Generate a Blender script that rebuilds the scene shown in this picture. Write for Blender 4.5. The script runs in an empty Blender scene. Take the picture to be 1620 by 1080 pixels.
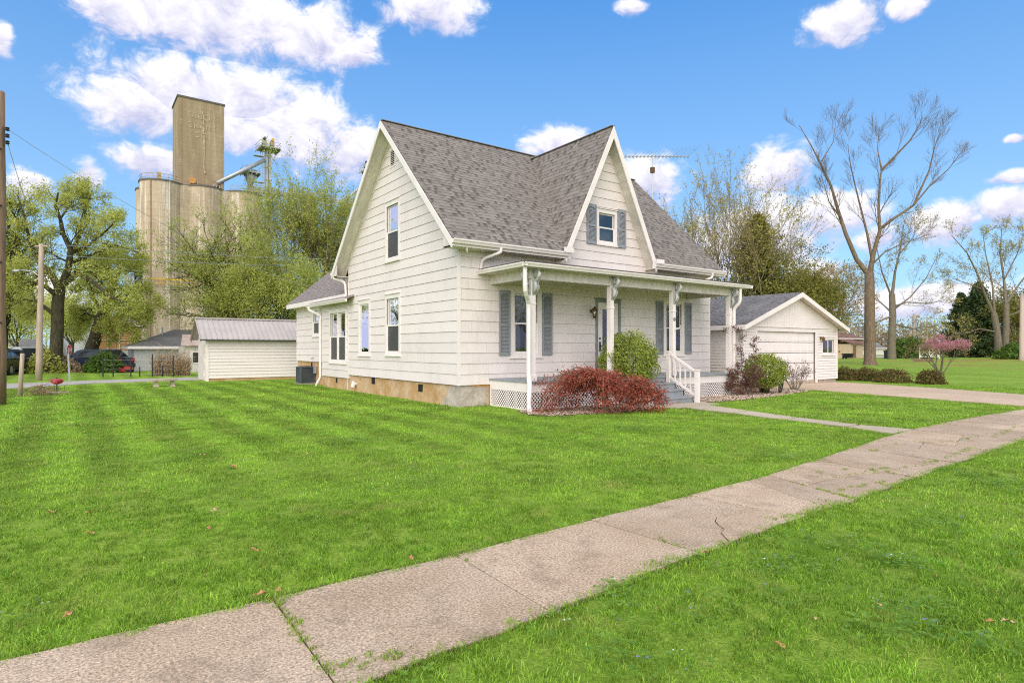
import bpy, math, random
import numpy as np
from mathutils import Vector, Matrix
SC = bpy.context.scene
COL = SC.collection
R_ = math.radians
# ------------------------------------------------------------------ camera
F_PX, HOR_Y, CEN_X = 955.0, 550.2, 810.0          # focal length and horizon measured on the 1620 px photograph
CU, CV, CZ = -8.05, -13.37, 1.53                   # house axes: X along the front wall, Y into the depth, Z up
AZ = math.atan2(.5894, .808)
cam_d = bpy.data.cameras.new('camera')
cam = bpy.data.objects.new('camera', cam_d)
COL.objects.link(cam)
cam.location = (CU, CV, CZ)
cam.rotation_euler = (R_(90), 0, -AZ)
cam_d.sensor_width = 36.0
cam_d.lens = 36.0 * F_PX / 1620.0
cam_d.shift_y = (HOR_Y - 540.0) / 1620.0
cam_d.clip_start = .05
cam_d.clip_end = 4000
SC.camera = cam
# ------------------------------------------------------------------ view
SC.view_settings.view_transform = 'Standard'
SC.view_settings.look = 'None'
SC.view_settings.gamma = 1
SC.view_settings.use_curve_mapping = False
SC.view_settings.exposure = EXPOSURE = 1.60
SC.render.engine = 'CYCLES'
SC.cycles.use_denoising = False
SC.cycles.filter_width = 1.1
SC.cycles.max_bounces = 8
SC.cycles.diffuse_bounces = 6
SC.cycles.use_adaptive_sampling = False
SC.cycles.sample_clamp_indirect = 4.0
SC.cycles.transparent_max_bounces = 12
SC.cycles.caustics_reflective = False
SC.cycles.caustics_refractive = False
SUN_ROT, SUN_EL = R_(226), R_(32)                  # azimuth from +Y towards +X, elevation
sd = Vector((math.sin(SUN_ROT) * math.cos(SUN_EL), math.cos(SUN_ROT) * math.cos(SUN_EL), math.sin(SUN_EL)))
sun_d = bpy.data.lights.new('sun', 'SUN')
sun_d.energy = 1.4
sun_d.angle = R_(75)
sun_d.color = (1.0, .905, .80)
sun = bpy.data.objects.new('sun', sun_d)
COL.objects.link(sun)
sun.rotation_euler = sd.to_track_quat('Z', 'Y').to_euler()
# ------------------------------------------------------------------ node helper
class NT:
    def __init__(s, tree):
        s.t = tree; s.n = tree.nodes; s.l = tree.links
    def node(s, typ, **kw):
        n = s.n.new(typ)
        for k, v in kw.items():
            setattr(n, k, v)
        return n
    def put(s, sock, v):
        if v is None: return
        if isinstance(v, bpy.types.NodeSocket): s.l.new(v, sock)
        else:
            if hasattr(sock.default_value, '__len__') and not hasattr(v, '__len__'): v = [v] * len(sock.default_value)
            if hasattr(v, '__len__') and len(v) == 3 and len(sock.default_value) == 4: v = tuple(v) + (1,)
            sock.default_value = v
    def m(s, op, a, b=None, c=None, clamp=False):
        n = s.node('ShaderNodeMath', operation=op, use_clamp=clamp)
        s.put(n.inputs[0], a); s.put(n.inputs[1], b)
        if c is not None: s.put(n.inputs[2], c)
        return n.outputs[0]
    def v(s, op, a, b=None, out=0):
        n = s.node('ShaderNodeVectorMath', operation=op)
        s.put(n.inputs[0], a); s.put(n.inputs[1], b)
        return n.outputs[out]
    def mix(s, f, a, b, blend='MIX'):
        n = s.node('ShaderNodeMix', data_type='RGBA', blend_type=blend)
        s.put(n.inputs[0], f); s.put(n.inputs[6], a); s.put(n.inputs[7], b)
        return n.outputs[2]
    def rng(s, x, a, b, c=0., d=1., smooth=False):
        n = s.node('ShaderNodeMapRange', interpolation_type='SMOOTHSTEP' if smooth else 'LINEAR', clamp=True)
        s.put(n.inputs[0], x); s.put(n.inputs[1], a); s.put(n.inputs[2], b); s.put(n.inputs[3], c); s.put(n.inputs[4], d)
        return n.outputs[0]
    def noise(s, vec, scale, detail=5, rough=.55, out=0, dist=0.):
        n = s.node('ShaderNodeTexNoise')
        s.put(n.inputs['Vector'], vec); n.inputs['Scale'].default_value = scale
        n.inputs['Detail'].default_value = detail; n.inputs['Roughness'].default_value = rough; n.inputs['Distortion'].default_value = dist
        return n.outputs[out]
    def voro(s, vec, scale, feature='F1', out=0):
        n = s.node('ShaderNodeTexVoronoi', feature=feature)
        s.put(n.inputs['Vector'], vec); n.inputs['Scale'].default_value = scale
        return n.outputs[out]
    def comb(s, x, y, z):
        n = s.node('ShaderNodeCombineXYZ')
        s.put(n.inputs[0], x); s.put(n.inputs[1], y); s.put(n.inputs[2], z)
        return n.outputs[0]
    def sep(s, v):
        n = s.node('ShaderNodeSeparateXYZ'); s.put(n.inputs[0], v)
        return n.outputs[0], n.outputs[1], n.outputs[2]
    def bump(s, h, strength=.3, dist=.02):
        n = s.node('ShaderNodeBump'); n.inputs['Strength'].default_value = strength; n.inputs['Distance'].default_value = dist
        s.put(n.inputs['Height'], h)
        return n.outputs[0]
# ------------------------------------------------------------------ sky: Nishita blue with cumulus
W = bpy.data.worlds.new('World'); SC.world = W; W.use_nodes = True
w = NT(W.node_tree); w.n.clear()
sky = w.node('ShaderNodeTexSky', sky_type='NISHITA')
sky.sun_disc = False; sky.sun_elevation = SUN_EL; sky.sun_rotation = SUN_ROT
sky.air_density = 1.0; sky.dust_density = .6; sky.ozone_density = 2.0; sky.altitude = 0
SKY_STRENGTH = .097
tc = w.node('ShaderNodeTexCoord').outputs['Generated']
dx, dy, dz = w.sep(tc)
az = w.m('SUBTRACT', w.m('ARCTAN2', dx, dy), AZ)
hor = w.m('SQRT', w.m('ADD', w.m('MULTIPLY', dx, dx), w.m('MULTIPLY', dy, dy)))
el = w.m('ARCTAN2', dz, hor)
pv = w.comb(az, el, 0.0)
# clouds seen in the photograph: centre and half size on the sky (photo pixels turned into azimuth and elevation)
CLOUDS = [(330, 22, 230, 62), (480, 55, 120, 45), (215, 10, 120, 40), (560, 85, 55, 22), (345, 150, 200, 62), (215, 165, 100, 48), (470, 205, 120, 60), (545, 235, 60, 50), (400, 205, 120, 40),
          (235, 250, 75, 26), (135, 272, 32, 30), (15, 62, 22, 26), (878, 226, 58, 27), (1032, 285, 62, 44), (675, 8, 75, 34),
          (1335, 30, 72, 36), (1432, 12, 34, 20), (1238, 268, 55, 36), (1310, 345, 95, 42), (1205, 365, 110, 58), (1150, 400, 120, 50),
          (1500, 352, 66, 34), (1592, 325, 66, 34), (1600, 282, 60, 12), (1392, 376, 46, 22), (1005, 5, 30, 10), (580, 75, 26, 16), (40, 290, 40, 26), (1615, 215, 18, 10), (1480, 470, 160, 34), (60, 470, 160, 40), (1280, 450, 90, 40)]
warp = w.noise(pv, 6.0, 4, .6, 1)
pw = w.v('ADD', pv, w.v('MULTIPLY', w.v('SUBTRACT', warp, (.5, .5, .5)), (.05, .035, 0.)))
field, vert = None, None
for (x, y, sx, sy) in CLOUDS:
    a0 = math.atan((x - CEN_X) / F_PX); e0 = math.atan((HOR_Y - y) / F_PX * math.cos(a0)); ca = math.cos(a0)
    d = w.v('MULTIPLY', w.v('SUBTRACT', pw, (a0, e0, 0)), (1 / (sx / F_PX * ca * ca * 1.10), 1 / (sy / F_PX * ca * 1.10), 0))
    ln = w.v('LENGTH', d, None, 1)
    e = w.m('SUBTRACT', 1.0, ln)
    yy = w.sep(d)[1]
    if field is None: field, vert = e, yy
    else:
        g = w.m('GREATER_THAN', e, field)
        mv = w.node('ShaderNodeMix', data_type='FLOAT'); w.put(mv.inputs[0], g); w.put(mv.inputs[2], vert); w.put(mv.inputs[3], yy)
        vert = mv.outputs[0]; field = w.m('MAXIMUM', field, e)
# the same kind of broken cloud all round, beyond the part of the sky the photograph shows
outside = w.m('MAXIMUM', w.rng(w.m('ABSOLUTE', az), .80, 1.0, 0, 1, True), w.rng(el, .56, .72, 0, 1, True))
gen = w.m('MULTIPLY', w.m('SUBTRACT', w.noise(w.v('MULTIPLY', tc, (1, 1, 1.8)), 3.2, 3, .5), .48), 4.0)
gen = w.m('SUBTRACT', w.m('MULTIPLY', w.m('ADD', gen, .25), outside), w.m('MULTIPLY', w.m('SUBTRACT', 1.0, outside), 1.0))
field = w.m('MAXIMUM', field, gen)
fb = w.noise(w.v('MULTIPLY', pv, (1, 1.35, 1)), 19.0, 10, .66, 0, .35)
fb2 = w.noise(w.v('MULTIPLY', pv, (1, 1.5, 1)), 9.0, 4, .5)
dens = w.m('ADD', w.m('ADD', field, w.m('MULTIPLY', w.m('SUBTRACT', fb, .5), 1.9)), w.m('MULTIPLY', w.m('SUBTRACT', fb2, .5), .9))
mask = w.m('POWER', w.rng(dens, -.10, .52, 0, 1, True), 1.2)
lit = w.rng(w.m('ADD', w.m('MULTIPLY', vert, .55), w.m('MULTIPLY', w.m('SUBTRACT', fb, .5), 2.6)), -.75, .55, 0, 1, True)
cloud_col = w.mix(lit, (.52, .53, .76), (1.02, 1.0, 1.02))
skycol = w.mix(.78, w.mix(1.0, sky.outputs[0], (.60, .80, .95), 'MULTIPLY'), w.mix(w.rng(el, 0, .52), (1.42, 2.32, 3.25), (.29, 1.10, 2.70)))
bg_sky = w.node('ShaderNodeBackground'); w.put(bg_sky.inputs[0], skycol); bg_sky.inputs[1].default_value = SKY_STRENGTH
bg_cl = w.node('ShaderNodeBackground'); w.put(bg_cl.inputs[0], cloud_col); bg_cl.inputs[1].default_value = CLOUD_STRENGTH = .37
mx = w.node('ShaderNodeMixShader'); w.put(mx.inputs[0], mask); w.l.new(bg_sky.outputs[0], mx.inputs[1]); w.l.new(bg_cl.outputs[0], mx.inputs[2])
wo = w.node('ShaderNodeOutputWorld'); w.l.new(mx.outputs[0], wo.inputs[0])
W.cycles.sampling_method = 'MANUAL'; W.cycles.sample_map_resolution = 1024

# ------------------------------------------------------------------ survey helpers: photo pixel -> point of the place
_f = (math.sin(AZ), math.cos(AZ)); _r = (math.cos(AZ), -math.sin(AZ))
def at_depth(x, y, D):
    t = (x - CEN_X) / F_PX
    return Vector((CU + D * (_f[0] + t * _r[0]), CV + D * (_f[1] + t * _r[1]), CZ + D * (HOR_Y - y) / F_PX))
def on_ground(x, y):
    return at_depth(x, y, CZ * F_PX / (y - HOR_Y))
# ------------------------------------------------------------------ object helpers
def tag(o, label=None, cat=None, group=None, kind=None):
    if label: o['label'] = label
    if cat: o['category'] = cat
    if group: o['group'] = group
    if kind: o['kind'] = kind
    return o
def thing(name, label, cat, loc=(0, 0, 0), rz=0., group=None):
    o = bpy.data.objects.new(name, None); COL.objects.link(o)
    o.location = loc; o.rotation_euler = (0, 0, rz); o.empty_display_size = .2
    return tag(o, label, cat, group)
def world_loc(o):
    v = Vector((0, 0, 0)); rz = 0
    while o is not None:
        v = v + Vector(o.location); o = o.parent
    return v
def link(name, me, parent=None, local=False, kind=None, label=None, loc=None):
    o = bpy.data.objects.new(name, me); COL.objects.link(o)
    if parent is not None:
        o.parent = parent
        if not local:
            o.location = -world_loc(parent)
    if loc is not None: o.location = loc
    return tag(o, label, None, None, kind)
class MB:
    """collects geometry for one mesh"""
    def __init__(s): s.v = []; s.f = []; s.mi = []; s.cur = 0
    def add(s, vs, fs):
        b = len(s.v); s.v.extend(tuple(p) for p in vs)
        for f in fs: s.f.append(tuple(b + i for i in f)); s.mi.append(s.cur)
        return s
    def box(s, x0, x1, y0, y1, z0, z1):
        vs = [(x, y, z) for z in (z0, z1) for y in (y0, y1) for x in (x0, x1)]
        return s.add(vs, [(0, 2, 3, 1), (4, 5, 7, 6), (0, 1, 5, 4), (2, 6, 7, 3), (0, 4, 6, 2), (1, 3, 7, 5)])
    def poly(s, pts): return s.add(pts, [tuple(range(len(pts)))])
    def prism(s, pts, off):
        n = len(pts); off = Vector(off)
        vs = [Vector(p) for p in pts] + [Vector(p) + off for p in pts]
        return s.add(vs, [tuple(range(n))[::-1], tuple(range(n, 2 * n))] + [(i, (i + 1) % n, n + (i + 1) % n, n + i) for i in range(n)])
    def bar(s, a, b, w_, h_, up=(0, 0, 1)):
        a = Vector(a); b = Vector(b); d = (b - a).normalized(); u = Vector(up)
        sx = d.cross(u)
        if sx.length < 1e-4: sx = d.cross(Vector((1, 0, 0)))
        sx.normalize(); sy = sx.cross(d).normalized()
        c = [sx * (w_ / 2) * i + sy * (h_ / 2) * j for i, j in ((-1, -1), (1, -1), (1, 1), (-1, 1))]
        return s.add([a + q for q in c] + [b + q for q in c], [(3, 2, 1, 0), (4, 5, 6, 7)] + [(i, (i + 1) % 4, 4 + (i + 1) % 4, 4 + i) for i in range(4)])
    def tube(s, pts, rad, n=8, caps=True, sq=None):
        P = [Vector(p) for p in pts]; k = len(P)
        if not hasattr(rad, '__len__'): rad = [rad] * k
        T = []
        for i in range(k):
            T.append((P[min(i + 1, k - 1)] - P[max(i - 1, 0)]).normalized())
        ref = Vector((0, 0, 1)) if abs(T[0].z) < .9 else Vector((1, 0, 0))
        u = T[0].cross(ref).normalized(); vs = []
        for i in range(k):
            u = (u - T[i] * u.dot(T[i])).normalized(); v_ = T[i].cross(u)
            for j in range(n):
                a = 2 * math.pi * (j + .5) / n
                vs.append(P[i] + (u * math.cos(a) * (sq or 1) + v_ * math.sin(a)) * rad[i])
        fs = [(i * n + j, i * n + (j + 1) % n, (i + 1) * n + (j + 1) % n, (i + 1) * n + j) for i in range(k - 1) for j in range(n)]
        if caps: fs += [tuple(range(n))[::-1], tuple(range((k - 1) * n, k * n))]
        return s.add(vs, fs)
    def cyl(s, a, b, r0, r1=None, n=12, caps=True): return s.tube([a, b], [r0, r0 if r1 is None else r1], n, caps)
    def lathe(s, c, prof, n=16):
        vs = []; k = len(prof)
        for (r, z) in prof:
            for j in range(n):
                a = 2 * math.pi * j / n; vs.append((c[0] + r * math.cos(a), c[1] + r * math.sin(a), c[2] + z))
        fs = [(i * n + j, i * n + (j + 1) % n, (i + 1) * n + (j + 1) % n, (i + 1) * n + j) for i in range(k - 1) for j in range(n)]
        return s.add(vs, fs + [tuple(range(n))[::-1], tuple(range((k - 1) * n, k * n))])
    def mesh(s, name, mats, smooth=False):
        me = bpy.data.meshes.new(name); me.from_pydata(s.v, [], s.f)
        for m_ in (mats if isinstance(mats, (list, tuple)) else [mats]): me.materials.append(m_)
        if len(me.materials) > 1: me.polygons.foreach_set('material_index', s.mi)
        if smooth: me.polygons.foreach_set('use_smooth', [True] * len(me.polygons))
        me.update(); return me
    def build(s, name, mats, parent=None, local=False, kind=None, label=None, smooth=False):
        return link(name, s.mesh(name, mats, smooth), parent, local, kind, label)
def solo(name, mb, mats, label, cat, group=None, kind=None, smooth=False):
    """a thing that is one mesh, its origin at its base"""
    xs = np.array(mb.v); c = Vector((float(xs[:, 0].mean()), float(xs[:, 1].mean()), float(xs[:, 2].min())))
    mb.v = [tuple(Vector(p) - c) for p in mb.v]
    o = link(name, mb.mesh(name, mats, smooth)); o.location = c
    return tag(o, label, cat, group, kind)
def np_mesh(name, verts, faces4, mats, mat_idx=None, smooth=False, tone=None):
    me = bpy.data.meshes.new(name); nv = len(verts); k = faces4.shape[1]; nf = len(faces4)
    me.vertices.add(nv); me.vertices.foreach_set('co', np.asarray(verts, np.float32).ravel())
    me.loops.add(nf * k); me.loops.foreach_set('vertex_index', np.asarray(faces4, np.int32).ravel())
    me.polygons.add(nf); me.polygons.foreach_set('loop_start', np.arange(0, nf * k, k, dtype=np.int32))
    for m_ in (mats if isinstance(mats, (list, tuple)) else [mats]): me.materials.append(m_)
    if mat_idx is not None: me.polygons.foreach_set('material_index', np.asarray(mat_idx, np.int32))
    if tone is not None:
        at = me.attributes.new('tone', 'FLOAT', 'POINT'); at.data.foreach_set('value', np.asarray(tone, np.float32))
    me.polygons.foreach_set('use_smooth', np.full(nf, smooth)); me.update(calc_edges=True); return me
# ------------------------------------------------------------------ materials
def base_mat(name):
    m_ = bpy.data.materials.new(name); m_.use_nodes = True; t = NT(m_.node_tree)
    return m_, t, t.n['Principled BSDF'], t.n['Material Output']
def pos(t, stretch=None):
    p = t.node('ShaderNodeNewGeometry').outputs['Position']
    return t.v('MULTIPLY', p, stretch) if stretch else p
def mat(name, col, rough=.6, var=.12, scale=3., bump=0., bscale=60., metal=0., spec=.4, stretch=None, col2=None, lo=.35, hi=.65, fine=.0, fscale=80., coat=0.):
    m_, t, b, o = base_mat(name); p = pos(t, stretch)
    n = t.rng(t.noise(p, scale, 6, .6), lo, hi)
    c2 = col2 or tuple(min(1, c * (1 + var)) for c in col); c1 = col if col2 else tuple(c * (1 - var) for c in col)
    c = t.mix(n, c1, c2)
    if fine: c = t.mix(1.0, c, t.rng(t.noise(pos(t), fscale, 2, .7), .3, .7, 1 - fine, 1 + fine), 'MULTIPLY')
    t.put(b.inputs['Base Color'], c); b.inputs['Roughness'].default_value = rough; b.inputs['Metallic'].default_value = metal
    b.inputs['Specular IOR Level'].default_value = spec
    if coat: b.inputs['Coat Weight'].default_value = coat
    if bump: t.put(b.inputs['Normal'], t.bump(t.noise(pos(t), bscale, 4, .6), bump))
    return m_
def leaf_mat(name, c1, c2, trans=.35, rough=.55, vscale=.8):
    m_, t, b, o = base_mat(name)
    at = t.node('ShaderNodeAttribute', attribute_name='tone').outputs['Fac']
    f = t.m('ADD', t.m('MULTIPLY', at, .75), t.m('MULTIPLY', t.rng(t.noise(pos(t), vscale, 3), .35, .65), .25))
    c = t.mix(f, c1, c2)
    t.put(b.inputs['Base Color'], c); b.inputs['Roughness'].default_value = rough; b.inputs['Specular IOR Level'].default_value = .25
    tr = t.node('ShaderNodeBsdfTranslucent'); t.put(tr.inputs[0], c)
    mx_ = t.node('ShaderNodeMixShader'); mx_.inputs[0].default_value = trans
    t.l.new(b.outputs[0], mx_.inputs[1]); t.l.new(tr.outputs[0], mx_.inputs[2]); t.l.new(mx_.outputs[0], o.inputs[0])
    return m_
def glass_mat(name, tint=(.75, .8, .8), refl=.35):
    m_, t, b, o = base_mat(name)
    g = t.node('ShaderNodeBsdfGlossy'); g.inputs['Roughness'].default_value = .02; g.inputs[0].default_value = (.9, .95, 1, 1)
    t.put(g.inputs['Normal'], t.bump(t.noise(pos(t), 3.5, 2), .08, .02))
    tr = t.node('ShaderNodeBsdfTransparent'); tr.inputs[0].default_value = tint + (1,)
    fr = t.node('ShaderNodeFresnel'); fr.inputs[0].default_value = 1.5
    f = t.m('ADD', t.m('MULTIPLY', fr.outputs[0], 1.2), refl - .05, None, True)
    mx_ = t.node('ShaderNodeMixShader'); t.put(mx_.inputs[0], f)
    t.l.new(tr.outputs[0], mx_.inputs[1]); t.l.new(g.outputs[0], mx_.inputs[2]); t.l.new(mx_.outputs[0], o.inputs[0])
    return m_
def siding_mat(name, col, dirt=(.50, .46, .40), amount=.5):
    m_, t, b, o = base_mat(name)
    rnd = t.node('ShaderNodeObjectInfo').outputs['Random']
    s1 = t.noise(pos(t, (9, 9, .8)), 2.2, 6, .65); s2 = t.noise(pos(t), 1.1, 5, .6)
    d = t.m('MULTIPLY', t.rng(t.m('ADD', t.m('MULTIPLY', s1, .5), t.m('MULTIPLY', s2, .5)), .48, .70), amount)
    c = t.mix(d, col, dirt)
    c = t.mix(1.0, c, t.rng(rnd, 0, 1, .955, 1.02), 'MULTIPLY')
    t.put(b.inputs['Base Color'], c); b.inputs['Roughness'].default_value = .55; b.inputs['Specular IOR Level'].default_value = .3
    t.put(b.inputs['Normal'], t.bump(t.noise(pos(t, (30, 30, 3)), 3, 4), .12, .01))
    return m_
M = {}
M['siding'] = siding_mat('painted_cement_siding', (.765, .686, .655), (.53, .465, .42), .42)
M['siding_edge'] = mat('siding_backing', (.15, .14, .125), .8, .1)  # coloured dark so the gaps between boards stand in for their edge shadows
M['white'] = mat('white_paint', (.79, .72, .685), .5, .05, 2., .04, 40, fine=.03)
M['white_dirty'] = mat('weathered_white_paint', (.64, .58, .535), .6, .14, 2.5, .05, 40, stretch=(3, 3, 1))
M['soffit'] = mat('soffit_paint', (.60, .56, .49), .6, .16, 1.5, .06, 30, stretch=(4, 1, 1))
M['vinyl'] = siding_mat('vinyl_siding', (.785, .715, .68), (.58, .525, .48), .25)
M['foundation'] = mat('stucco_foundation', (.46, .27, .11), .85, .2, 1.6, .5, 35, col2=(.60, .43, .27), lo=.38, hi=.66, fine=.15, fscale=14)
M['foundation_pale'] = mat('pale_stucco', (.46, .40, .34), .9, .2, 3., .6, 40, fine=.15, fscale=25)
M['rust'] = mat('exposed_sheathing', (.55, .26, .06), .9, .3, 9.)
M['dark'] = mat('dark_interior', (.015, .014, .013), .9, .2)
M['room'] = mat('room_interior', (.035, .032, .03), .9, .2)
M['curtain'] = mat('window_curtain', (.38, .375, .36), .9, .25, 6., stretch=(14, 14, .5))
M['screen'] = mat('insect_screen', (.12, .12, .12), .8, .15)
M['screen_pane'] = mat('screened_glass', (.055, .055, .055), .35, .15, 2., spec=.5)
M['pane'] = glass_mat('window_glass', (.55, .58, .58), .12)
M['shutter'] = mat('blue_grey_shutter', (.255, .265, .275), .5, .08, 3.)
M['shutter_grey'] = mat('faded_grey_shutter', (.27, .28, .31), .6, .16, 5.)
M['grey_floor'] = mat('grey_porch_paint', (.27, .29, .305), .55, .12, 3., .05)
M['trim_grey'] = mat('grey_door_trim', (.22, .24, .22), .5, .1)
M['scroll'] = mat('bracket_paint', (.50, .49, .465), .6, .15, 8.)
M['roof_a'] = mat('shingle_taupe', (.235, .207, .185), .9, .14, 3., .5, 220, fine=.28, fscale=150)
M['roof_b'] = mat('shingle_mid', (.20, .175, .156), .9, .14, 3., .5, 220, fine=.28, fscale=150)
M['roof_c'] = mat('shingle_dark', (.125, .110, .10), .9, .14, 3., .5, 220, fine=.28, fscale=150)
M['roof_base'] = mat('shingle_underlay', (.095, .085, .08), .95, .14, 3., .5, 220)
M['roof_grey'] = mat('grey_shingle', (.17, .165, .165), .9, .2, 1.2, .4, 120, fine=.25, fscale=40)
M['ell_a'] = mat('speckled_shingle', (.25, .215, .205), .9, .2, 14., .4, 120, fine=.3, fscale=30)
M['metal_roof'] = mat('ribbed_metal_roof', (.43, .39, .37), .45, .07, 1.5, 0, spec=.5)
M['metal'] = mat('galvanised_steel', (.42, .44, .46), .45, .12, 2., metal=.5)
M['dark_metal'] = mat('dark_metal', (.035, .037, .04), .5, .2, metal=.3)
M['black'] = mat('black_iron', (.012, .012, .013), .5, .2)
M['tyre'] = mat('tyre_rubber', (.018, .018, .018), .85, .2)
M['wood'] = mat('weathered_pole_wood', (.24, .155, .10), .85, .3, 3., .3, 30, stretch=(9, 9, .5))
M['wood_pale'] = mat('pale_pole_wood', (.42, .33, .25), .85, .22, 3., .3, 30, stretch=(9, 9, .5))
M['brass'] = mat('aged_brass', (.20, .12, .05), .4, .3, 20, metal=.6)
M['lampglass'] = glass_mat('lamp_glass', (.9, .88, .8), .2)
M['bench'] = mat('cast_concrete', (.42, .35, .27), .9, .2, 6., .5, 40)
M['red'] = mat('red_enamel', (.36, .012, .012), .3, .1, coat=.5)
# ================================================================== GROUND
def lawn_material():
    m_, t, b, o = base_mat('lawn_grass_surface'); p = pos(t); x, y, z = t.sep(p)
    n1 = t.noise(p, .35, 4, .6); n2 = t.noise(p, 2.2, 5, .65); n3 = t.noise(p, 40, 3, .7)
    c = t.mix(t.rng(n1, .36, .64), (.14, .275, .02), (.24, .375, .038))
    c = t.mix(t.rng(n2, .40, .66, 0, .8), c, (.27, .37, .055))
    c = t.mix(t.rng(t.noise(p, 1.1, 6, .7), .60, .72, 0, .55), c, (.33, .34, .09))
    # mower stripes run along the side of the house
    st = t.m('SINE', t.m('MULTIPLY', t.m('ADD', x, t.m('MULTIPLY', t.noise(p, .5, 2), .5)), 2 * math.pi / 1.02))
    st = t.rng(st, -.6, .6, .86, 1.15)
    c = t.mix(1.0, c, t.mix(t.m('MULTIPLY', t.rng(x, -1.5, 2.0, 1, 0), t.rng(y, -8, -3)), (1, 1, 1), t.comb(st, st, st)), 'MULTIPLY')
    c = t.mix(1.0, c, t.rng(n3, .3, .7, .65, 1.35), 'MULTIPLY')
    # leaf litter under the trees of the far field
    fx = t.m('MULTIPLY', t.rng(x, 44, 52, 0, 1), t.rng(t.m('ADD', t.noise(p, .12, 4), t.m('MULTIPLY', t.noise(p, 1.2, 4), .5)), .72, .86))
    c = t.mix(t.m('MULTIPLY', fx, .8), c, (.30, .20, .06))
    t.put(b.inputs['Base Color'], c); b.inputs['Roughness'].default_value = .9; b.inputs['Specular IOR Level'].default_value = .15
    t.put(b.inputs['Normal'], t.bump(t.noise(p, 26, 4, .7), .9, .05))
    return m_
M['lawn'] = lawn_material()
def concrete(name, col, col2, speck=.35, scale=220., stain=.5, crack=False):
    m_, t, b, o = base_mat(name); p = pos(t)
    c = t.mix(t.rng(t.noise(p, 1.3, 5, .6), .36, .66), col, col2)
    s = t.voro(p, scale)
    c = t.mix(1.0, c, t.rng(t.noise(p, scale * .55, 3, .75), .32, .68, 1 - speck, 1 + speck), 'MULTIPLY')
    c = t.mix(t.rng(t.noise(p, 2.1, 6, .72), .52, .74, 0, stain), c, tuple(q * .50 for q in col))
    c = t.mix(1.0, c, t.rng(t.node('ShaderNodeObjectInfo').outputs['Random'], 0, 1, .86, 1.08), 'MULTIPLY')
    t.put(b.inputs['Base Color'], c); b.inputs['Roughness'].default_value = .92; b.inputs['Specular IOR Level'].default_value = .2
    t.put(b.inputs['Normal'], t.bump(t.m('ADD', s, t.noise(p, 60, 4)), .45, .006))
    return m_
M['sidewalk'] = concrete('exposed_aggregate_concrete', (.435, .325, .225), (.52, .405, .295), .55, 115, .8)
M['driveway'] = concrete('driveway_concrete', (.49, .365, .26), (.54, .42, .31), .12, 90, .15)
M['walk'] = concrete('pale_walk_concrete', (.46, .39, .29), (.50, .43, .33), .2, 90, .25)
M['road'] = concrete('road_surface', (.44, .41, .38), (.50, .47, .43), .12, 30, .15)
M['soil'] = mat('soil', (.085, .062, .038), .95, .35, 20., .6, 80)
M['gravel'] = mat('driveway_gravel', (.40, .34, .27), .95, .2, 3., .5, 60)
def ground():
    mb = MB()
    rings = [0, 6, 14, 30, 60, 120, 260, 600, 1500]; n = 48; vs = [(0, 0, 0)]
    for r in rings[1:]:
        for j in range(n):
            a = 2 * math.pi * j / n; vs.append((r * math.cos(a), r * math.sin(a), 0.0 if r < 200 else -.02))
    fs = [(0, 1 + j, 1 + (j + 1) % n) for j in range(n)]
    for k in range(len(rings) - 2):
        for j in range(n):
            fs.append((1 + k * n + j, 1 + (k + 1) * n + j, 1 + (k + 1) * n + (j + 1) % n, 1 + k * n + (j + 1) % n))
    mb.add(vs, fs); return mb.build('ground', M['lawn'], kind='structure')
ground()
rs = random.Random(5)
def jag(a, b, n, amp, r):
    """points from a to b (a kept, b left out) with a broken, uneven run"""
    out = []; d = (b[0] - a[0], b[1] - a[1]); L = math.hypot(*d); nx, ny = -d[1] / L, d[0] / L; off = 0
    for i in range(n):
        t = i / n; off = 0 if i == 0 else off * .5 + r.uniform(-amp, amp)
        out.append((a[0] + d[0] * t + nx * off, a[1] + d[1] * t + ny * off))
    return out
FAR_EDGE = [(-16, -9.58), (-8.33, -9.547), (-5.776, -9.545), (-4.354, -9.484), (-1.142, -9.36), (1.075, -9.06), (3.6, -8.76), (6.395, -8.62), (9.4, -8.75), (12.5, -8.8), (24, -9.0)]
NEAR_EDGE = [(-16, -10.9), (-6.868, -10.78), (-5.848, -10.70), (-4.352, -10.58), (-3.07, -10.54), (-.97, -10.48), (3.3, -10.33), (4.636, -10.30), (12.5, -10.4), (24, -10.5)]
def interp(poly, u):
    for (a, b) in zip(poly, poly[1:]):
        if a[0] <= u <= b[0]: return a[1] + (b[1] - a[1]) * (u - a[0]) / (b[0] - a[0])
    return poly[-1][1]
def slab_mesh(pts, z, th, tilt=(0, 0)):
    mb = MB(); c = (sum(p[0] for p in pts) / len(pts), sum(p[1] for p in pts) / len(pts))
    top = [(p[0], p[1], z + (p[0] - c[0]) * tilt[0] + (p[1] - c[1]) * tilt[1]) for p in pts]
    mb.prism([(x, y, zz - th) for x, y, zz in top], (0, 0, th)); return mb
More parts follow.
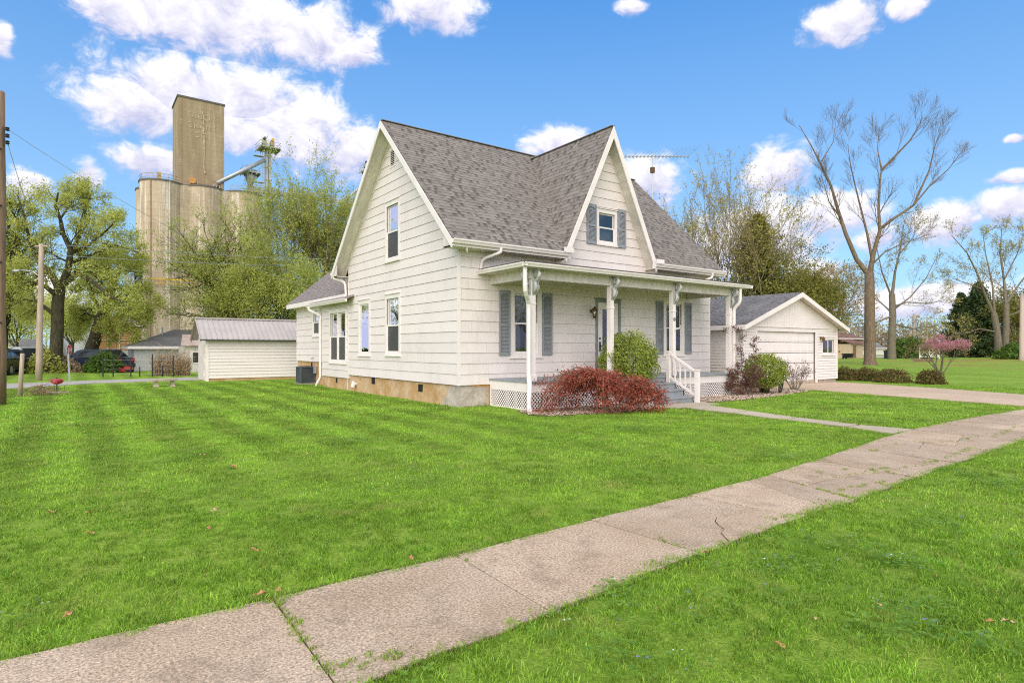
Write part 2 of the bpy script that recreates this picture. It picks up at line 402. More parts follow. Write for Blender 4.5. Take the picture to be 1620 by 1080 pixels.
def sidewalk():
    base = MB(); us = [-16, -12, -8, -4, -2, 0, 2, 4, 6, 9, 12.5, 18, 24]
    for a, b in zip(us, us[1:]):
        base.poly([(a, interp(NEAR_EDGE, a) - .04, .004), (b, interp(NEAR_EDGE, b) - .04, .004), (b, interp(FAR_EDGE, b) + .03, .004), (a, interp(FAR_EDGE, a) + .03, .004)])
    sw = base.build('sidewalk', M['soil'], kind='structure')
    joints = [(-12.6, -12.6), (-11.2, -11.2), (-9.8, -9.8), (-8.45, -8.47), (-7.064, -7.092), (-5.776, -5.822), (-4.354, -4.295), (-2.9, -2.75), (-1.36, -1.70), (.1, -.1), (1.55, 1.4), (3.0, 2.9), (4.5, 4.4), (6.0, 5.9), (7.5, 7.5), (9.0, 9.0), (10.5, 10.5), (12.0, 12.0)]
    cracked = {6: [(.25, 0, .62, .42), (.62, .42, 1, .30)], 7: [(.5, 0, .7, 1)], 8: [(0, .55, 1, .35)], 9: [(.4, 0, .55, 1)], 10: [(.3, 0, .5, .5), (.5, .5, 1, .6)], 11: [(0, .3, 1, .5)], 12: [(.55, 0, .35, 1)], 13: [(0, .6, 1, .4)], 14: [(.2, 0, .5, .45), (.5, .45, 1, .55)], 15: [(.3, 0, .6, 1)]}
    g = .006
    for i, (ja, jb) in enumerate(zip(joints, joints[1:])):
        f0, f1 = ja[0] + g, jb[0] - g; n0, n1 = ja[1] + g, jb[1] - g
        A = (n0, interp(NEAR_EDGE, n0)); B = (n1, interp(NEAR_EDGE, n1)); C_ = (f1, interp(FAR_EDGE, f1)); D = (f0, interp(FAR_EDGE, f0))
        rr = random.Random(100 + i)
        def q(u, v):
            return (A[0] * (1 - u) * (1 - v) + B[0] * u * (1 - v) + C_[0] * u * v + D[0] * (1 - u) * v, A[1] * (1 - u) * (1 - v) + B[1] * u * (1 - v) + C_[1] * u * v + D[1] * (1 - u) * v)
        near = lambda a, b: jag(a, b, 7, .02, rr)
        pieces = []
        if i in cracked and len(cracked[i]) == 1:
            u0, v0, u1, v1 = cracked[i][0]; s_, e_ = q(u0, v0), q(u1, v1); cr = jag(s_, e_, 9, .03, rr) + [e_]
            if v0 == 0 and v1 == 1:     # crack from the near to the far edge
                L = lambda dx_: [(x + dx_, y) for x, y in cr]
                pieces = [near(A, q(u0, 0)) + L(-.004) + jag(q(u1, 1), D, 4, .01, rr) + [D], L(.004)[:1] + near(q(u0 + .01, 0), B)[1:] + [B] + jag(C_, q(u1, 1), 4, .01, rr) + L(.004)[::-1][:-1]]
            else:
                L = lambda dy_: [(x, y + dy_) for x, y in cr]
                pieces = [near(A, B) + [B] + L(-.004)[::-1], L(.004) + [C_] + jag(C_, D, 4, .01, rr)[1:] + [D]]
        elif i in cracked:
            c1, c2 = cracked[i]; m0 = q(c1[2], c1[3]); s_, e_ = q(c1[0], c1[1]), q(1, c2[3]); cr = jag(s_, m0, 6, .03, rr) + jag(m0, e_, 5, .03, rr) + [e_]
            L = lambda k: [(x - k * .6, y + k) for x, y in cr]
            pieces = [L(-.004)[:1] + near(q(c1[0] + .01, 0), B)[1:] + [B] + L(-.004)[::-1][:-1], near(A, s_) + L(.004) + [C_] + jag(C_, D, 4, .01, rr)[1:] + [D]]
        else:
            pieces = [near(A, B) + [B] + jag(C_, D, 5, .012, rr) + [D]]
        for pc in pieces:
            slab_mesh(pc, .016 + rr.uniform(-.003, .004), .08, (rr.uniform(-.008, .008), rr.uniform(-.008, .008))).build('slab', M['sidewalk'], sw)
sidewalk()
DRIVE = [(13.2, -.02), (19.45, -.02), (19.35, -.35), (18.68, -3.6), (16.9, -7.3), (15.4, -11), (13, -18), (9, -18), (10.6, -13), (12.05, -8.5), (12.93, -4.8), (13.6, -2.2)]
def driveway():
    d = MB(); d.poly([(x, y, .004) for x, y in DRIVE]); dw = d.build('driveway', M['soil'], kind='structure')
    rows = [(-.02, 13.2, 19.45), (-2.2, 13.6, 18.97), (-4.8, 12.93, 18.1), (-8.5, 12.05, 16.4), (-13, 10.6, 14.7), (-18, 9, 13)]
    for (v0, a0, b0), (v1, a1, b1) in zip(rows, rows[1:]):
        m0, m1 = (a0 + b0) / 2, (a1 + b1) / 2
        for p in ([(a1, v1 + .01), (m1 - .008, v1 + .01), (m0 - .008, v0 - .01), (a0, v0 - .01)], [(m1 + .008, v1 + .01), (b1, v1 + .01), (b0, v0 - .01), (m0 + .008, v0 - .01)]):
            slab_mesh(p, .022, .08).build('slab', M['driveway'], dw)
driveway()
WALK = [[(4.05, -2.78), (6.25, -2.78), (6.1, -3.5), (4.3, -3.55)], [(4.55, -3.6), (5.55, -3.55), (5.15, -4.95), (4.38, -5.0)], [(4.38, -5.05), (5.13, -5.0), (4.74, -6.4), (4.18, -6.4)], [(4.17, -6.46), (4.72, -6.45), (4.5, -7.75), (4.0, -7.75)], [(3.99, -7.81), (4.49, -7.81), (4.6, -8.7), (3.7, -8.72)]]
def front_walk():
    d = MB(); d.poly([(4.1, -2.78, .003), (6.0, -2.78, .003), (5.1, -5, .003), (4.5, -8.7, .003), (3.8, -8.7, .003), (4.2, -6, .003)][::-1]); fw = d.build('path', M['soil'], kind='structure')
    for i, p in enumerate(WALK):
        r = random.Random(i); pts = []
        for a, b in zip(p, p[1:] + p[:1]): pts += jag(a, b, 6, .014, r)
        slab_mesh(pts[::-1], .02 + .004 * (i % 2), .07).build('slab', M['walk'], fw)
front_walk()
def strip(name, near, far, z, m_):
    mb = MB()
    for (a, b), (c, d) in zip(zip(near, near[1:]), zip(far, far[1:])):
        mb.prism([(a[0], a[1], z - .08), (b[0], b[1], z - .08), (d[0], d[1], z - .08), (c[0], c[1], z - .08)], (0, 0, .08))
    return mb.build(name, m_, kind='structure')
ROAD_N = [(-60, 4), (-10.2, 15.7), (-7.2, 18.3), (-3.1, 18.75), (40, 25)]; ROAD_F = [(-60, 11), (-10.5, 19.7), (-7.2, 20.9), (-2.7, 21.4), (40, 28.5)]
strip('road', ROAD_N, ROAD_F, .02, M['road'])
a, b = on_ground(1330, 565.5), on_ground(1450, 565.5); c, d = on_ground(1450, 563.5), on_ground(1330, 563.5)
strip('road', [tuple(a.xy), tuple(b.xy)], [tuple(d.xy), tuple(c.xy)], .03, M['road'])
GRAV = [tuple(on_ground(x, y).xy) for x, y in ((60, 589), (215, 588), (215, 578), (60, 577))]
mb = MB(); mb.poly([(x, y, .006) for x, y in GRAV]); mb.build('parking_ground', M['gravel'], kind='structure')
BED_L = [(.62, -1.72), (.35, -2.5), (.45, -2.95), (1.8, -3.32), (3.3, -3.38), (4.02, -3.25), (4.02, -1.72)]
BED_R = [(6.05, -1.72), (6.1, -2.95), (7.9, -3.12), (10, -2.9), (13.1, -2.35), (13.3, -1.2), (12.45, -.1), (10.6, -.1), (9.35, -1.72)]
def in_poly(x, y, poly):
    ins = np.zeros(len(x), bool); n = len(poly)
    for i in range(n):
        (x0, y0), (x1, y1) = poly[i], poly[(i + 1) % n]
        if y0 == y1: continue
        ins ^= ((y0 > y) != (y1 > y)) & (x < (x1 - x0) * (y - y0) / (y1 - y0) + x0)
    return ins
M['chip_a'] = mat('bark_chip', (.30, .20, .13), .95, .4, 30.)
M['chip_b'] = mat('pale_stone_chip', (.50, .40, .32), .95, .3, 30.)
M['chip_c'] = mat('dark_chip', (.12, .075, .05), .95, .3, 30.)
def bed(name, poly, n, seed, wts):
    mb = MB(); mb.poly([(x, y, .005) for x, y in poly]); mb.build('planting_bed', M['soil'], kind='structure')
    r = np.random.default_rng(seed); P = np.array(poly); x = r.uniform(P[:, 0].min(), P[:, 0].max(), n * 3); y = r.uniform(P[:, 1].min(), P[:, 1].max(), n * 3)
    k = in_poly(x, y, poly); x, y = x[k][:n], y[k][:n]; n = len(x)
    oct_ = np.array([(1, 0, 0), (0, 1, 0), (-1, 0, 0), (0, -1, 0), (0, 0, .6), (0, 0, -.5)]); fc = np.array([(0, 1, 4), (1, 2, 4), (2, 3, 4), (3, 0, 4), (1, 0, 5), (2, 1, 5), (3, 2, 5), (0, 3, 5)])
    s = r.uniform(.012, .036, (n, 1, 1)) * r.uniform(.6, 1.3, (n, 1, 3)); a = r.uniform(0, 6.28, n); v = oct_[None] * s
    vx = v[..., 0] * np.cos(a)[:, None] - v[..., 1] * np.sin(a)[:, None]; vy = v[..., 0] * np.sin(a)[:, None] + v[..., 1] * np.cos(a)[:, None]
    V = np.stack([vx + x[:, None], vy + y[:, None], v[..., 2] + r.uniform(.012, .03, (n, 1))], -1).reshape(-1, 3)
    Fc = (fc[None] + 6 * np.arange(n)[:, None, None]).reshape(-1, 3)
    link(name, np_mesh(name, V, Fc, [M['chip_a'], M['chip_b'], M['chip_c']], np.repeat(r.choice(3, n, p=wts), 8)), kind='stuff')
bed('mulch', BED_L, 3800, 3, (.5, .25, .25)); bed('stone_mulch', BED_R, 5200, 4, (.3, .6, .1))
# ------------------------------------------------------------------ grass as real blades near the camera
HOUSES = [[(-.02, -.02), (10.55, -.02), (10.55, 16), (-.02, 16)], [(.9, -1.76), (9.38, -1.76), (9.38, 0), (.9, 0)], [(4, -2.9), (6.1, -2.9), (6.1, -1.7), (4, -1.7)], [(12.4, 0), (19.8, 0), (19.8, 9), (12.4, 9)]]
M['blade'] = leaf_mat('grass_blade', (.066, .20, .009), (.40, .585, .075), .3, .45, .5)
def mown(m_):
    """paler and darker mower passes along the side lawn, and lush or thin patches"""
    t = NT(m_.node_tree); b = t.n['Principled BSDF']; src = b.inputs['Base Color'].links[0].from_socket; p = pos(t); x, y, z = t.sep(p)
    st = t.rng(t.m('SINE', t.m('MULTIPLY', t.m('ADD', x, t.m('MULTIPLY', t.noise(p, .5, 2), .5)), 2 * math.pi / 1.02)), -.6, .6, .85, 1.16)
    f = t.m('ADD', t.m('MULTIPLY', t.m('SUBTRACT', st, 1.0), t.m('MULTIPLY', t.rng(x, -1.5, 2.0, 1, 0), t.rng(y, -8, -3))), 1.0)
    f = t.m('MULTIPLY', f, t.rng(t.noise(p, .9, 5, .65), .36, .64, .80, 1.2)); f = t.m('MULTIPLY', f, t.rng(t.node('ShaderNodeObjectInfo').outputs['Random'], 0, 1, .70, 1.32))
    c = t.mix(1.0, src, t.comb(f, f, f), 'MULTIPLY'); c = t.mix(t.rng(t.noise(p, 1.7, 5, .7), .56, .70, 0, .7), c, (.42, .44, .12))
    for l in list(src.links): 
        s_ = l.to_socket
        if s_.name in ('Base Color', 'Color') and l.to_node.type in ('BSDF_PRINCIPLED', 'BSDF_TRANSLUCENT'): t.l.new(c, s_)
mown(M['blade'])
M['blade_dry'] = leaf_mat('dry_grass_blade', (.30, .25, .09), (.42, .36, .16), .3, .6)
M['clover'] = leaf_mat('clover_leaf', (.10, .23, .02), (.22, .38, .04), .3, .5)
M['violet'] = mat('violet_petal', (.22, .20, .50), .6, .3, 90.)
M['petal'] = mat('pale_petal', (.62, .60, .66), .6, .1, 90.)
def tuft(seed, n, rad, h0, h1, wd, dry=.04):
    r = np.random.default_rng(seed); V = []; Fq = []; tone = []; mi = []
    for i in range(n):
        a, q = r.uniform(0, 6.28), rad * math.sqrt(r.uniform()); x, y = q * math.cos(a), q * math.sin(a); h = r.uniform(h0, h1); la = r.uniform(0, 6.28); ln = r.uniform(.1, .75) * h
        ca, sa = math.cos(la), math.sin(la); tn = r.uniform(0, 1); b = len(V); w2 = wd * r.uniform(.7, 1.3) / 2; ta = r.uniform(0, 6.28); wx, wy = math.cos(ta) * w2, math.sin(ta) * w2
        for t, k, wk in ((0, 0, 1), (.55, .3, .85), (1., 1., .12)):
            px, py, pz = x + ca * ln * k, y + sa * ln * k, h * t * (1 - .18 * k)
            V += [(px - wx * wk, py - wy * wk, pz), (px + wx * wk, py + wy * wk, pz)]; tone += [tn, tn]
        Fq += [(b, b + 1, b + 3, b + 2), (b + 2, b + 3, b + 5, b + 4)]; d = int(r.uniform() < dry); mi += [d, d]
    me = np_mesh('grass_tuft', np.array(V), np.array(Fq), [M['blade'], M['blade_dry']], mi, tone=tone)
    return bpy.data.objects.new('grass_tuft', me)
def clover(seed, n, rad):
    r = np.random.default_rng(seed); V = []; Fq = []; tone = []; mi = []
    for i in range(n):
        a, q = r.uniform(0, 6.28), rad * math.sqrt(r.uniform()); x, y = q * math.cos(a), q * math.sin(a); z = r.uniform(.025, .06); a0 = r.uniform(0, 6.28); tn = r.uniform(0, 1)
        fl = r.uniform(); m_ = 0 if fl < .968 else (1 if fl < .99 else 2); s = r.uniform(.006, .0115) * (.42 if m_ else 1); z += .02 if m_ else 0
        for k in range(3):
            aa = a0 + k * 2.094; cx, cy = x + math.cos(aa) * s, y + math.sin(aa) * s; b = len(V); tz = r.uniform(-.3, .5) * s
            for j in range(4):
                ab = aa + j * math.pi / 2; V.append((cx + math.cos(ab) * s, cy + math.sin(ab) * s, z + tz * math.cos(ab - aa))); tone.append(tn)
            Fq.append((b, b + 1, b + 2, b + 3)); mi.append(m_)
    return bpy.data.objects.new('clover_patch', np_mesh('clover_patch', np.array(V), np.array(Fq), [M['clover'], M['violet'], M['petal']], mi, tone=tone))
def scatter(name, P, variants, idx, rot, scl):
    me = bpy.data.meshes.new(name); me.vertices.add(len(P)); me.vertices.foreach_set('co', np.asarray(P, np.float32).ravel())
    for nm, typ, dat in (('pick', 'INT', idx), ('spin', 'FLOAT', rot), ('size', 'FLOAT', scl)):
        me.attributes.new(nm, typ, 'POINT').data.foreach_set('value', np.asarray(dat))
    o = link(name, me, kind='stuff'); g = bpy.data.node_groups.new(name, 'GeometryNodeTree')
    g.interface.new_socket('Geometry', in_out='INPUT', socket_type='NodeSocketGeometry'); g.interface.new_socket('Geometry', in_out='OUTPUT', socket_type='NodeSocketGeometry')
    N = g.nodes; L = g.links; gi = N.new('NodeGroupInput'); go = N.new('NodeGroupOutput'); iop = N.new('GeometryNodeInstanceOnPoints'); jn = N.new('GeometryNodeJoinGeometry')
    for v in variants[::-1]:
        oi = N.new('GeometryNodeObjectInfo'); oi.inputs['Object'].default_value = v; oi.inputs['As Instance'].default_value = True; L.new(oi.outputs['Geometry'], jn.inputs[0])
    def attr(nm, typ):
        a_ = N.new('GeometryNodeInputNamedAttribute'); a_.data_type = typ; a_.inputs[0].default_value = nm; return a_.outputs[0]
    cx = N.new('ShaderNodeCombineXYZ'); L.new(attr('spin', 'FLOAT'), cx.inputs[2])
    L.new(gi.outputs[0], iop.inputs['Points']); L.new(jn.outputs[0], iop.inputs['Instance']); iop.inputs['Pick Instance'].default_value = True
    L.new(attr('pick', 'INT'), iop.inputs['Instance Index']); L.new(cx.outputs[0], iop.inputs['Rotation']); L.new(attr('size', 'FLOAT'), iop.inputs['Scale']); L.new(iop.outputs[0], go.inputs[0])
    md = o.modifiers.new('scatter', 'NODES'); md.node_group = g
    return o
def edge_v(poly, x):
    return np.interp(x, [p[0] for p in poly], [p[1] for p in poly])
def grass_points(r0, r1, dens, r, keep_paving=True):
    half = R_(50); n = int(dens * half * (r1 * r1 - r0 * r0))
    d = np.sqrt(r.uniform(r0 * r0, r1 * r1, n)); a = AZ + r.uniform(-half, half, n); x = CU + d * np.sin(a); y = CV + d * np.cos(a)
    bad = np.zeros(n, bool)
    wob = .035 * np.sin(x * 9.1) + .03 * np.sin(x * 23.7 + 1) + .02 * np.sin(x * 57); wn_ = wob + .09 * np.maximum(0, np.sin(x * 2.3 + .7) + .6 * np.sin(x * 5.1)) + r.uniform(-.02, .03, n)
    bad |= (y > edge_v(NEAR_EDGE, x) + .015 + wn_ * .9) & (y < edge_v(FAR_EDGE, x) - .01 + wob * .8)
    for pl in HOUSES + [DRIVE, BED_L, BED_R] + WALK: bad |= in_poly(x, y, pl)
    rd = (y > edge_v(ROAD_N, x)) & (y < edge_v(ROAD_F, x)); bad |= rd
    return x[~bad], y[~bad]
def lawn():
    r = np.random.default_rng(11); X = []; Y = []; I = []; S = []
    nv = [tuft(i, 26, .06, .020, .048, .0042) for i in range(4)]; mv = [tuft(10 + i, 32, .11, .020, .046, .0070) for i in range(3)]; fv = [tuft(20 + i, 36, .22, .024, .05, .013) for i in range(3)]
    for (a_, b_, dens, i0, k) in ((2.2, 6.5, 250, 0, 4), (6.5, 14, 95, 4, 3), (14, 30, 26, 7, 3)):
        x, y = grass_points(a_, b_, dens, r); X.append(x); Y.append(y); I.append(r.integers(i0, i0 + k, len(x))); S.append(r.uniform(.75, 1.25, len(x)))
    X, Y, I, S = map(np.concatenate, (X, Y, I, S))
    hs = .82 + .3 * (np.sin(X * 1.7 + 2 * np.sin(Y * .9)) * np.sin(Y * 2.1 + X) * .5 + .5)
    far = (Y < edge_v(NEAR_EDGE, X)); S = S * hs * np.where(far, .98, .92)
    # ragged fringe of blades leaning over both edges of the sidewalk
    eu = r.uniform(-9.5, 14, 2600); fx = eu > 3.75; near_e = r.uniform(size=2600) < .6
    ey = np.where(near_e, edge_v(NEAR_EDGE, eu) + np.minimum(.05, r.normal(-.005, .025, 2600)), edge_v(FAR_EDGE, eu) - np.minimum(.03, r.normal(-.005, .02, 2600)))
    ok = ~((~near_e) & (eu > 3.6) & (eu < 4.7)) & ~((eu > 10.5)); eu, ey = eu[ok], ey[ok]
    X = np.concatenate([X, eu]); Y = np.concatenate([Y, ey]); I = np.concatenate([I, r.integers(0, 4, len(eu))]); S = np.concatenate([S, r.uniform(.45, 1.05, len(eu))])
    scatter('lawn_grass', np.stack([X, Y, np.zeros_like(X)], 1), nv + mv + fv, I, r.uniform(0, 6.28, len(X)), S)
    # clover and violets
    x, y = grass_points(2.2, 17, 8, r); nz = np.sin(x * 1.3 + 1) + np.sin(y * 1.9 + x * .7) + np.sin(x * 3.1 - y * 2.3); near = y < edge_v(NEAR_EDGE, x)
    k = (nz > np.where(near, .2, 1.9)); x, y = x[k], y[k]
    ux = np.random.default_rng(8).uniform(-9, -5.2, 26); uy = edge_v(NEAR_EDGE, ux) - .08 - np.abs(r.normal(0, .3, 26)) - .02; x = np.concatenate([x, ux]); y = np.concatenate([y, uy]); k = (y < edge_v(NEAR_EDGE, x) - .10) | (y > edge_v(FAR_EDGE, x) + .12); x, y = x[k], y[k]
    cv = [clover(40 + i, 24, .15) for i in range(3)]
    scatter('clover_and_violets', np.stack([x, y, np.full_like(x, .006)], 1), cv, r.integers(0, 3, len(x)), r.uniform(0, 6.28, len(x)), r.uniform(.8, 1.4, len(x)))
    # weeds growing in the joints and along the broken edges of the sidewalk
    wx, wy = [], []
    for ja, jb, lo, hi, n in ((-7.064, -7.092, 0, 1, 42), (-5.776, -5.822, .0, .15, 6), (-1.36, -1.7, .3, 1, 30), (-4.35, -4.29, .6, 1, 10), (.1, -.1, 0, 1, 18), (3., 2.9, .2, .9, 14)):
        t = r.uniform(lo, hi, n) ** 1.0; wx += list(ja + (jb - ja) * t + r.normal(0, .012, n)); f0, n0 = interp(FAR_EDGE, ja), interp(NEAR_EDGE, jb); wy += list(f0 + (n0 - f0) * t)
    for (u0, v0, u1, v1, n) in ((-7.1, -10.55, -6.7, -10.62, 26), (-1.5, -10.2, -.6, -10.35, 24), (-.9, -9.9, .3, -10.0, 24), (1, -10.2, 3, -10.1, 34), (1.4, -9.3, 2.4, -9.25, 12), (2.9, -9.6, 4.6, -9.75, 24), (-.2, -10.05, .9, -10.2, 12), (4.6, -9.9, 6.5, -9.7, 26), (-3.1, -10.35, -2.6, -10.5, 14), (-1.0, -9.6, -.2, -9.7, 10)):
        t = r.uniform(0, 1, n); wx += list(u0 + (u1 - u0) * t + r.normal(0, .03, n)); wy += list(v0 + (v1 - v0) * t + r.normal(0, .03, n))
    wv = [tuft(60 + i, 14, .022, .012, .04, .004, .2) for i in range(3)]
    scatter('joint_weeds', np.stack([wx, wy, np.full(len(wx), .008)], 1), wv, r.integers(0, 3, len(wx)), r.uniform(0, 6.28, len(wx)), r.uniform(.7, 1.4, len(wx)))
lawn()
# ================================================================== HOUSE
def clip(poly, n, d):
    """keep the part of a 2D polygon where n.p <= d"""
    out = []; k = len(poly)
    for i in range(k):
        a, b = poly[i], poly[(i + 1) % k]; da, db = n[0] * a[0] + n[1] * a[1] - d, n[0] * b[0] + n[1] * b[1] - d
        if da <= 0: out.append(a)
        if (da < 0 < db) or (db < 0 < da):
            t = da / (da - db); out.append((a[0] + (b[0] - a[0]) * t, a[1] + (b[1] - a[1]) * t))
    return out
def cut(rects, h):
    out = []
    for (a, b, c, d) in rects:
        x0, x1, z0, z1 = h
        if x1 <= a or x0 >= b or z1 <= c or z0 >= d: out.append((a, b, c, d)); continue
        if a < x0: out.append((a, x0, c, d))
        if x1 < b: out.append((x1, b, c, d))
        m0, m1 = max(a, x0), min(b, x1)
        if c < z0: out.append((m0, m1, c, z0))
        if z1 < d: out.append((m0, m1, z1, d))
    return out
def pt(pl, off, s, z, out):
    return {'W': (off - out, s, z), 'S': (s, off - out, z), 'E': (off + out, s, z), 'N': (s, off + out, z)}[pl]
def wbox(mb, pl, off, s0, s1, z0, z1, o0, o1):
    a, b = pt(pl, off, s0, z0, o0), pt(pl, off, s1, z1, o1)
    return mb.box(min(a[0], b[0]), max(a[0], b[0]), min(a[1], b[1]), max(a[1], b[1]), z0, z1)
def board_mb(poly, pl, off, z0, z1, ob=.017, ot=.006):
    mb = MB(); n = len(poly)
    fr = [pt(pl, off, s, z, ot + (ob - ot) * (z1 - z) / (z1 - z0)) for s, z in poly]; bk = [pt(pl, off, s, z, .0005) for s, z in poly]
    mb.add(fr + bk, [tuple(range(n))] + [(i, n + i, n + (i + 1) % n, (i + 1) % n) for i in range(n)]); return mb
def wall(parent, pl, off, s0, s1, z0, z1, halfplanes, holes, covers, course, joint, m_board, m_back, seed, start=0., vinyl=False, name='wall'):
    """backing slab with real openings, plus one object per board"""
    back = MB()
    ss = sorted({s0, s1} | {h[i] for h in holes for i in (0, 1)}); 
    rects = [(s0, s1, z0, z1)]
    for h in holes: rects = cut(rects, h)
    for (a, b, c, d) in rects:
        pl2 = [(a, c), (b, c), (b, d), (a, d)]
        for n, dd in halfplanes: pl2 = clip(pl2, n, dd)
        if len(pl2) > 2:
            back.prism([pt(pl, off, s, z, 0) for s, z in pl2], Vector(pt(pl, 0, 0, 0, -.14)) )
    w_ = back.build(name, m_back, parent)
    r = random.Random(seed); z = z0 + start; k = 0; ob = .024 if not vinyl else .03
    while z < z1 - .02:
        zt = min(z + course, z1); rects = [(s0, s1, z, zt)]
        for h in covers: rects = cut(rects, h)
        pieces = []
        for (a, b, c, d) in rects:
            if joint:
                x = s0 + (joint * .5 if k % 2 else 0) + r.choice([0, 0, .12, -.1]) * joint - joint
                while x < b:
                    xa, xb = max(a, x + .0025), min(b, x + joint - .0025)
                    if xb - xa > .02: pieces.append((xa, xb, c, d))
                    x += joint
            else: pieces.append((a, b, c, d))
        for (a, b, c, d) in pieces:
            g0 = (.0065 if not joint else .004) if not vinyl else .004; p = [(a, c + r.uniform(-.002, .002) + g0), (b, c + r.uniform(-.002, .002) + g0), (b, d), (a, d)]
            for n, dd in halfplanes: p = clip(p, n, dd)
            if len(p) > 2: board_mb(p, pl, off, z, z + course, ob + r.uniform(-.002, .002)).build('siding_board', m_board, w_)
        z = zt; k += 1
    return w_
def window(parent, pl, off, s0, s1, z0, z1, kind='double', casing=.11, sill=True, name='window', drip=True, inner='room', m_trim='white', screen=False):
    """casing s0..s1 x z0..z1; the opening behind it is casing wide smaller all round"""
    c = MB(); o1 = .034
    wbox(c, pl, off, s0, s0 + casing, z0, z1, 0, o1); wbox(c, pl, off, s1 - casing, s1, z0, z1, 0, o1)
    wbox(c, pl, off, s0 + casing, s1 - casing, z1 - casing * 1.25, z1, 0, o1 - .003); wbox(c, pl, off, s0 + casing, s1 - casing, z0, z0 + casing * .8, 0, o1 - .003)
    if drip: wbox(c, pl, off, s0 - .015, s1 + .015, z1, z1 + .022, 0, o1 + .03)
    if sill: wbox(c, pl, off, s0 - .02, s1 + .02, z0 - .03, z0 + .012, .0, o1 + .03)
    w_ = c.build(name, M[m_trim], parent)
    a, b, lo, hi = s0 + casing, s1 - casing, z0 + casing * .8, z1 - casing * 1.25
    def sash(x0, x1, y0, y1, out, fw=.045, gm='pane'):
        m_ = MB(); wbox(m_, pl, off, x0, x0 + fw, y0, y1, out - .03, out); wbox(m_, pl, off, x1 - fw, x1, y0, y1, out - .03, out)
        wbox(m_, pl, off, x0 + fw, x1 - fw, y0, y0 + fw, out - .03, out - .001); wbox(m_, pl, off, x0 + fw, x1 - fw, y1 - fw, y1, out - .03, out - .001); m_.build('sash', M['white'], w_)
        g = MB(); g.poly([pt(pl, off, x0 + fw, y0 + fw, out - .016), pt(pl, off, x1 - fw, y0 + fw, out - .016), pt(pl, off, x1 - fw, y1 - fw, out - .016), pt(pl, off, x0 + fw, y1 - fw, out - .016)]); g.build('pane', M[gm], w_)
    mid = (lo + hi) / 2
    if kind == 'double': sash(a, b, lo, mid + .022, .006, gm='screen_pane' if screen else 'pane'); sash(a, b, mid - .022, hi, -.026)
    elif kind == 'twin':
        cx = (a + b) / 2; pm = MB(); wbox(pm, pl, off, cx - .045, cx + .045, lo, hi, -.03, o1 - .006); pm.build('mullion', M['white'], w_)
        for x0, x1 in ((a, cx - .045), (cx + .045, b)): sash(x0, x1, lo, mid + .022, .006, gm='screen_pane' if screen else 'pane'); sash(x0, x1, mid - .022, hi, -.026)
    elif kind == 'slider':
        cx = (a + b) / 2; sash(a, cx + .02, lo, hi, .006); sash(cx - .02, b, lo, hi, -.026)
    else: sash(a, b, lo, hi, .002)
    # reveal, room and curtains behind the glass
    rm = MB(); d0, d1 = -.10, -.62
    q = lambda s, z, o: pt(pl, off, s, z, o)
    e = .02
    for quad in ([q(a - e, lo - e, d1), q(b + e, lo - e, d1), q(b + e, hi + e, d1), q(a - e, hi + e, d1)], [q(a - e, lo - e, -.14), q(a - e, lo - e, d1), q(a - e, hi + e, d1), q(a - e, hi + e, -.14)], [q(b + e, lo - e, -.14), q(b + e, lo - e, d1), q(b + e, hi + e, d1), q(b + e, hi + e, -.14)],
                 [q(a - e, lo - e, -.14), q(b + e, lo - e, -.14), q(b + e, lo - e, d1), q(a - e, lo - e, d1)], [q(a - e, hi + e, -.14), q(b + e, hi + e, -.14), q(b + e, hi + e, d1), q(a - e, hi + e, d1)]): rm.poly(quad)
    rm.build('reveal', M[inner], w_)
    return w_, (a, b, lo, hi)
def curtain(w_, pl, off, a, b, lo, hi, out=-.20, sheer=None):
    m_ = MB(); n = max(6, int((b - a) / .035)); top = []
    for i in range(n):
        s0, s1 = a + (b - a) * i / n, a + (b - a) * (i + 1) / n; o0, o1 = out + .018 * math.sin(i * 2.1), out + .018 * math.sin((i + 1) * 2.1)
        m_.add([pt(pl, off, s0, lo, o0), pt(pl, off, s1, lo, o1), pt(pl, off, s1, hi, o1), pt(pl, off, s0, hi, o0)], [(0, 1, 2, 3)])
    return m_.build('curtain', sheer or M['curtain'], w_, smooth=True)
def downspout(parent, pts, r=.042, name='downspout'):
    mb = MB(); mb.tube(pts, [r] * len(pts), 8, sq=1.25)
    return mb.build(name, M['white'], parent, smooth=False)
def bend(pts, k=.35):
    """softens the corners of a polyline"""
    P = [Vector(p) for p in pts]; out = [P[0]]
    for i in range(1, len(P) - 1):
        a, b, c = P[i - 1], P[i], P[i + 1]; d = min((b - a).length, (c - b).length) * k
        for t in (0, .5, 1):
            p0 = b + (a - b).normalized() * d; p1 = b + (c - b).normalized() * d
            out.append(p0 * (1 - t) ** 2 + b * 2 * t * (1 - t) + p1 * t * t)
    return out + [P[-1]]
def gutter(parent, a, b, outd, size=.11):
    """K-style gutter hung from a to b; outd = outward direction"""
    a, b, o = Vector(a), Vector(b), Vector(outd); z = Vector((0, 0, 1)); s = size
    prof = [(0, 0), (0, -s), (s * .62, -s), (s * .80, -s * .52), (s * 1.0, -s * .3), (s * 1.0, 0), (s * .9, 0), (s * .9, -s * .2), (s * .55, -s * .85), (s * .1, -s * .85), (s * .1, 0)]
    mb = MB(); mb.prism([a + o * x + z * y for x, y in prof], b - a); return mb.build('gutter', M['white'], parent)
def tab_proto(w_, m_, L=.150):
    mb = MB(); mb.add([(0, 0, .012), (w_, 0, .012), (w_, L, .003), (0, L, .003), (0, 0, .0), (w_, 0, .0), (w_, L, 0), (0, L, 0)], [(0, 1, 2, 3), (4, 5, 1, 0), (5, 6, 2, 1), (7, 4, 0, 3)])
    return mb.mesh('shingle', m_)
TABS = {}
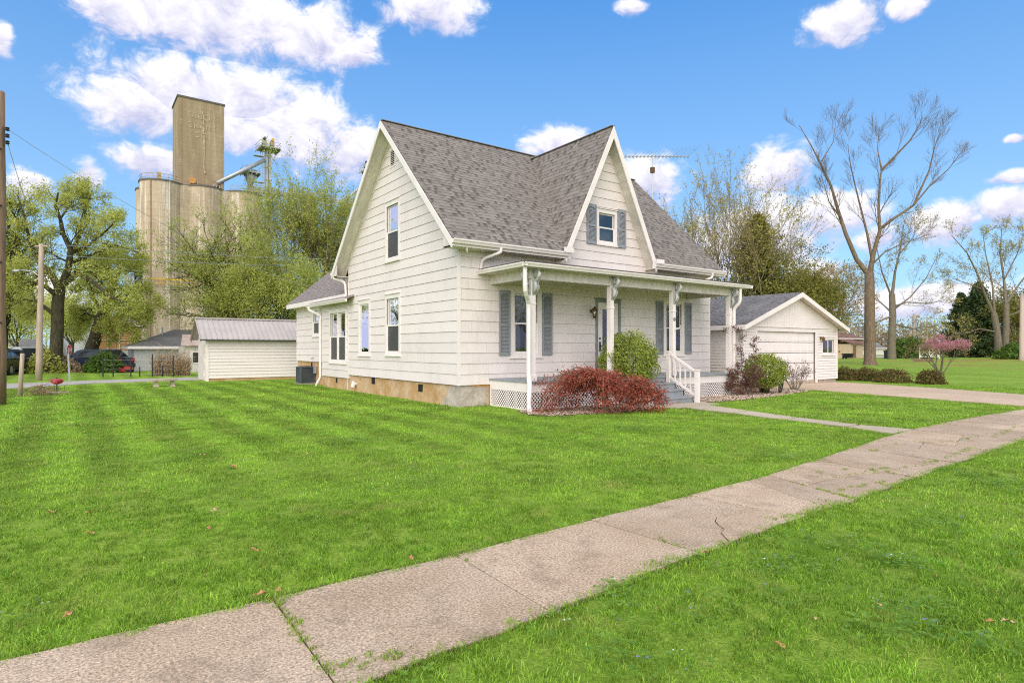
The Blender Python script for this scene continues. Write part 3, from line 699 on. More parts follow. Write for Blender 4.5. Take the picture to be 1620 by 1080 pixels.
def shingles(roof, O, eu, ev, wid, length, keep, near, expo=.145, seed=1, mats=('roof_a', 'roof_b', 'roof_c'), nsolo=0, rows=None):
    """laminated shingles on the plane O + s*eu + t*ev; keep(poly)->clipped poly; the nsolo nearest to `near` become objects"""
    r = random.Random(seed); O, eu, ev = Vector(O), Vector(eu).normalized(), Vector(ev).normalized(); nn = eu.cross(ev).normalized()
    if nn.z < 0: nn = -nn
    L = []
    for k in range(int(length / expo) + 1):
        t = k * expo; s = -r.uniform(0, .3)
        while s < wid:
            dark = r.random() < .40 and (not L or L[-1][4] > 0); w_ = r.choice([.08, .10, .13]) if dark else r.choice([.12, .15, .18, .22])
            L.append((s, t, w_, r.choices((0, 1, 2), (.62, .38, 0) if not dark else (.0, .35, .65))[0], .0 if dark else .009)); s += w_
    rot = Matrix((eu, ev, nn)).transposed().to_4x4()
    solo_i = set()
    if nsolo:
        c = Vector(near); dist = sorted((((O + eu * (s + w_ / 2) + ev * (t + .07)) - c).length, i) for i, (s, t, w_, m_, up) in enumerate(L) if s >= 0 and s + w_ <= wid and t + .15 < length and keep([(s, t), (s + w_, t), (s + w_, t + .15), (s, t + .15)]) == 4)
        solo_i = {i for d, i in dist[:nsolo]}
    mb = MB()
    for i, (s, t, w_, m_, up) in enumerate(L):
        if i in solo_i:
            key = (w_, m_)
            if key not in TABS: TABS[key] = tab_proto(w_ - .003, M[mats[m_]])
            o = bpy.data.objects.new('shingle', TABS[key]); COL.objects.link(o); o.parent = roof
            p = O + eu * s + ev * t + nn * up
            o.matrix_local = Matrix.Translation(p - world_loc(roof)) @ rot
            continue
        p = [(max(0, s), t), (min(wid, s + w_ - .003), t), (min(wid, s + w_ - .003), min(length, t + .150)), (max(0, s), min(length, t + .150))]
        if p[1][0] <= p[0][0]: continue
        p = keep(p, True)
        if len(p) < 3: continue
        f = [O + eu * a + ev * b + nn * (up + .012 - .009 * (b - t) / .15) for a, b in p]; g = [O + eu * a + ev * b for a, b in p]; n = len(p)
        mb.cur = m_; mb.add(f + g, [tuple(range(n))] + [(j, n + j, n + (j + 1) % n, (j + 1) % n) for j in range(n)])
    mb.build('shingle_courses', [M[x] for x in mats], roof, kind='stuff')
def keep_all(p, c=False): return p if c else 4
def keep_half(n, d):
    def f(p, c=False):
        q = clip(p, n, d)
        if c: return q
        return 4 if all(n[0] * a + n[1] * b <= d for a, b in p) else 0
    return f

HL, HW = 10.5, 7.64                      # length of the front wall, width of the gable wall
SLOPE = (8.45 - 4.24) / 4.27             # main roof, measured along V
def z_main(v): return 4.24 + SLOPE * (v + .45) if v < 3.82 else 8.45 - SLOPE * (v - 3.82)
DU, DZ, DSL = 5.2, 8.24, (8.24 - 4.34) / 1.9   # dormer ridge (U, z) and steepness along U
def house():
    H = thing('farmhouse', 'white two-storey farmhouse with steep grey shingle roof, front gable and porch', 'house', (HL / 2, HW / 2, 0))
    # ---- foundation
    fd = MB(); fd.box(.03, HL - .03, .03, HW - .02, -.2, .56); fd.box(.03, HL - .3, HW - .02, 10.44, -.2, .43)
    fo = fd.build('foundation', M['foundation'], H)
    e = MB(); e.box(.38, HL - .5, 10.44, 14.96, -.2, .94); e.build('foundation', M['foundation'], H)
    for (v, z) in ((5.5, .34), (2.15, .28)):
        v_ = MB(); v_.box(.018, .04, v - .13, v + .13, z, z + .21); v_.build('vent', M['dark'], fo)
    v_ = MB(); v_.box(.018, .04, 8.85, 9.0, .22, .40); v_.build('vent', M['dark'], fo)
    v_ = MB(); v_.box(.365, .39, 12.85, 13.02, .70, .90); v_.build('vent', M['dark'], fo)
    pp = MB(); pp.cyl((.03, 7.0, .28), (-.09, 7.0, .24), .055, n=10); pp.cyl((-.06, 7.0, .36), (-.09, 7.0, .16), .06, .075, 10); pp.build('dryer_vent', M['white'], H)
    rr = random.Random(4); pa = MB()
    pts = [(.02 + .0, 0, .02)]
    # pale patched stucco at the corner and the bare strip under the front siding
    pa.prism([(.024, -.001 + .03, -.1), (.024, .95, -.1), (.024, .75, .2), (.024, .62, .33), (.024, .50, .52), (.024, .03, .555)], (-.008, 0, 0)); pa.prism([(.016, .022, -.1), (.92, .022, -.1), (.92, .022, .50), (.016, .022, .555)], (0, .008, 0)); pa.build('patch', M['foundation_pale'], fo)
    rs_ = MB(); rs_.prism([(.32, .012, .535), (.90, .012, .50), (.93, .012, .60), (.35, .012, .60)], (0, .012, 0)); rs_.build('bare_sheathing', M['rust'], fo)
    dk = MB(); dk.box(.0, .05, .0, 7.62, .5555, .565); dk.build('sill_gap', M['dark'], fo)
    # ---- openings (casing rectangles: s0, s1, z0, z1)
    gw = {'up': (3.40, 4.46, 4.22, 6.10), 'lr': (3.36, 4.46, 1.30, 3.20), 'll': (5.65, 6.68, 1.27, 3.16)}
    fw_ = {'w1': (1.62, 2.73, 1.27, 3.21), 'w2': (7.95, 9.06, 1.27, 3.21)}
    ins = lambda c, k=.11: (c[0] + k, c[1] - k, c[2] + k * .8, c[3] - k * 1.25)
    rakes = [((-SLOPE, 1), 4.24 + SLOPE * .45 - .16), ((SLOPE, 1), 8.45 + SLOPE * 3.82 - .16)]
    course = .2825 * .985
    gcov = list(gw.values()) + [(3.70, 4.12, 7.12, 7.70)]
    wall(H, 'W', 0, 0, HW, .56, 8.4, rakes, [ins(c) for c in gw.values()], gcov, course, 0, M['siding'], M['siding_edge'], 1)
    door = (4.83, 5.92, .72, 3.03)
    dcov = list(fw_.values()) + [door]
    dh = [((0, 1), 4.30)]
    wall(H, 'S', 0, 0, HL, .56, 4.3, dh, [ins(c) for c in fw_.values()] + [(4.93, 5.82, .72, 2.93)], dcov, course, .61, M['siding'], M['siding_edge'], 2, name='wall')
    dw = (4.87, 5.76, 4.70, 5.80)
    wall(H, 'S', 0, DU - 1.9, DU + 1.9, .56 + course * 13, 8.2, [((-DSL, 1), DZ - DSL * DU - .12), ((DSL, 1), DZ + DSL * DU - .12)], [ins(dw, .08)], [dw], course, 0, M['siding'], M['siding_edge'], 3)
    wall(H, 'E', HL, 0, HW, .56, 8.4, rakes, [], [], course, 0, M['siding'], M['siding_edge'], 4)
    bw = MB(); bw.box(.0, HL, HW - .14, HW, .56, 4.3); bw.build('wall', M['siding'], H)
    cb = MB()
    for (x, y) in ((-.02, -.02), (HL - .06, -.02)): cb.box(x, x + .08, y, y + .08, .555, 4.16)
    cb.build('corner_board', M['white'], H)
    cb2 = MB(); cb2.box(-.022, .05, HW - .045, HW + .015, .44, 3.9); cb2.build('corner_board', M['white'], H)
    # ---- windows
    for key, kind in (('up', 'double'), ('lr', 'double'), ('ll', 'single')):
        w_, (a, b, lo, hi) = window(H, 'W', 0, *gw[key], kind=kind, screen=True)
        mid = (lo + hi) / 2
        if key == 'up': curtain(w_, 'W', 0, a, b, mid - .02, hi, -.13); sc = MB(); wbox(sc, 'W', 0, a + .03, a + (b - a) * .70, lo, mid, -.15, -.14); sc.build('blind', M['screen'], w_)
        elif key == 'lr': curtain(w_, 'W', 0, a + (b - a) * .0, a + (b - a) * .75, lo, mid, -.16, M['screen'])
        else: curtain(w_, 'W', 0, a, b, lo, hi, -.16)
    for key in fw_:
        w_, (a, b, lo, hi) = window(H, 'S', 0, *fw_[key], drip=True, casing=.15)
        curtain(w_, 'S', 0, a, a + (b - a) * .42, lo, hi, -.17); curtain(w_, 'S', 0, a + (b - a) * .62, b, lo, hi, -.17)
    w_, (a, b, lo, hi) = window(H, 'S', 0, *dw, casing=.10)
    curtain(w_, 'S', 0, a, b, lo, lo + (hi - lo) * .5, -.14); curtain(w_, 'S', 0, a, a + (b - a) * .35, lo, hi, -.16)
    # ---- shutters
    def shutter(s0, s1, z0, z1, m_, louver=True):
        f = MB(); t = .05
        for a_, b_ in ((s0, s0 + t), (s1 - t, s1)): wbox(f, 'S', 0, a_, b_, z0, z1, .02, .062)
        zm = z0 + (z1 - z0) * .47
        for a_, b_ in ((z0, z0 + .09), (zm - .04, zm + .04), (z1 - .09, z1)): wbox(f, 'S', 0, s0 + t, s1 - t, a_, b_, .02, .06)
        # arched head of the upper panel
        arch = [(s0 + t, z1 - .09)] + [(s0 + t + (s1 - s0 - 2 * t) * i / 8, z1 - .09 - .045 * abs(i / 4 - 1) ** 2) for i in range(9)] + [(s1 - t, z1 - .09)]
        f.prism([pt('S', 0, s, z, .022) for s, z in arch], pt('S', 0, 0, 0, .036)); wbox(f, 'S', 0, s0 + t, s1 - t, z0 + .09, z1 - .09, .02, .026)
        sh = f.build('shutter', m_, H); lv = MB(); z = z0 + .10
        while z < z1 - .14:
            if abs(z - zm + .015) > .06: lv.add([pt('S', 0, s0 + t, z, .05), pt('S', 0, s1 - t, z, .05), pt('S', 0, s1 - t, z + .034, .03), pt('S', 0, s0 + t, z + .034, .03), pt('S', 0, s0 + t, z - .004, .03), pt('S', 0, s1 - t, z - .004, .03)], [(0, 1, 2, 3), (4, 5, 1, 0)])
            z += .037
        lv.build('louver', m_, sh, kind='stuff')
    for s0, s1 in ((1.25, 1.61), (2.74, 3.10), (7.585, 7.94), (9.07, 9.42)): shutter(s0, s1, 1.33, 3.09, M['shutter'])
    for s0, s1 in ((4.46, 4.85), (5.78, 6.13)): shutter(s0, s1, 4.68, 5.88, M['shutter_grey'])
    # ---- gable vent
    vt = MB(); a, b, c, d = 3.70, 4.12, 7.12, 7.70
    wbox(vt, 'W', 0, a, a + .06, c, d, 0, .03); wbox(vt, 'W', 0, b - .06, b, c, d, 0, .03); wbox(vt, 'W', 0, a + .06, b - .06, d - .06, d, 0, .028); wbox(vt, 'W', 0, a + .06, b - .06, c, c + .06, 0, .028)
    vp = vt.build('gable_vent', M['white'], H); bk = MB(); wbox(bk, 'W', 0, a + .06, b - .06, c + .06, d - .06, .001, .004); bk.build('vent_back', M['dark'], vp)
    for i in range(8):
        z = c + .085 + i * .056; s_ = MB(); s_.prism([pt('W', 0, a + .06, z, .028), pt('W', 0, b - .06, z, .028), pt('W', 0, b - .06, z + .024, .012), pt('W', 0, a + .06, z + .024, .012)], pt('W', 0, 0, -.004, 0)); s_.build('slat', M['white'], vp)
    # ---- front door
    dt = MB(); wbox(dt, 'S', 0, 4.83, 4.93, .72, 3.03, 0, .036); wbox(dt, 'S', 0, 5.82, 5.92, .72, 3.03, 0, .036); wbox(dt, 'S', 0, 4.93, 5.82, 2.93, 3.03, 0, .034); wbox(dt, 'S', 0, 4.80, 5.95, 3.03, 3.055, 0, .055)
    do = dt.build('front_door', M['trim_grey'], H)
    st = MB(); q0, q1 = 4.935, 5.815
    wbox(st, 'S', 0, q0, q0 + .20, .74, 2.925, -.03, .012); wbox(st, 'S', 0, q1 - .20, q1, .74, 2.925, -.03, .012); wbox(st, 'S', 0, q0 + .20, q1 - .20, 2.72, 2.925, -.03, .011); wbox(st, 'S', 0, q0 + .20, q1 - .20, .74, 1.50, -.03, .011)
    st.build('storm_door', M['white'], do)
    g = MB(); g.poly([pt('S', 0, s, z, -.01) for s, z in ((q0 + .20, 1.50), (q1 - .20, 1.50), (q1 - .20, 2.72), (q0 + .20, 2.72))]); g.build('pane', M['pane'], do)
    bd = MB(); wbox(bd, 'S', 0, q0, q1, .74, 2.93, -.139, -.09); bd.build('inner_door', M['room'], do)
    hd = MB(); wbox(hd, 'S', 0, 5.00, 5.05, 1.42, 1.72, .012, .03); hd.tube([pt('S', 0, 5.025, 1.60, .03), pt('S', 0, 5.025, 1.60, .07), pt('S', 0, 5.16, 1.61, .07)], .014, 8); hd.cyl(pt('S', 0, 5.025, 1.82, .012), pt('S', 0, 5.025, 1.82, .03), .03, n=10); hd.build('handle', M['black'], do)
    # ---- porch lamp
    lx, lz = 4.66, 2.62; lm = MB(); lm.cyl(pt('S', 0, lx, lz + .02, .015), pt('S', 0, lx, lz + .02, .05), .06, n=12); lm.tube([pt('S', 0, lx, lz + .02, .05), pt('S', 0, lx, lz + .10, .12), pt('S', 0, lx, lz + .06, .17)], .014, 8)
    lm.lathe((lx, -.17, lz + .02), [(.015, .14), (.03, .11), (.095, .05), (.10, .03), (.085, .03)], 12); lm.lathe((lx, -.17, lz - .20), [(.02, 0), (.05, .02), (.055, .03)], 12)
    for k in range(6): lm.bar((lx + .052 * math.cos(k * 1.047), -.17 + .052 * math.sin(k * 1.047), lz - .17), (lx + .085 * math.cos(k * 1.047), -.17 + .085 * math.sin(k * 1.047), lz + .05), .01, .01)
    lo_ = lm.build('wall_lamp', M['brass'], H); lg = MB(); lg.lathe((lx, -.17, lz - .17), [(.045, 0), (.078, .21), (.07, .215)], 12); lg.build('lamp_glass', M['lampglass'], lo_, smooth=True)
    # ---- main roof
    U0, U1, V0, VR, VB = -.45, 10.72, -.45, 3.82, 8.09
    th = .10
    rf = MB()
    ve = lambda u, v, dz=0: (u, v, z_main(v) + dz)
    vv = lambda u: (DZ - DSL * abs(u - DU) - 4.24) / SLOPE - .45           # valley line of the dormer in plan
    uL = DU - (DZ - 4.24) / DSL
    uR = 2 * DU - uL
    vtop = vv(DU)
    front = [(U0, V0), (uL, V0), (DU, vtop), (uR, V0), (U1, V0), (U1, VR), (U0, VR)]
    # split into convex pieces
    for pc in ([(U0, V0), (uL, V0), (DU, vtop), (DU, VR), (U0, VR)], [(uR, V0), (U1, V0), (U1, VR), (DU, VR), (DU, vtop)]):
        rf.prism([ve(u, v, -.012) for u, v in pc], (0, 0, -th))
    rf.prism([ve(U0, VR, -.012), ve(U1, VR, -.012), ve(U1, VB, -.012), ve(U0, VB, -.012)], (0, 0, -th))
    roof = rf.build('roof', M['roof_base'], H)
    Lm = math.hypot(4.27, 4.21)
    kv = 4.27 / Lm; kz = 4.21 / Lm
    # valley half planes in plane coordinates (s = u - U0, t along the slope): z_main >= z_dormer
    nl = (DSL, -kz); dl = DSL * (DU - U0) - (DZ - 4.24)      # left of the dormer: DSL*s - kz*t <= dl
    nr = (-DSL, -kz); dr = -DSL * (DU - U0) - (DZ - 4.24)
    def keep_main(p, c=False):
        cx = sum(q[0] for q in p) / len(p)
        n, d = (nl, dl) if cx < DU - U0 else (nr, dr)
        if c: return clip(p, n, d)
        return 4 if all(n[0] * a + n[1] * b <= d for a, b in p) else 0
    shingles(roof, (U0, V0, 4.24), (1, 0, 0), (0, kv, kz), U1 - U0, Lm, keep_main, (.5, -.45, 4.6), seed=3, nsolo=240)
    shingles(roof, (U0, VB, 4.24), (1, 0, 0), (0, -kv, kz), U1 - U0, Lm, keep_all, (0, 0, 0), seed=9)
    # dormer roof
    DV0 = -.42
    df = MB(); dn = .012
    for sg in (-1, 1):
        e_ = (DU + sg * 1.98); ze = DZ - DSL * 1.98
        v_at = lambda u: (DZ - DSL * abs(u - DU) - 4.24) / SLOPE - .45
        df.prism([(DU, DV0, DZ - dn), (e_, DV0, ze - dn), (e_, max(DV0 + .01, v_at(e_) + .2), ze - dn), (DU, vtop + .25, DZ - dn)], (0, 0, -.13))
    droof = df.build('dormer_roof', M['roof_base'], H)
    Ld = math.hypot(1.98, 1.98 * DSL); ku, kz2 = 1.98 / Ld, 1.98 * DSL / Ld
    # plane coords: s along V from DV0, t up the slope from the foot; keep where v <= valley(v) => s <= (t*kz2 + ze-4.24)/SLOPE - .45 - DV0
    ze = DZ - DSL * 1.98
    kp = keep_half((1, -kz2 / SLOPE), (ze - 4.24) / SLOPE - .45 - DV0 + .03)
    shingles(droof, (DU - 1.98, DV0, ze), (0, 1, 0), (ku, 0, kz2), vtop - DV0 + .3, Ld, kp, (3.3, -.4, 4.5), seed=5, nsolo=60)
    shingles(droof, (DU + 1.98, DV0, ze), (0, 1, 0), (-ku, 0, kz2), vtop - DV0 + .3, Ld, kp, (3.3, -.4, 4.5), seed=6)
    rc = MB(); rc.bar((U0, VR, 8.45), (U1, VR, 8.45), .20, .02); rc.build('ridge_cap', M['roof_a'], roof)
    rc = MB(); rc.bar((DU, DV0, DZ + .012), (DU, vtop + .2, DZ + .012), .14, .02); rc.build('ridge_cap', M['roof_a'], droof)
    vl = MB()
    for sg in (-1, 1): vl.bar((DU + sg * 1.9, vv(DU + 1.9) , DZ - DSL * 1.9 + .004), (DU, vtop, DZ + .002), .07, .012)
    vl.build('valley_flashing', M['dark_metal'], roof)
    # ---- rakes, soffits and fascia
    for u_a, u_b, sgn in ((U0, 0, -1), (HL, U1, 1)):
        sf = MB()
        for va, vb in ((V0, VR), (VR, VB)):
            sf.prism([(u_a, va, z_main(va) - .125), (u_b, va, z_main(va) - .125), (u_b, vb, z_main(vb) - .125), (u_a, vb, z_main(vb) - .125)], (0, 0, -.03))
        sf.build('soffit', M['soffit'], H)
        ue = U0 if sgn < 0 else U1
        for va, vb in ((V0, VR), (VR, VB)):
            rk = MB(); rk.prism([(ue, va, z_main(va) - .02), (ue, vb, z_main(vb) - .02), (ue, vb, z_main(vb) - .23), (ue, va, z_main(va) - .23)], (sgn * .03, 0, 0)); rk.build('rake_board', M['white'], H)
            if sgn < 0:
                fz = MB(); fz.prism([(-.03, va, z_main(va) - .155), (-.03, vb, z_main(vb) - .155), (-.03, vb, z_main(vb) - .30), (-.03, va, z_main(va) - .30)], (.028, 0, 0)); fz.build('frieze_board', M['white_dirty'], H)
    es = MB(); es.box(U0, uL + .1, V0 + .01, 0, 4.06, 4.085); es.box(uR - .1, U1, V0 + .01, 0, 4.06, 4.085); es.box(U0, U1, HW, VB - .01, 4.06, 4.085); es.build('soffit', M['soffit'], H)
    fc = MB(); fc.box(U0, DU - 1.75, V0 - .004, V0 + .02, 4.06, 4.225); fc.box(DU + 1.75, U1, V0 - .004, V0 + .02, 4.06, 4.225); fc.box(U0, U1, VB - .02, VB + .004, 4.06, 4.225); fc.build('fascia', M['white'], H)
    br = MB(); br.prism([(U0, V0, 4.06), (U0, 0.02, 4.06), (U0, 0.02, 4.55)], (.03, 0, 0)); br.build('rake_return', M['white_dirty'], H); br = MB(); br.prism([(U0, HW + .0, 4.06), (U0, VB, 4.06), (U0, HW, 4.5)], (.03, 0, 0)); br.build('rake_return', M['white_dirty'], H)
    gutter(H, (U0 - .02, V0 - .004, 4.235), (DU - 1.86, V0 - .004, 4.235), (0, -1, 0)); gutter(H, (DU + 1.86, V0 - .004, 4.235), (U1 + .02, V0 - .004, 4.235), (0, -1, 0)); gutter(H, (U0 - .02, VB + .004, 4.235), (U1, VB + .004, 4.235), (0, 1, 0))
    for u in (DU - 1.98, DU + 1.9):
        sg_ = MB(); sg_.box(u - .12, u + .24, V0 - .135, V0 - .115, 4.22, 4.36); sg_.build('splash_guard', M['white'], H)
    # dormer rakes
    for sg in (-1, 1):
        a_, b_ = (DU, DZ), (DU + sg * 2.0, DZ - DSL * 2.0)
        rk = MB(); rk.prism([(a_[0], DV0, a_[1] - .01), (b_[0], DV0, b_[1] - .01), (b_[0] - sg * .09, DV0, b_[1] - .17), (a_[0], DV0, a_[1] - .36)], (0, -.03, 0)); rk.build('rake_board', M['white'], H)
        sf = MB(); sf.prism([(a_[0], DV0, a_[1] - .17), (b_[0], DV0, b_[1] - .17), (b_[0], 0.0, b_[1] - .17), (a_[0], 0.0, a_[1] - .17)], (0, 0, -.03)); sf.build('soffit', M['soffit'], H)
    # ---- small downspouts from the main gutter on to the porch roof
    downspout(H, bend([(.98, -.50, 4.13), (.98, -.50, 4.02), (.66, -.10, 3.86), (.64, -.07, 3.55)]), .038)
    downspout(H, bend([(9.98, -.50, 4.13), (9.98, -.48, 3.98), (9.66, -.14, 3.80), (9.4, -.14, 3.72)]), .038)
    # ---- porch
    PU0, PU1, PV = .93, 9.36, -1.80
    pf = MB(); pf.box(PU0, PU1, PV, -.022, .675, .72); fl = pf.build('porch_floor', M['grey_floor'], H)
    for bx_ in ((PU0 + .03, PU0 + .06, PV + .09, -.022), (PU0 + .03, 4.05, PV + .06, PV + .09), (5.98, PU1 - .03, PV + .06, PV + .09), (PU1 - .06, PU1 - .03, PV + .09, -.022)):
        sk = MB(); sk.box(*bx_, .47, .675); sk.build('skirt_board', M['white'], H)
    def lattice(p0, p1, z0, z1, nrm):
        """two crossed layers of thin strips between p0 and p1"""
        p0, p1, nrm = Vector(p0), Vector(p1), Vector(nrm); L = (p1 - p0).length; d = (p1 - p0) / L; hh = z1 - z0; fr = MB()
        for za, zb in ((z0, z0 + .035), (z1 - .03, z1)): fr.prism([p0 + Vector((0, 0, za)), p1 + Vector((0, 0, za)), p1 + Vector((0, 0, zb)), p0 + Vector((0, 0, zb))], nrm * .022)
        for s in (0, L - .035): fr.prism([p0 + d * s + Vector((0, 0, z0)), p0 + d * (s + .035) + Vector((0, 0, z0)), p0 + d * (s + .035) + Vector((0, 0, z1)), p0 + d * s + Vector((0, 0, z1))], nrm * .024)
        panel = fr.build('lattice_panel', M['white'], H); st_ = MB(); pitch = .098; ws = .034 * .5
        for lay, sg in ((.002, 1), (.009, -1)):
            k = -hh
            while k < L + hh:
                q = [(k - ws, 0), (k + ws, 0), (k + ws + sg * hh, hh), (k - ws + sg * hh, hh)]
                q = clip(clip(q, (-1, 0), 0), (1, 0), L)
                if len(q) > 2: st_.prism([p0 + d * a + Vector((0, 0, z0 + b)) + nrm * lay for a, b in q], nrm * .006)
                k += pitch
        st_.build('lattice_strip', M['white'], panel, kind='stuff')
    lattice((PU0 + .05, -.03, 0), (PU0 + .05, PV + .07, 0), .0, .47, (-1, 0, 0)); lattice((PU0 + .05, PV + .08, 0), (4.05, PV + .08, 0), .0, .47, (0, -1, 0)); lattice((5.99, PV + .08, 0), (PU1 - .04, PV + .08, 0), .0, .47, (0, -1, 0)); lattice((PU1 - .05, PV + .08, 0), (PU1 - .05, -.03, 0), .0, .47, (1, 0, 0))
    ud = MB(); ud.box(PU0 + .12, 4.04, PV + .15, -.05, .0, .60); ud.box(6.0, PU1 - .12, PV + .15, -.05, .0, .60); ud.build('porch_shade', M['dark'], H)  # black boxes put the shade under the porch into colour, close behind the lattice
    # roof of the porch: shallow hip, gutter round three sides
    a0, a1, av = .62, 9.78, -2.02
    pr = MB(); zz0, zz1 = 3.59, 3.80; ia, ib = .62 + .9, 9.78 - .9
    pr.prism([(a0, av, zz0), (a1, av, zz0), (ib, -.022, zz1), (ia, -.022, zz1)], (0, 0, -.05)); pr.prism([(a0, -.022, zz0), (a0, av, zz0), (ia, -.022, zz1)], (0, 0, -.05)); pr.prism([(a1, av, zz0), (a1, -.022, zz0), (ib, -.022, zz1)], (0, 0, -.05))
    prf = pr.build('porch_roof', M['roof_c'], H)
    ed = MB(); ed.box(a0 - .01, a1 + .01, av - .012, av + .03, zz0 - .02, zz0 + .018); ed.box(a0 - .012, a0 + .03, av, -.022, zz0 - .02, zz0 + .0165); ed.box(a1 - .03, a1 + .012, av, -.022, zz0 - .02, zz0 + .0165); ed.build('drip_edge', M['roof_base'], prf)
    gutter(H, (a0 - .10, av, zz0 - .03), (a1 + .10, av, zz0 - .03), (0, -1, 0), .10); gutter(H, (a0, -.022, zz0 - .03), (a0, av - .10, zz0 - .03), (-1, 0, 0), .10); gutter(H, (a1, -.022, zz0 - .03), (a1, av - .10, zz0 - .03), (1, 0, 0), .10)
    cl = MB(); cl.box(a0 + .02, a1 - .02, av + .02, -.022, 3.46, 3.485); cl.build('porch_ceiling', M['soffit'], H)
    bm = MB(); bv0, bv1 = -1.73, -1.57; bm.box(.96, 9.32, bv0, bv1, 3.22, 3.46); bm.box(.96, 1.12, bv1, -.022, 3.22, 3.459); bm.box(9.16, 9.32, bv1, -.022, 3.22, 3.459); bm.build('porch_beam', M['white_dirty'], H)
    def bracket(post, base, d):
        """scrolled bracket: volute, S-curve and leaf on a flat back plate; d = direction it reaches"""
        d = Vector(d); base = Vector(base); z = Vector((0, 0, 1)); mb = MB(); side = d.cross(z)
        P = lambda a, h: base + d * a + z * h
        mb.prism([P(.0, 0) - side * .045, P(.0, 0) + side * .045, P(.03, 0) + side * .045, P(.03, 0) - side * .045], z * -.62)
        mb.prism([P(0, 0) - side * .05, P(.27, 0) - side * .05, P(.27, 0) + side * .05, P(0, 0) + side * .05], z * -.035)
        sp = []
        for i in range(20):
            t = i / 19; a = -1.2 + t * 9.5; r_ = .105 * (1 - t * .80); sp.append(P(.145 + r_ * math.cos(a), -.14 + r_ * math.sin(a)))
        mb.tube(sp, [.026 - .010 * i / 19 for i in range(20)], 6, sq=1.9)
        mb.tube([P(.20, -.05), P(.25, -.14), P(.20, -.23), P(.10, -.27), P(.075, -.35), P(.11, -.42), P(.075, -.50), P(.03, -.58)], [.03, .034, .034, .03, .036, .04, .03, .018], 6, sq=1.5)
        mb.lathe(tuple(P(.145, -.165)), [(.005, -.005), (.03, .01), (.03, .04), (.005, .055)], 8)
        mb.tube([P(.05, -.25), P(.13, -.255), P(.17, -.285)], [.02, .026, .008], 6)
        mb.build('bracket', M['scroll'], post, smooth=True)
    posts = [(1.10, [(-.0, 1, 0), (1, 0, 0)]), (3.82, [(1, 0, 0)]), (6.42, [(1, 0, 0)]), (9.24, [(1, 0, 0)])]
    for i, (u, ds) in enumerate(posts):
        pv_ = -1.65; h = .068; p_ = MB(); p_.box(u - h, u + h, pv_ - h, pv_ + h, .86, 3.22); p_.box(u - h - .022, u + h + .022, pv_ - h - .022, pv_ + h + .022, .72, .86)
        p_.box(u - h - .01, u + h + .01, pv_ - h - .01, pv_ + h + .01, 2.60, 2.64)
        po = p_.build('porch_post', M['white'], H)
        if i == 0:
            bracket(po, (u, pv_ - h, 3.46), (0, -1, 0)); bracket(po, (u + h + .0, pv_ - .03, 3.46), (1, 0, 0)); bracket(po, (u - h, pv_ + .0, 3.46), (-1, 0, 0))
        else: bracket(po, (u + h, pv_ - .05, 3.46), (1, 0, 0)); bracket(po, (u, pv_ - h, 3.46), (0, -1, 0))
        if i == 2:
            nb = MB(); nb.cyl((u, pv_ - h - .003, 2.38), (u, pv_ - h - .012, 2.38), .055, n=16); pl_ = nb.build('number_plaque', M['trim_grey'], po)
            hk = MB(); hk.tube([(u, pv_ - h, 2.06), (u + .02, pv_ - h - .16, 2.10), (u + .02, pv_ - h - .24, 2.20)], .012, 6); hk.build('flag_holder', M['white'], po)
    # long downspout at the left post, short one at the right post
    downspout(H, bend([(.64, -1.98, 3.50), (.64, -1.98, 2.88), (.92, -1.76, 2.62), (.92, -1.76, .85), (.86, -1.88, .62), (.80, -1.93, .30), (.80, -1.93, .10), (.70, -2.08, .05)], .3), .05)
    downspout(H, bend([(9.36, -1.98, 3.5), (9.36, -1.98, 3.0), (9.34, -1.77, 2.80), (9.34, -1.77, .74)], .3), .045)
    # ---- steps with the railing on their right
    stp = [(.545, -1.80, -2.13), (.365, -2.13, -2.43), (.185, -2.43, -2.74)]
    for z, va, vb in stp:
        t_ = MB(); t_.box(4.02, 6.0, vb - .03, va, z - .04, z); t_.box(4.05, 5.97, vb, vb + .025, max(.0, z - .18), z - .04); t_.build('step', M['grey_floor'], H)
    for u in (4.05, 5.93):
        sg = MB(); sg.prism([(u, -1.80, .0), (u, -2.71, .0), (u, -2.71, .142), (u, -2.43, .142), (u, -2.43, .322), (u, -2.13, .322), (u, -2.13, .502), (u, -1.80, .502)], (.035, 0, 0)); sg.build('stringer', M['grey_floor'], H)
    rs2 = MB(); rs2.box(4.05, 5.97, -1.775, -1.75, .545, .675); rs2.build('riser', M['grey_floor'], H)
    nw = MB(); nw.box(5.92, 6.03, -1.93, -1.82, .40, 1.40); nw.box(5.905, 6.045, -1.945, -1.805, 1.40, 1.43); nw.build('newel_post', M['white'], H)
    nw = MB(); nw.box(5.91, 6.02, -2.93, -2.82, .0, .90); nw.box(5.895, 6.035, -2.945, -2.805, .90, .93); nw.build('newel_post', M['white'], H)
    nw = MB(); nw.box(4.0, 4.09, -2.93, -2.84, .0, .62); nw.build('newel_post', M['white'], H)
    hr = MB(); hr.bar((5.97, -1.93, 1.36), (5.965, -2.83, .86), .06, .06); hr.build('handrail', M['white'], H)
    hr = MB(); hr.bar((5.97, -1.93, .68), (5.965, -2.83, .20), .05, .06); hr.build('lower_rail', M['white'], H)
    for i in range(4):
        t = (i + 1) / 5; v = -1.93 - .9 * t; b_ = MB(); b_.box(5.952, 5.985, v - .017, v + .017, .70 - .48 * t, 1.34 - .5 * t); b_.build('baluster', M['white'], H)
    # ---- rear ell: bump-out with the twin window, then the taller kitchen wall
    # section A, flush with the gable wall
    ta = (7.80, 9.62, .96, 2.98)
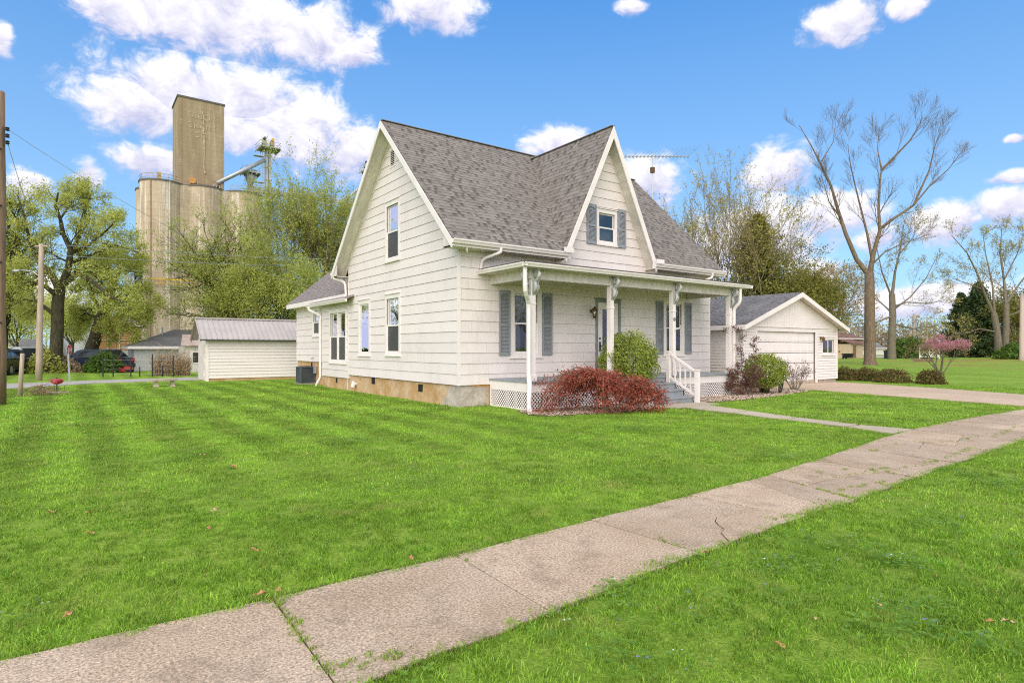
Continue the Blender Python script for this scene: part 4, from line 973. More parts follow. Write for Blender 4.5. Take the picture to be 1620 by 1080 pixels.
    wall(H, 'W', 0, HW + .02, 10.44, .43, 3.20, [], [ins(ta)], [ta], course, 0, M['siding'], M['siding_edge'], 6)
    w_, (a, b, lo, hi) = window(H, 'W', 0, *ta, kind='twin', screen=True); mid = (lo + hi) / 2
    curtain(w_, 'W', 0, a + (b - a) * .0, a + (b - a) * .25, lo, mid, -.16, M['screen']); curtain(w_, 'W', 0, a + (b - a) * .7, b, lo, mid, -.16, M['screen'])
    hb = MB(); wbox(hb, 'W', 0, 7.75, 9.75, 3.03, 3.07, .0, .05); hb.build('head_board', M['white_dirty'], H)
    rb = MB(); rb.box(.0, .36, 10.43, 10.445, .43, 3.3); rb.build('wall', M['siding'], H)
    tb = (11.75, 12.72, 2.02, 3.24)
    wall(H, 'W', .35, 10.44, 15.0, .94, 3.45, [], [ins(tb)], [tb], course, 0, M['siding'], M['siding_edge'], 7)
    w_, (a, b, lo, hi) = window(H, 'W', .35, *tb, screen=True); curtain(w_, 'W', .35, a, b, lo, (lo + hi) / 2, -.16, M['screen'])
    eb = MB(); eb.box(.35, HL - .5, 14.86, 15.0, .94, 3.4); eb.box(HL - .64, HL - .5, HW, 14.86, .5, 3.4); eb.build('wall', M['siding'], H)
    # lower eave of A
    ea = MB(); ea.prism([(-.30, 7.05, 3.30), (-.30, 11.3, 3.30), (.12, 11.3, 3.46), (.12, 7.66, 3.46), (.0, 7.66, 3.42), (.0, 7.05, 3.42)], (0, 0, -.05)); ear = ea.build('eave_roof', M['ell_a'], H)
    eso = MB(); eso.box(-.28, .0, 7.66, 11.28, 3.195, 3.22); eso.box(-.30, -.275, 7.06, 11.3, 3.14, 3.25); eso.build('soffit', M['soffit'], H)
    gutter(H, (-.30, 7.0, 3.26), (-.30, 11.34, 3.26), (-1, 0, 0), .11)
    # ell roof: slopes up from its eave over section B, with a gable rake at the far end
    es_ = .83; ez = 3.50; eu0 = -.05; V2 = 15.15; uM = 4.2
    er = MB(); er.prism([(eu0, 7.7, ez), (eu0, V2, ez), (uM, V2, ez + es_ * (uM - eu0)), (uM, 7.7, ez + es_ * (uM - eu0))], (0, 0, -.08)); er.prism([(uM, 7.7, ez + es_ * (uM - eu0)), (uM, V2, ez + es_ * (uM - eu0)), (2 * uM - eu0, V2, ez), (2 * uM - eu0, 7.7, ez)], (0, 0, -.08))
    err = er.build('ell_roof', M['roof_base'], H)
    Le = math.hypot(uM - eu0, es_ * (uM - eu0)); shingles(err, (eu0, 7.7, ez + .002), (0, 1, 0), ((uM - eu0) / Le, 0, es_ * (uM - eu0) / Le), V2 - 7.7, Le, keep_all, (0, 0, 0), seed=12, mats=('ell_a', 'ell_a', 'roof_b'))
    ef = MB(); ef.box(eu0 - .03, eu0, 7.7, V2, ez - .20, ez - .01); ef.box(eu0, .35, 10.45, V2 - .02, ez - .17, ez - .145); ef.prism([(eu0, V2, ez), (uM, V2, ez + es_ * (uM - eu0)), (uM, V2, ez + es_ * (uM - eu0) - .22), (eu0, V2, ez - .22)], (0, .03, 0)); ef.build('fascia', M['white'], H)
    gb = MB(); gb.prism([(.35, 14.9, 3.4), (2 * uM - eu0 - .4, 14.9, 3.4), (uM, 14.9, ez + es_ * (uM - eu0) - .15)], (0, .1, 0)); gb.build('wall', M['siding'], H)
    downspout(H, bend([(-.38, 10.95, 3.18), (-.38, 10.95, 3.05), (-.02, 10.52, 2.80), (-.06, 10.52, 2.6), (-.06, 10.52, .35), (-.16, 10.62, .12), (-.16, 10.7, .02)], .3), .05)
    downspout(H, bend([(-.42, 7.98, 4.14), (-.42, 7.98, 4.02), (-.10, 7.72, 3.90), (-.06, 7.72, 3.40), (-.14, 7.8, 3.30)], .3), .045)
    cd = MB(); cd.tube([(-.008, HW + .04, .02), (-.008, HW + .04, 3.2)], .02, 6); cd.build('conduit', M['white_dirty'], H)
    # outside tap and its bib
    tp = MB(); tp.tube([(.35, 12.62, 1.10), (.27, 12.62, 1.10), (.25, 12.62, 1.04)], .02, 6); tp.cyl((.35, 12.62, 1.1), (.33, 12.62, 1.1), .05, n=10); tp.tube([(.34, 12.62, 1.08), (.34, 12.62, .55)], .012, 6); tp.build('tap', M['metal'], H)
    return H
house()
# ================================================================== GARAGE, SHED, NEIGHBOURS, ELEVATOR
M['door_white'] = mat('garage_door_paint', (.80, .735, .705), .5, .04, 2.)
def garage():
    U0, U1, V0, V1 = 12.5, 19.73, -.05, 7.6; um = (U0 + U1) / 2; zb, ze = .16, 2.42; sl = (3.80 - 2.40) / (um - U0 + .36); zr = 3.80
    G = thing('garage', 'white detached garage with a wide sectional door and grey gable roof beside the driveway', 'garage', (um, (V0 + V1) / 2, 0))
    f = MB(); f.box(U0 + .03, U1 - .03, V0 + .03, V1, -.2, zb + .004); f.build('foundation', M['bench'], G)
    door = (13.28, 17.98, .0, 2.30); win = (18.36, 19.52, 1.22, 2.0)
    wall(G, 'S', V0, U0, U1, zb, ze, [], [(13.42, 17.84, 0, 2.19), (win[0] + .08, win[1] - .08, win[2] + .07, win[3] - .1)], [door, win], .116, 0, M['vinyl'], M['siding_edge'], 31, vinyl=True)
    wall(G, 'W', U0, V0, V1, zb, ze + .02, [], [], [], .116, 0, M['vinyl'], M['siding_edge'], 32, vinyl=True)
    wb = MB(); wb.box(U1 - .14, U1, V0 + .14, V1, zb, ze); wb.box(U0 + .14, U1 - .14, V1 - .14, V1, zb, ze); wb.build('wall', M['vinyl'], G)
    cb = MB()
    for a, b in ((U0 - .03, U0 + .07), (U1 - .07, U1 + .03)): 
        cb = MB(); cb.box(a, b, V0 - .034, V0 + .06, zb, ze - .03); cb.build('corner_board', M['white'], G)
    tr = MB(); tr.box(13.28, 13.42, V0 - .036, V0, .03, 2.30); tr.box(17.84, 17.98, V0 - .036, V0, .03, 2.30); tr.box(13.42, 17.84, V0 - .034, V0, 2.19, 2.30); dr = tr.build('overhead_door', M['white'], G)
    n = 5; h = (2.19 - .03) / n
    for i in range(n):
        s = MB(); z0 = .03 + i * h; s.box(13.42, 17.84, V0 + .07, V0 + .11, z0 + .011, z0 + h - .011)
        for k in range(8):
            a = 13.42 + 4.42 * (k + .08) / 8; b = 13.42 + 4.42 * (k + .92) / 8; s.box(a, b, V0 + .058, V0 + .07, z0 + .08, z0 + h - .08)
        s.build('door_section', M['door_white'], dr)
    dk = MB(); dk.box(13.42, 17.84, V0 + .115, V0 + .13, .0, 2.19); dk.build('door_backing', M['dark'], dr)
    w_, (a, b, lo, hi) = window(G, 'S', V0, *win, kind='slider', casing=.08); curtain(w_, 'S', V0, (a + b) / 2, b, lo, hi, -.16); 
    lm = MB(); x, z = 18.22, 1.86; lm.cyl((x, V0 - .02, z + .1), (x, V0 - .06, z + .1), .05, n=8); lm.tube([(x, V0 - .05, z + .1), (x, V0 - .13, z + .18), (x, V0 - .16, z + .13)], .012, 6); lm.lathe((x, V0 - .16, z - .10), [(.03, 0), (.075, .17), (.09, .19), (.01, .26)], 8); lm.build('wall_lamp', M['brass'], G)
    # gable: grooved panels with a batten at the joint
    for s0, s1 in ((U0 - .02, um - .012), (um + .012, U1 + .02)):
        g = MB(); n = 18; zt = lambda u: zr - .12 - sl * abs(u - um)
        for i in range(n):
            a, b = s0 + (s1 - s0) * i / n + .004, s0 + (s1 - s0) * (i + 1) / n - .004
            g.prism([(a, V0 - .045, ze - .03), (b, V0 - .045, ze - .03), (b, V0 - .045, max(ze - .02, zt(b))), (a, V0 - .045, max(ze - .02, zt(a)))], (0, .03, 0))
        g.prism([(s0, V0 - .012, ze - .03), (s1, V0 - .012, ze - .03), (s1, V0 - .012, max(ze - .02, zt(s1))), (s0, V0 - .012, max(ze - .02, zt(s0)))], (0, .012, 0)); g.build('gable_panel', M['white'], G)
    bt = MB(); bt.box(um - .02, um + .02, V0 - .052, V0 - .02, ze - .03, zr - .2); bt.build('batten', M['white_dirty'], G)
    hb = MB(); hb.box(U0 - .02, U1 + .02, V0 - .06, V0 - .0, ze - .06, ze - .03); hb.build('band_board', M['white'], G)
    RV0, RV1 = -.42, V1 + .3; rf = MB()
    for sg in (-1, 1):
        e_ = um + sg * (um - U0 + .36); z_ = zr - sl * abs(e_ - um); rf.prism([(um, RV0, zr), (e_, RV0, z_), (e_, RV1, z_), (um, RV1, zr)], (0, 0, -.08))
    r = rf.build('roof', M['roof_base'], G); L = math.hypot(um - U0 + .36, zr - 2.4); ku, kz = (um - U0 + .36) / L, 1.4 / L
    shingles(r, (U0 - .36, RV0, 2.402), (0, 1, 0), (ku, 0, kz), RV1 - RV0, L, keep_all, (0, 0, 0), .14, 41, ('roof_grey', 'roof_grey', 'roof_c'))
    for sg in (-1, 1):
        e_ = um + sg * (um - U0 + .40); z_ = zr - sl * abs(e_ - um)
        k = MB(); k.prism([(um, RV0 - .025, zr + .0), (e_, RV0 - .025, z_), (e_, RV0 - .025, z_ - .17), (um, RV0 - .025, zr - .19)], (0, .03, 0)); k.build('rake_board', M['white'], G)
        k = MB(); k.prism([(um, RV0, zr - .085), (e_, RV0, z_ - .085), (e_, V0 - .01, z_ - .085), (um, V0 - .01, zr - .085)], (0, 0, -.02)); k.build('soffit', M['white_dirty'], G)
        k = MB(); k.box(min(e_, e_ + sg * .02), max(e_, e_ + sg * .02), RV0, RV1, z_ - .17, z_ + .005); k.build('fascia', M['white'], G)
    k = MB(); k.box(U0 - .36, U0, V0, V1, 2.25, 2.265); k.build('soffit', M['white_dirty'], G)
garage()
def shed():
    U0, U1, V0, V1 = -3.05, 1.75, 17.3, 19.5; zr = 2.93; vm = (V0 + V1) / 2; ze = 1.94
    S = thing('garden_shed', 'small white clapboard shed with a brown ribbed metal roof at the back of the lawn', 'shed', ((U0 + U1) / 2, vm, 0))
    fb = MB(); fb.box(U0 + .02, U1, V0 + .02, V1 - .02, -.1, .14); fb.build('foundation', M['foundation'], S)
    d2 = (1.02, 1.62, .05, 1.70)
    wall(S, 'S', V0, U0, U1, .12, ze, [], [], [d2], .152, 0, M['vinyl'], M['siding_edge'], 51, vinyl=True)
    sl = (zr - ze) / (vm - V0 + .32)
    wl = MB(); wl.prism([(U0, V0 + .14, -.05), (U0, V1, -.05), (U0, V1, zr - sl * (V1 - vm) - .1), (U0, vm, zr - .1), (U0, V0 + .14, zr - sl * (vm - V0 - .14) - .1)], (.14, 0, 0)); wl.build('wall', M['white_dirty'], S)
    wl = MB(); wl.box(U1 - .1, U1, V0, V1, 0, ze); wl.box(U0 + .14, U1 - .1, V1 - .1, V1, 0, ze); wl.build('wall', M['white_dirty'], S)
    cb = MB(); cb.box(U0 - .03, U0 + .09, V0 - .035, V0 + .10, .0, ze - .05); cb.build('corner_board', M['white'], S)
    d = MB(); d.box(U0 - .035, U0, V0 + .42, V1 - .35, .02, 1.70); ds = d.build('side_door', M['white_dirty'], S)
    for k in range(7):
        p = MB(); a = V0 + .42 + k * (V1 - V0 - .77) / 7; p.box(U0 - .05, U0 - .036, a + .006, a + (V1 - V0 - .77) / 7 - .006, .04, 1.68); p.build('plank', M['white_dirty'], ds)
    d = MB(); d.box(d2[0], d2[1], V0 - .03, V0, .0, d2[3]); dd = d.build('door', M['white'], S); h = MB(); h.cyl((1.10, V0 - .03, .82), (1.10, V0 - .07, .82), .03, n=8); h.build('knob', M['dark_metal'], dd)
    hg = MB(); hg.box(1.05, 1.4, V0 - .045, V0 - .031, 1.55, 1.585); hg.build('hinge', M['dark_metal'], dd)
    rf = MB(); a0, a1 = U0 - .32, U1 + .3
    for sg in (-1, 1):
        ve_ = vm + sg * (vm - V0 + .32); rf.prism([(a0, vm, zr), (a1, vm, zr), (a1, ve_, ze), (a0, ve_, ze)], (0, 0, -.03))
    r = rf.build('roof', M['metal_roof'], S); x = a0 + .02
    while x < a1:
        rb = MB(); ve_ = V0 - .33; rb.bar((x, vm, zr + .012), (x, ve_, ze + .012), .03, .03); rb.build('roof_rib', M['metal_roof'], r); x += .228
    rc = MB(); rc.box(a0, a1, vm - .12, vm + .12, zr - .03, zr + .045); rc.build('ridge_cap', M['metal_roof'], r)
    ud = MB(); ud.box(a0 + .02, a1, V0 - .32, V0 - .29, ze - .08, ze - .032); ud.build('eave_board', M['dark_metal'], r)
    for sg in (-1, 1):
        ve_ = vm + sg * (vm - V0 + .31); k = MB(); k.prism([(a0 + .03, vm, zr - .035), (a0 + .03, ve_, ze - .035), (a0 + .03, ve_, ze - .14), (a0 + .03, vm, zr - .16)], (.03, 0, 0)); k.build('rake_board', M['wood'], S)
shed()
def hip_house(name, label, cat, u0, u1, v0, v1, ze, zr, m_wall, m_roof, ov=.35, inset=None, wins=(), doors=(), group=None):
    Hh = thing(name, label, cat, ((u0 + u1) / 2, (v0 + v1) / 2, 0), group=group); b = MB(); b.box(u0, u1, v0, v1, -.1, ze); b.build('wall', m_wall, Hh)
    k = inset if inset is not None else (v1 - v0) / 2; vm = (v0 + v1) / 2; r = MB(); A, B, C_, D = (u0 - ov, v0 - ov, ze), (u1 + ov, v0 - ov, ze), (u1 + ov, v1 + ov, ze), (u0 - ov, v1 + ov, ze); E_, F_ = (u0 + k, vm, zr), (u1 - k, vm, zr)
    r.add([A, B, C_, D, E_, F_], [(0, 1, 5, 4), (1, 2, 5), (2, 3, 4, 5), (3, 0, 4), (3, 2, 1, 0)]); r.build('roof', m_roof, Hh)
    f = MB()
    f.box(u0 - ov, u1 + ov, v0 - ov - .03, v0 - ov, ze - .16, ze + .02); f.box(u0 - ov - .03, u0 - ov, v0 - ov - .03, v1 + ov, ze - .16, ze + .02); f.build('fascia', M['white'], Hh)
    for (a, c, z0, z1) in wins:
        w_ = MB(); w_.box(a, c, v0 - .05, v0 - .002, z0, z1); wo_ = w_.build('window', M['white'], Hh); p = MB(); p.box(a + .08, c - .08, v0 - .06, v0 - .051, z0 + .08, z1 - .08); p.build('pane', M['room'], wo_)
    for (a, c, z0, z1, mm) in doors:
        w_ = MB(); w_.box(a, c, v0 - .06, v0 - .002, z0, z1); w_.build('door', mm, Hh)
    return Hh
M['nb_wall'] = mat('pale_grey_siding', (.50, .50, .49), .7, .1, 1.5, stretch=(1, 1, 6))
M['nb_rust'] = mat('rusty_tin_roof', (.42, .25, .16), .7, .35, 2.5, col2=(.52, .46, .42))
hip_house('neighbour_house', 'low pale grey house with a hipped grey shingle roof across the road', 'house', -4.7, 4.5, 33.7, 39.3, 1.62, 2.85, M['nb_wall'], M['roof_grey'], .35, 2.6, wins=[(-.95, -.1, .35, 1.25), (1.2, 2.0, .35, 1.25)])
vt = MB(); vt.cyl((-2.9, 35.4, 2.2), (-2.9, 35.4, 3.0), .05, n=8)
solo('vent_pipe', vt, M['metal'], 'thin vent pipe on the hipped roof across the road', 'vent pipe')
an = thing('outbuilding', 'white lean-to shed with a rusty tin roof between grey house and garden shed', 'shed', (.6, 30.5, 0))
mb = MB(); mb.box(-2.25, 2.5, 29.5, 32.6, -.1, 1.62); mb.build('wall', M['white_dirty'], an)
mb = MB(); mb.prism([(-2.55, 29.2, 1.66), (2.7, 29.2, 1.66), (2.7, 32.8, 2.4), (-2.0, 32.8, 2.4)], (0, 0, .05)); mb.build('roof', M['nb_rust'], an)
mb = MB(); mb.box(-1.9, -1.3, 29.46, 29.5, .55, 1.3); o = mb.build('window', M['white'], an); mb = MB(); mb.box(-1.84, -1.36, 29.45, 29.459, .61, 1.24); mb.build('pane', M['room'], o)
# ------------------------------------------------------------------ grain elevator
def old_concrete(name, c1, c2, white, streak, line=1.2):
    m_, t, b, o = base_mat(name); p = pos(t); x, y, z = t.sep(p)
    c = t.mix(t.rng(t.noise(pos(t, (.5, .5, .12)), 1., 6, .65), .38, .66), c1, c2)
    c = t.mix(t.rng(t.noise(pos(t, (1.3, 1.3, .06)), 1.0, 5, .7), .52, .68, 0, streak), c, white)
    c = t.mix(t.rng(t.noise(p, .55, 7, .75), .58, .70, 0, .75), c, white)
    ln = t.m('ABSOLUTE', t.m('SINE', t.m('MULTIPLY', t.m('ADD', z, t.m('MULTIPLY', t.noise(p, .3, 2), .15)), math.pi / line)))
    c = t.mix(t.rng(ln, 0, .14, .5, 0), c, tuple(q * .6 for q in c1))
    c = t.mix(1.0, c, t.rng(t.noise(p, 5, 3, .7), .3, .7, .85, 1.15), 'MULTIPLY')
    t.put(b.inputs['Base Color'], c); b.inputs['Roughness'].default_value = .95; b.inputs['Specular IOR Level'].default_value = .1
    t.put(b.inputs['Normal'], t.bump(t.noise(p, 3, 5), .3, .1)); return m_
M['silo'] = old_concrete('silo_concrete', (.37, .28, .195), (.53, .43, .325), (.72, .64, .55), 1.0)
M['tower'] = old_concrete('headhouse_concrete', (.29, .215, .135), (.365, .285, .185), (.50, .42, .325), .5, .9)
M['paint_old'] = mat('faded_white_lettering', (.50, .42, .31), .9, .1, 1.9, col2=(.31, .235, .14), lo=.40, hi=.60)
M['yellow'] = mat('yellow_safety_paint', (.62, .38, .03), .6, .2, 3.)
M['steel_grey'] = mat('weathered_galvanised', (.37, .37, .37), .6, .2, .8, metal=.2)
M['rail'] = mat('rusty_rail_paint', (.40, .28, .14), .8, .3, 2.)
def elevator():
    E_ = thing('grain_elevator', 'tall tan concrete grain elevator with round silos and a lettered square headhouse', 'grain elevator', (11.2, 112, 0))
    zs = 30.2; R = 3.4; us = [4.7, 11.35, 18.0]
    for row, v in enumerate((108.5, 115.1)):
        for u in us:
            s = MB(); n = 40; s.lathe((u, v, -.1), [(R, 0), (R, zs)], n); so = s.build('silo', M['silo'], E_, smooth=False)
            c = MB(); c.lathe((u, v, zs - .1), [(R + .12, 0), (R + .12, .28)], n); c.build('cornice', M['roof_c'], so)
    for a in (us[0], us[1]):
        k = MB(); k.box(a + 2.3, a + 4.35, 106.3, 110, 0, zs - .1); k.build('infill', M['silo'], E_)
    # two pipes on the face of the first silo
    for du in (-1.9, .9):
        th = math.asin(du / R); k = MB(); k.tube([(us[0] + du, 108.5 - R * math.cos(th) - .08, .5), (us[0] + du, 108.5 - R * math.cos(th) - .08, zs)], .07, 6); k.build('pipe', M['wood'] if du < 0 else M['white_dirty'], E_)
    fb = MB(); u0, u1, v0, v1, z1 = 7.3, 14.9, 109.0, 116.0, 46.5; fb.box(u0, u1, v0, v1, zs - .5, z1); hd = fb.build('headhouse', M['tower'], E_)
    cp = MB(); cp.box(u0 - .15, u1 + .15, v0 - .15, v1 + .15, z1, z1 + .3); cp.build('parapet', M['roof_c'], hd)
    for uu in (u0 + .5, u1 - .55): 
        k = MB(); k.box(uu, uu + .12, v0 - .05, v0, zs + .5, z1 - .2); k.build('pilaster', M['tower'], hd)
    cr = MB(); rr = random.Random(2); x = 11.25; z = 44.6; pts = []
    while z > 33.3: pts.append((x, v0 - .012, z)); x += rr.uniform(-.12, .14); z -= .7
    cr.tube(pts, [rr.uniform(.07, .2) for _ in pts], 5); cr.build('patched_crack', M['paint_old'], hd)
    wn = MB(); wn.box(13.1, 14.1, v0 - .06, v0, 30.6, 31.6); w_ = wn.build('window', M['white'], hd); k = MB()
    for i in range(2):
        for j in range(2): k.box(13.2 + i * .45, 13.55 + i * .45, v0 - .075, v0 - .061, 30.7 + j * .45, 31.05 + j * .45)
    k.build('pane', M['dark'], w_)
    rs_ = MB(); rs_.cyl((9.6, v0 - .02, 31.7), (9.6, v0 - .5, 31.7), .55, n=14); rs_.build('hatch', M['rust'], hd)
    for u_, zt in (('TABOR', 43.1), ('GRAIN', 41.35), ('CO', 39.75)):
        cu = bpy.data.curves.new('lettering', 'FONT'); cu.body = u_; cu.size = 1.45; cu.extrude = .02; cu.align_x = 'CENTER'; cu.space_character = 1.12
        tmp = bpy.data.objects.new('lettering', cu); COL.objects.link(tmp); bpy.context.view_layer.update()
        me = bpy.data.meshes.new_from_object(tmp.evaluated_get(bpy.context.evaluated_depsgraph_get())); bpy.data.objects.remove(tmp)
        me.transform(Matrix.Translation((11.0, v0 - .03, zt)) @ Matrix.Rotation(R_(90), 4, 'X')); me.materials.clear(); me.materials.append(M['paint_old']); link('lettering', me, hd)
    for v_, x_ in ((None, 7.3),): 
        for zz, h_ in ((44.2, 1.3), (39.6, 1.2), (37.9, 1.4)): k = MB(); k.box(u0 - .03, u0, 110.0 + zz * .03, 110.35 + zz * .03, zz, zz + h_); k.build('patch', M['paint_old'], hd)
    rl = MB()   # railing round the silo tops
    for i, u in enumerate(us):
        pts = [(u + (R - .1) * math.sin(a), 108.5 - (R - .1) * math.cos(a)) for a in np.linspace(-1.9 if i == 0 else -.9, .9, 9)]
        for h_ in (.55, 1.1): rl.tube([(x, y, zs + h_) for x, y in pts], .05, 4)
        for x, y in pts[::2]: rl.tube([(x, y, zs), (x, y, zs + 1.1)], .05, 4)
    rl.build('railing', M['rail'], E_)
    cw = MB(); cw.box(us[0] - 1, us[0] - .4, 105.2, 105.8, zs + .2, zs + 1.3); cw.build('junction_box', M['rail'], E_)
    yl = MB(); yl.bar((2.4, 104.3, 13.2), (9.5, 104.3, 13.2), .12, .25); yl.bar((2.0, 104.3, 12.5), (9.5, 104.3, 12.5), .10, .12)
    for u in np.linspace(2, 9.5, 8): yl.bar((u, 104.3, 12.5), (u, 104.3, 13.2), .07, .07)
    yl.bar((2, 104.2, 12.6), (2, 105.6, 12.6), .12, .12); yl.bar((9.4, 104.2, 12.6), (9.4, 105.6, 12.6), .12, .12); yl.build('yellow_catwalk', M['yellow'], E_)
    ld = MB()
    for s in (0, .5): ld.bar((12.4 + s, 104.5, 0.3), (12.4 + s, 104.5, 13), .09, .09)
    for i in range(26): ld.bar((12.4, 104.5, .6 + i * .47), (12.9, 104.5, .6 + i * .47), .06, .06)
    ld.build('yellow_ladder', M['yellow'], E_)
elevator()
def leg(name, label, px, D, ztop, w_, heads=True):
    b = at_depth(px, 550, D); T_ = thing(name, label, 'elevator leg', (b.x, b.y, 0)); x, y = b.x, b.y
    for s in (-w_ * .32, w_ * .32):
        c = MB(); c.box(x + s - w_ * .22, x + s + w_ * .22, y - w_ * .3, y + w_ * .3, 0, ztop); co = c.build('casing', M['steel_grey'], T_)
    rg = MB()
    for z in np.arange(3, ztop, 2.4): rg.box(x - w_ * .66, x + w_ * .66, y - w_ * .4, y + w_ * .4, z, z + .12)
    rg.build('flange', M['metal'], T_, kind='stuff')
    ld = MB(); 
    for s in (-.2, .2): ld.bar((x - w_ * .9 + s, y - .3, 2), (x - w_ * .9 + s, y - .3, ztop), .06, .06)
    for z in np.arange(2.5, ztop, .8): ld.bar((x - w_ * .9 - .2, y - .3, z), (x - w_ * .9 + .2, y - .3, z), .05, .05)
    ld.build('ladder', M['steel_grey'], T_)
    p = MB(); pw = w_ * 1.9; p.box(x - pw, x + pw, y - pw, y + pw, ztop, ztop + .18)
    for sx in np.linspace(-pw, pw, 5): p.box(x + sx - .05, x + sx + .05, y - pw - .1, y + pw + .1, ztop - .28, ztop)
    pl_ = p.build('platform', M['steel_grey'], T_)
    r = MB()
    for h_ in (.55, 1.1):
        for a, b_ in (((-pw, -pw), (pw, -pw)), ((pw, -pw), (pw, pw)), ((pw, pw), (-pw, pw)), ((-pw, pw), (-pw, -pw))): r.bar((x + a[0], y + a[1], ztop + h_), (x + b_[0], y + b_[1], ztop + h_), .06, .06)
    r.build('railing', M['metal'], pl_)
    if heads:
        for k, s in enumerate((-w_ * .75, w_ * .75)):
            h_ = MB(); h_.cyl((x + s - w_ * .3, y, ztop + 1.1), (x + s + w_ * .3, y, ztop + 1.1), w_ * .75, n=16); h_.box(x + s - w_ * .3, x + s + w_ * .3, y - w_ * .6, y + w_ * .6, ztop + .18, ztop + 1.0); h_.build('head_pulley', M['steel_grey'] if k == 0 else M['rail'], T_)
            mt = MB(); mt.cyl((x + s, y - w_ * .9, ztop + 1.9), (x + s, y - w_ * .1, ztop + 1.9), w_ * .28, n=10); mt.build('motor', M['yellow'] if k else M['dark_metal'], T_)
    else:
        h_ = MB(); h_.lathe((x, y, ztop - 2.6), [(w_ * .3, 0), (w_ * 1.2, 1.7), (w_ * 1.2, 2.4)], 10); h_.build('hopper', M['steel_grey'], T_); h_ = MB(); h_.box(x - .7, x - .1, y - .4, y + .4, ztop + .18, ztop + 1.6); h_.box(x + .2, x + 1.1, y - .3, y + .3, ztop + .18, ztop + .9); h_.build('gearbox', M['steel_grey'], T_)
    return T_, b
L1, b1 = leg('elevator_leg', 'tallest grey steel elevator leg right of the headhouse, topped by a platform', 424, 118, 40.2, 1.0)
sp = MB(); sp.tube([(b1.x - .7, b1.y - .4, 38.0), tuple(at_depth(343, 290, 111.5))], .38, 10); sp.build('spout', M['metal'], L1, smooth=True)
for zz in (38.6, 33.5): k = MB(); k.box(b1.x - 2.6, b1.x - .8, b1.y - .5, b1.y + .5, zz, zz + .12); k.build('rest_platform', M['steel_grey'], L1)
L2, b2 = leg('elevator_leg', 'lower grey elevator leg with a hopper below its platform, beside the silo tops', 396, 117, 35.2, .8, False)
L3, b3 = leg('elevator_leg', 'far elevator leg showing past the farmhouse roof edge', 583, 128, 38.8, .8)
k = MB(); k.tube([(b3.x - .5, b3.y, 36.5), tuple(at_depth(546, 316, 126))], .3, 8); k.build('spout', M['metal'], L3)
def bridge():
    a, b = at_depth(392, 300, 117), at_depth(590, 326, 128); B = thing('conveyor_bridge', 'long grey conveyor bridge running right from the silo tops behind the trees', 'conveyor', a); m_ = MB(); up = Vector((0, 0, 1))
    m_.bar(a, b, .9, .7); m_.build('conveyor', M['steel_grey'], B); t = MB(); n = 22; d = (b - a).normalized(); sd_ = d.cross(up)
    for s in (-.8, .8):
        t.bar(a + sd_ * s - up * .9, b + sd_ * s - up * .9, .12, .12); t.bar(a + sd_ * s + up * .9, b + sd_ * s + up * .9, .1, .1)
        for i in range(n): p, q = a + (b - a) * (i / n), a + (b - a) * ((i + 1) / n); t.bar(p + sd_ * s - up * .9, q + sd_ * s + up * .9, .08, .08); t.bar(p + sd_ * s - up * .9, p + sd_ * s + up * .9, .08, .08)
    t.build('truss', M['steel_grey'], B)
    for f in (.45, .95):
        p = a + (b - a) * f; l = MB()
        for s in (-1, 1): l.bar((p.x + s, p.y, 0), (p.x + s * .6, p.y, p.z - .9), .2, .2)
        for i in range(10): l.bar((p.x - 1 + .04 * i, p.y, i * 3), (p.x + 1 - .04 * i, p.y, i * 3 + 3), .1, .1)
        l.build('trestle', M['steel_grey'], B)
bridge()
def bin_(px, D, r, h, label):
    b = at_depth(px, 550, D); B = thing('grain_bin', label, 'grain bin', (b.x, b.y, 0), group='steel grain bins beside the elevator'); m_ = MB(); pr = []
    for i in range(int(h / .25)): pr += [(r, i * .25), (r + .06, i * .25 + .125)]
    m_.lathe((b.x, b.y, 0), pr, 32); m_.build('wall', M['metal'], B, smooth=True); c = MB(); c.lathe((b.x, b.y, h - .05), [(r + .2, 0), (.5, r * .5), (.5, r * .5 + .4)], 32); c.build('roof', M['metal'], B)
bin_(372, 98, 3.2, 9.5, 'grey steel grain bin behind the tree, right of the concrete silos')
bin_(140, 112, 4.2, 7.5, 'steel grain bin seen between the left trees, left of the concrete silos')
def side_leg():
    b = at_depth(212, 550, 99); T_ = thing('loading_tower', 'dark steel loading tower standing against the left side of the silos', 'tower', (b.x, b.y, 0)); x, y = b.x, b.y
    c = MB(); c.box(x - .9, x - .1, y - .4, y + .4, 2.5, 13.5); c.build('chute', M['metal'], T_); c = MB(); c.lathe((x + .6, y + .3, 1), [(.55, 0), (.55, 14.5), (.3, 15.5)], 12); c.build('pipe', M['dark_metal'], T_)
    f = MB()
    for sx in (-1.1, 1.2):
        for sy in (-1, 1): f.bar((x + sx, y + sy, 0), (x + sx, y + sy, 14.5), .14, .14)
    for z in (2.4, 5, 8, 11, 14): f.box(x - 1.2, x + 1.3, y - 1.1, y + 1.1, z, z + .1)
    for z in (2.4, 5, 8, 11): f.bar((x - 1.1, y - 1, z), (x + 1.2, y - 1, z + 2.8), .08, .08)
    f.build('frame', M['steel_grey'], T_); k = MB(); k.box(x - 1.1, x + 1.2, y - .95, y + .95, 14.5, 16.2); k.build('cabin', M['dark_metal'], T_)
side_leg()
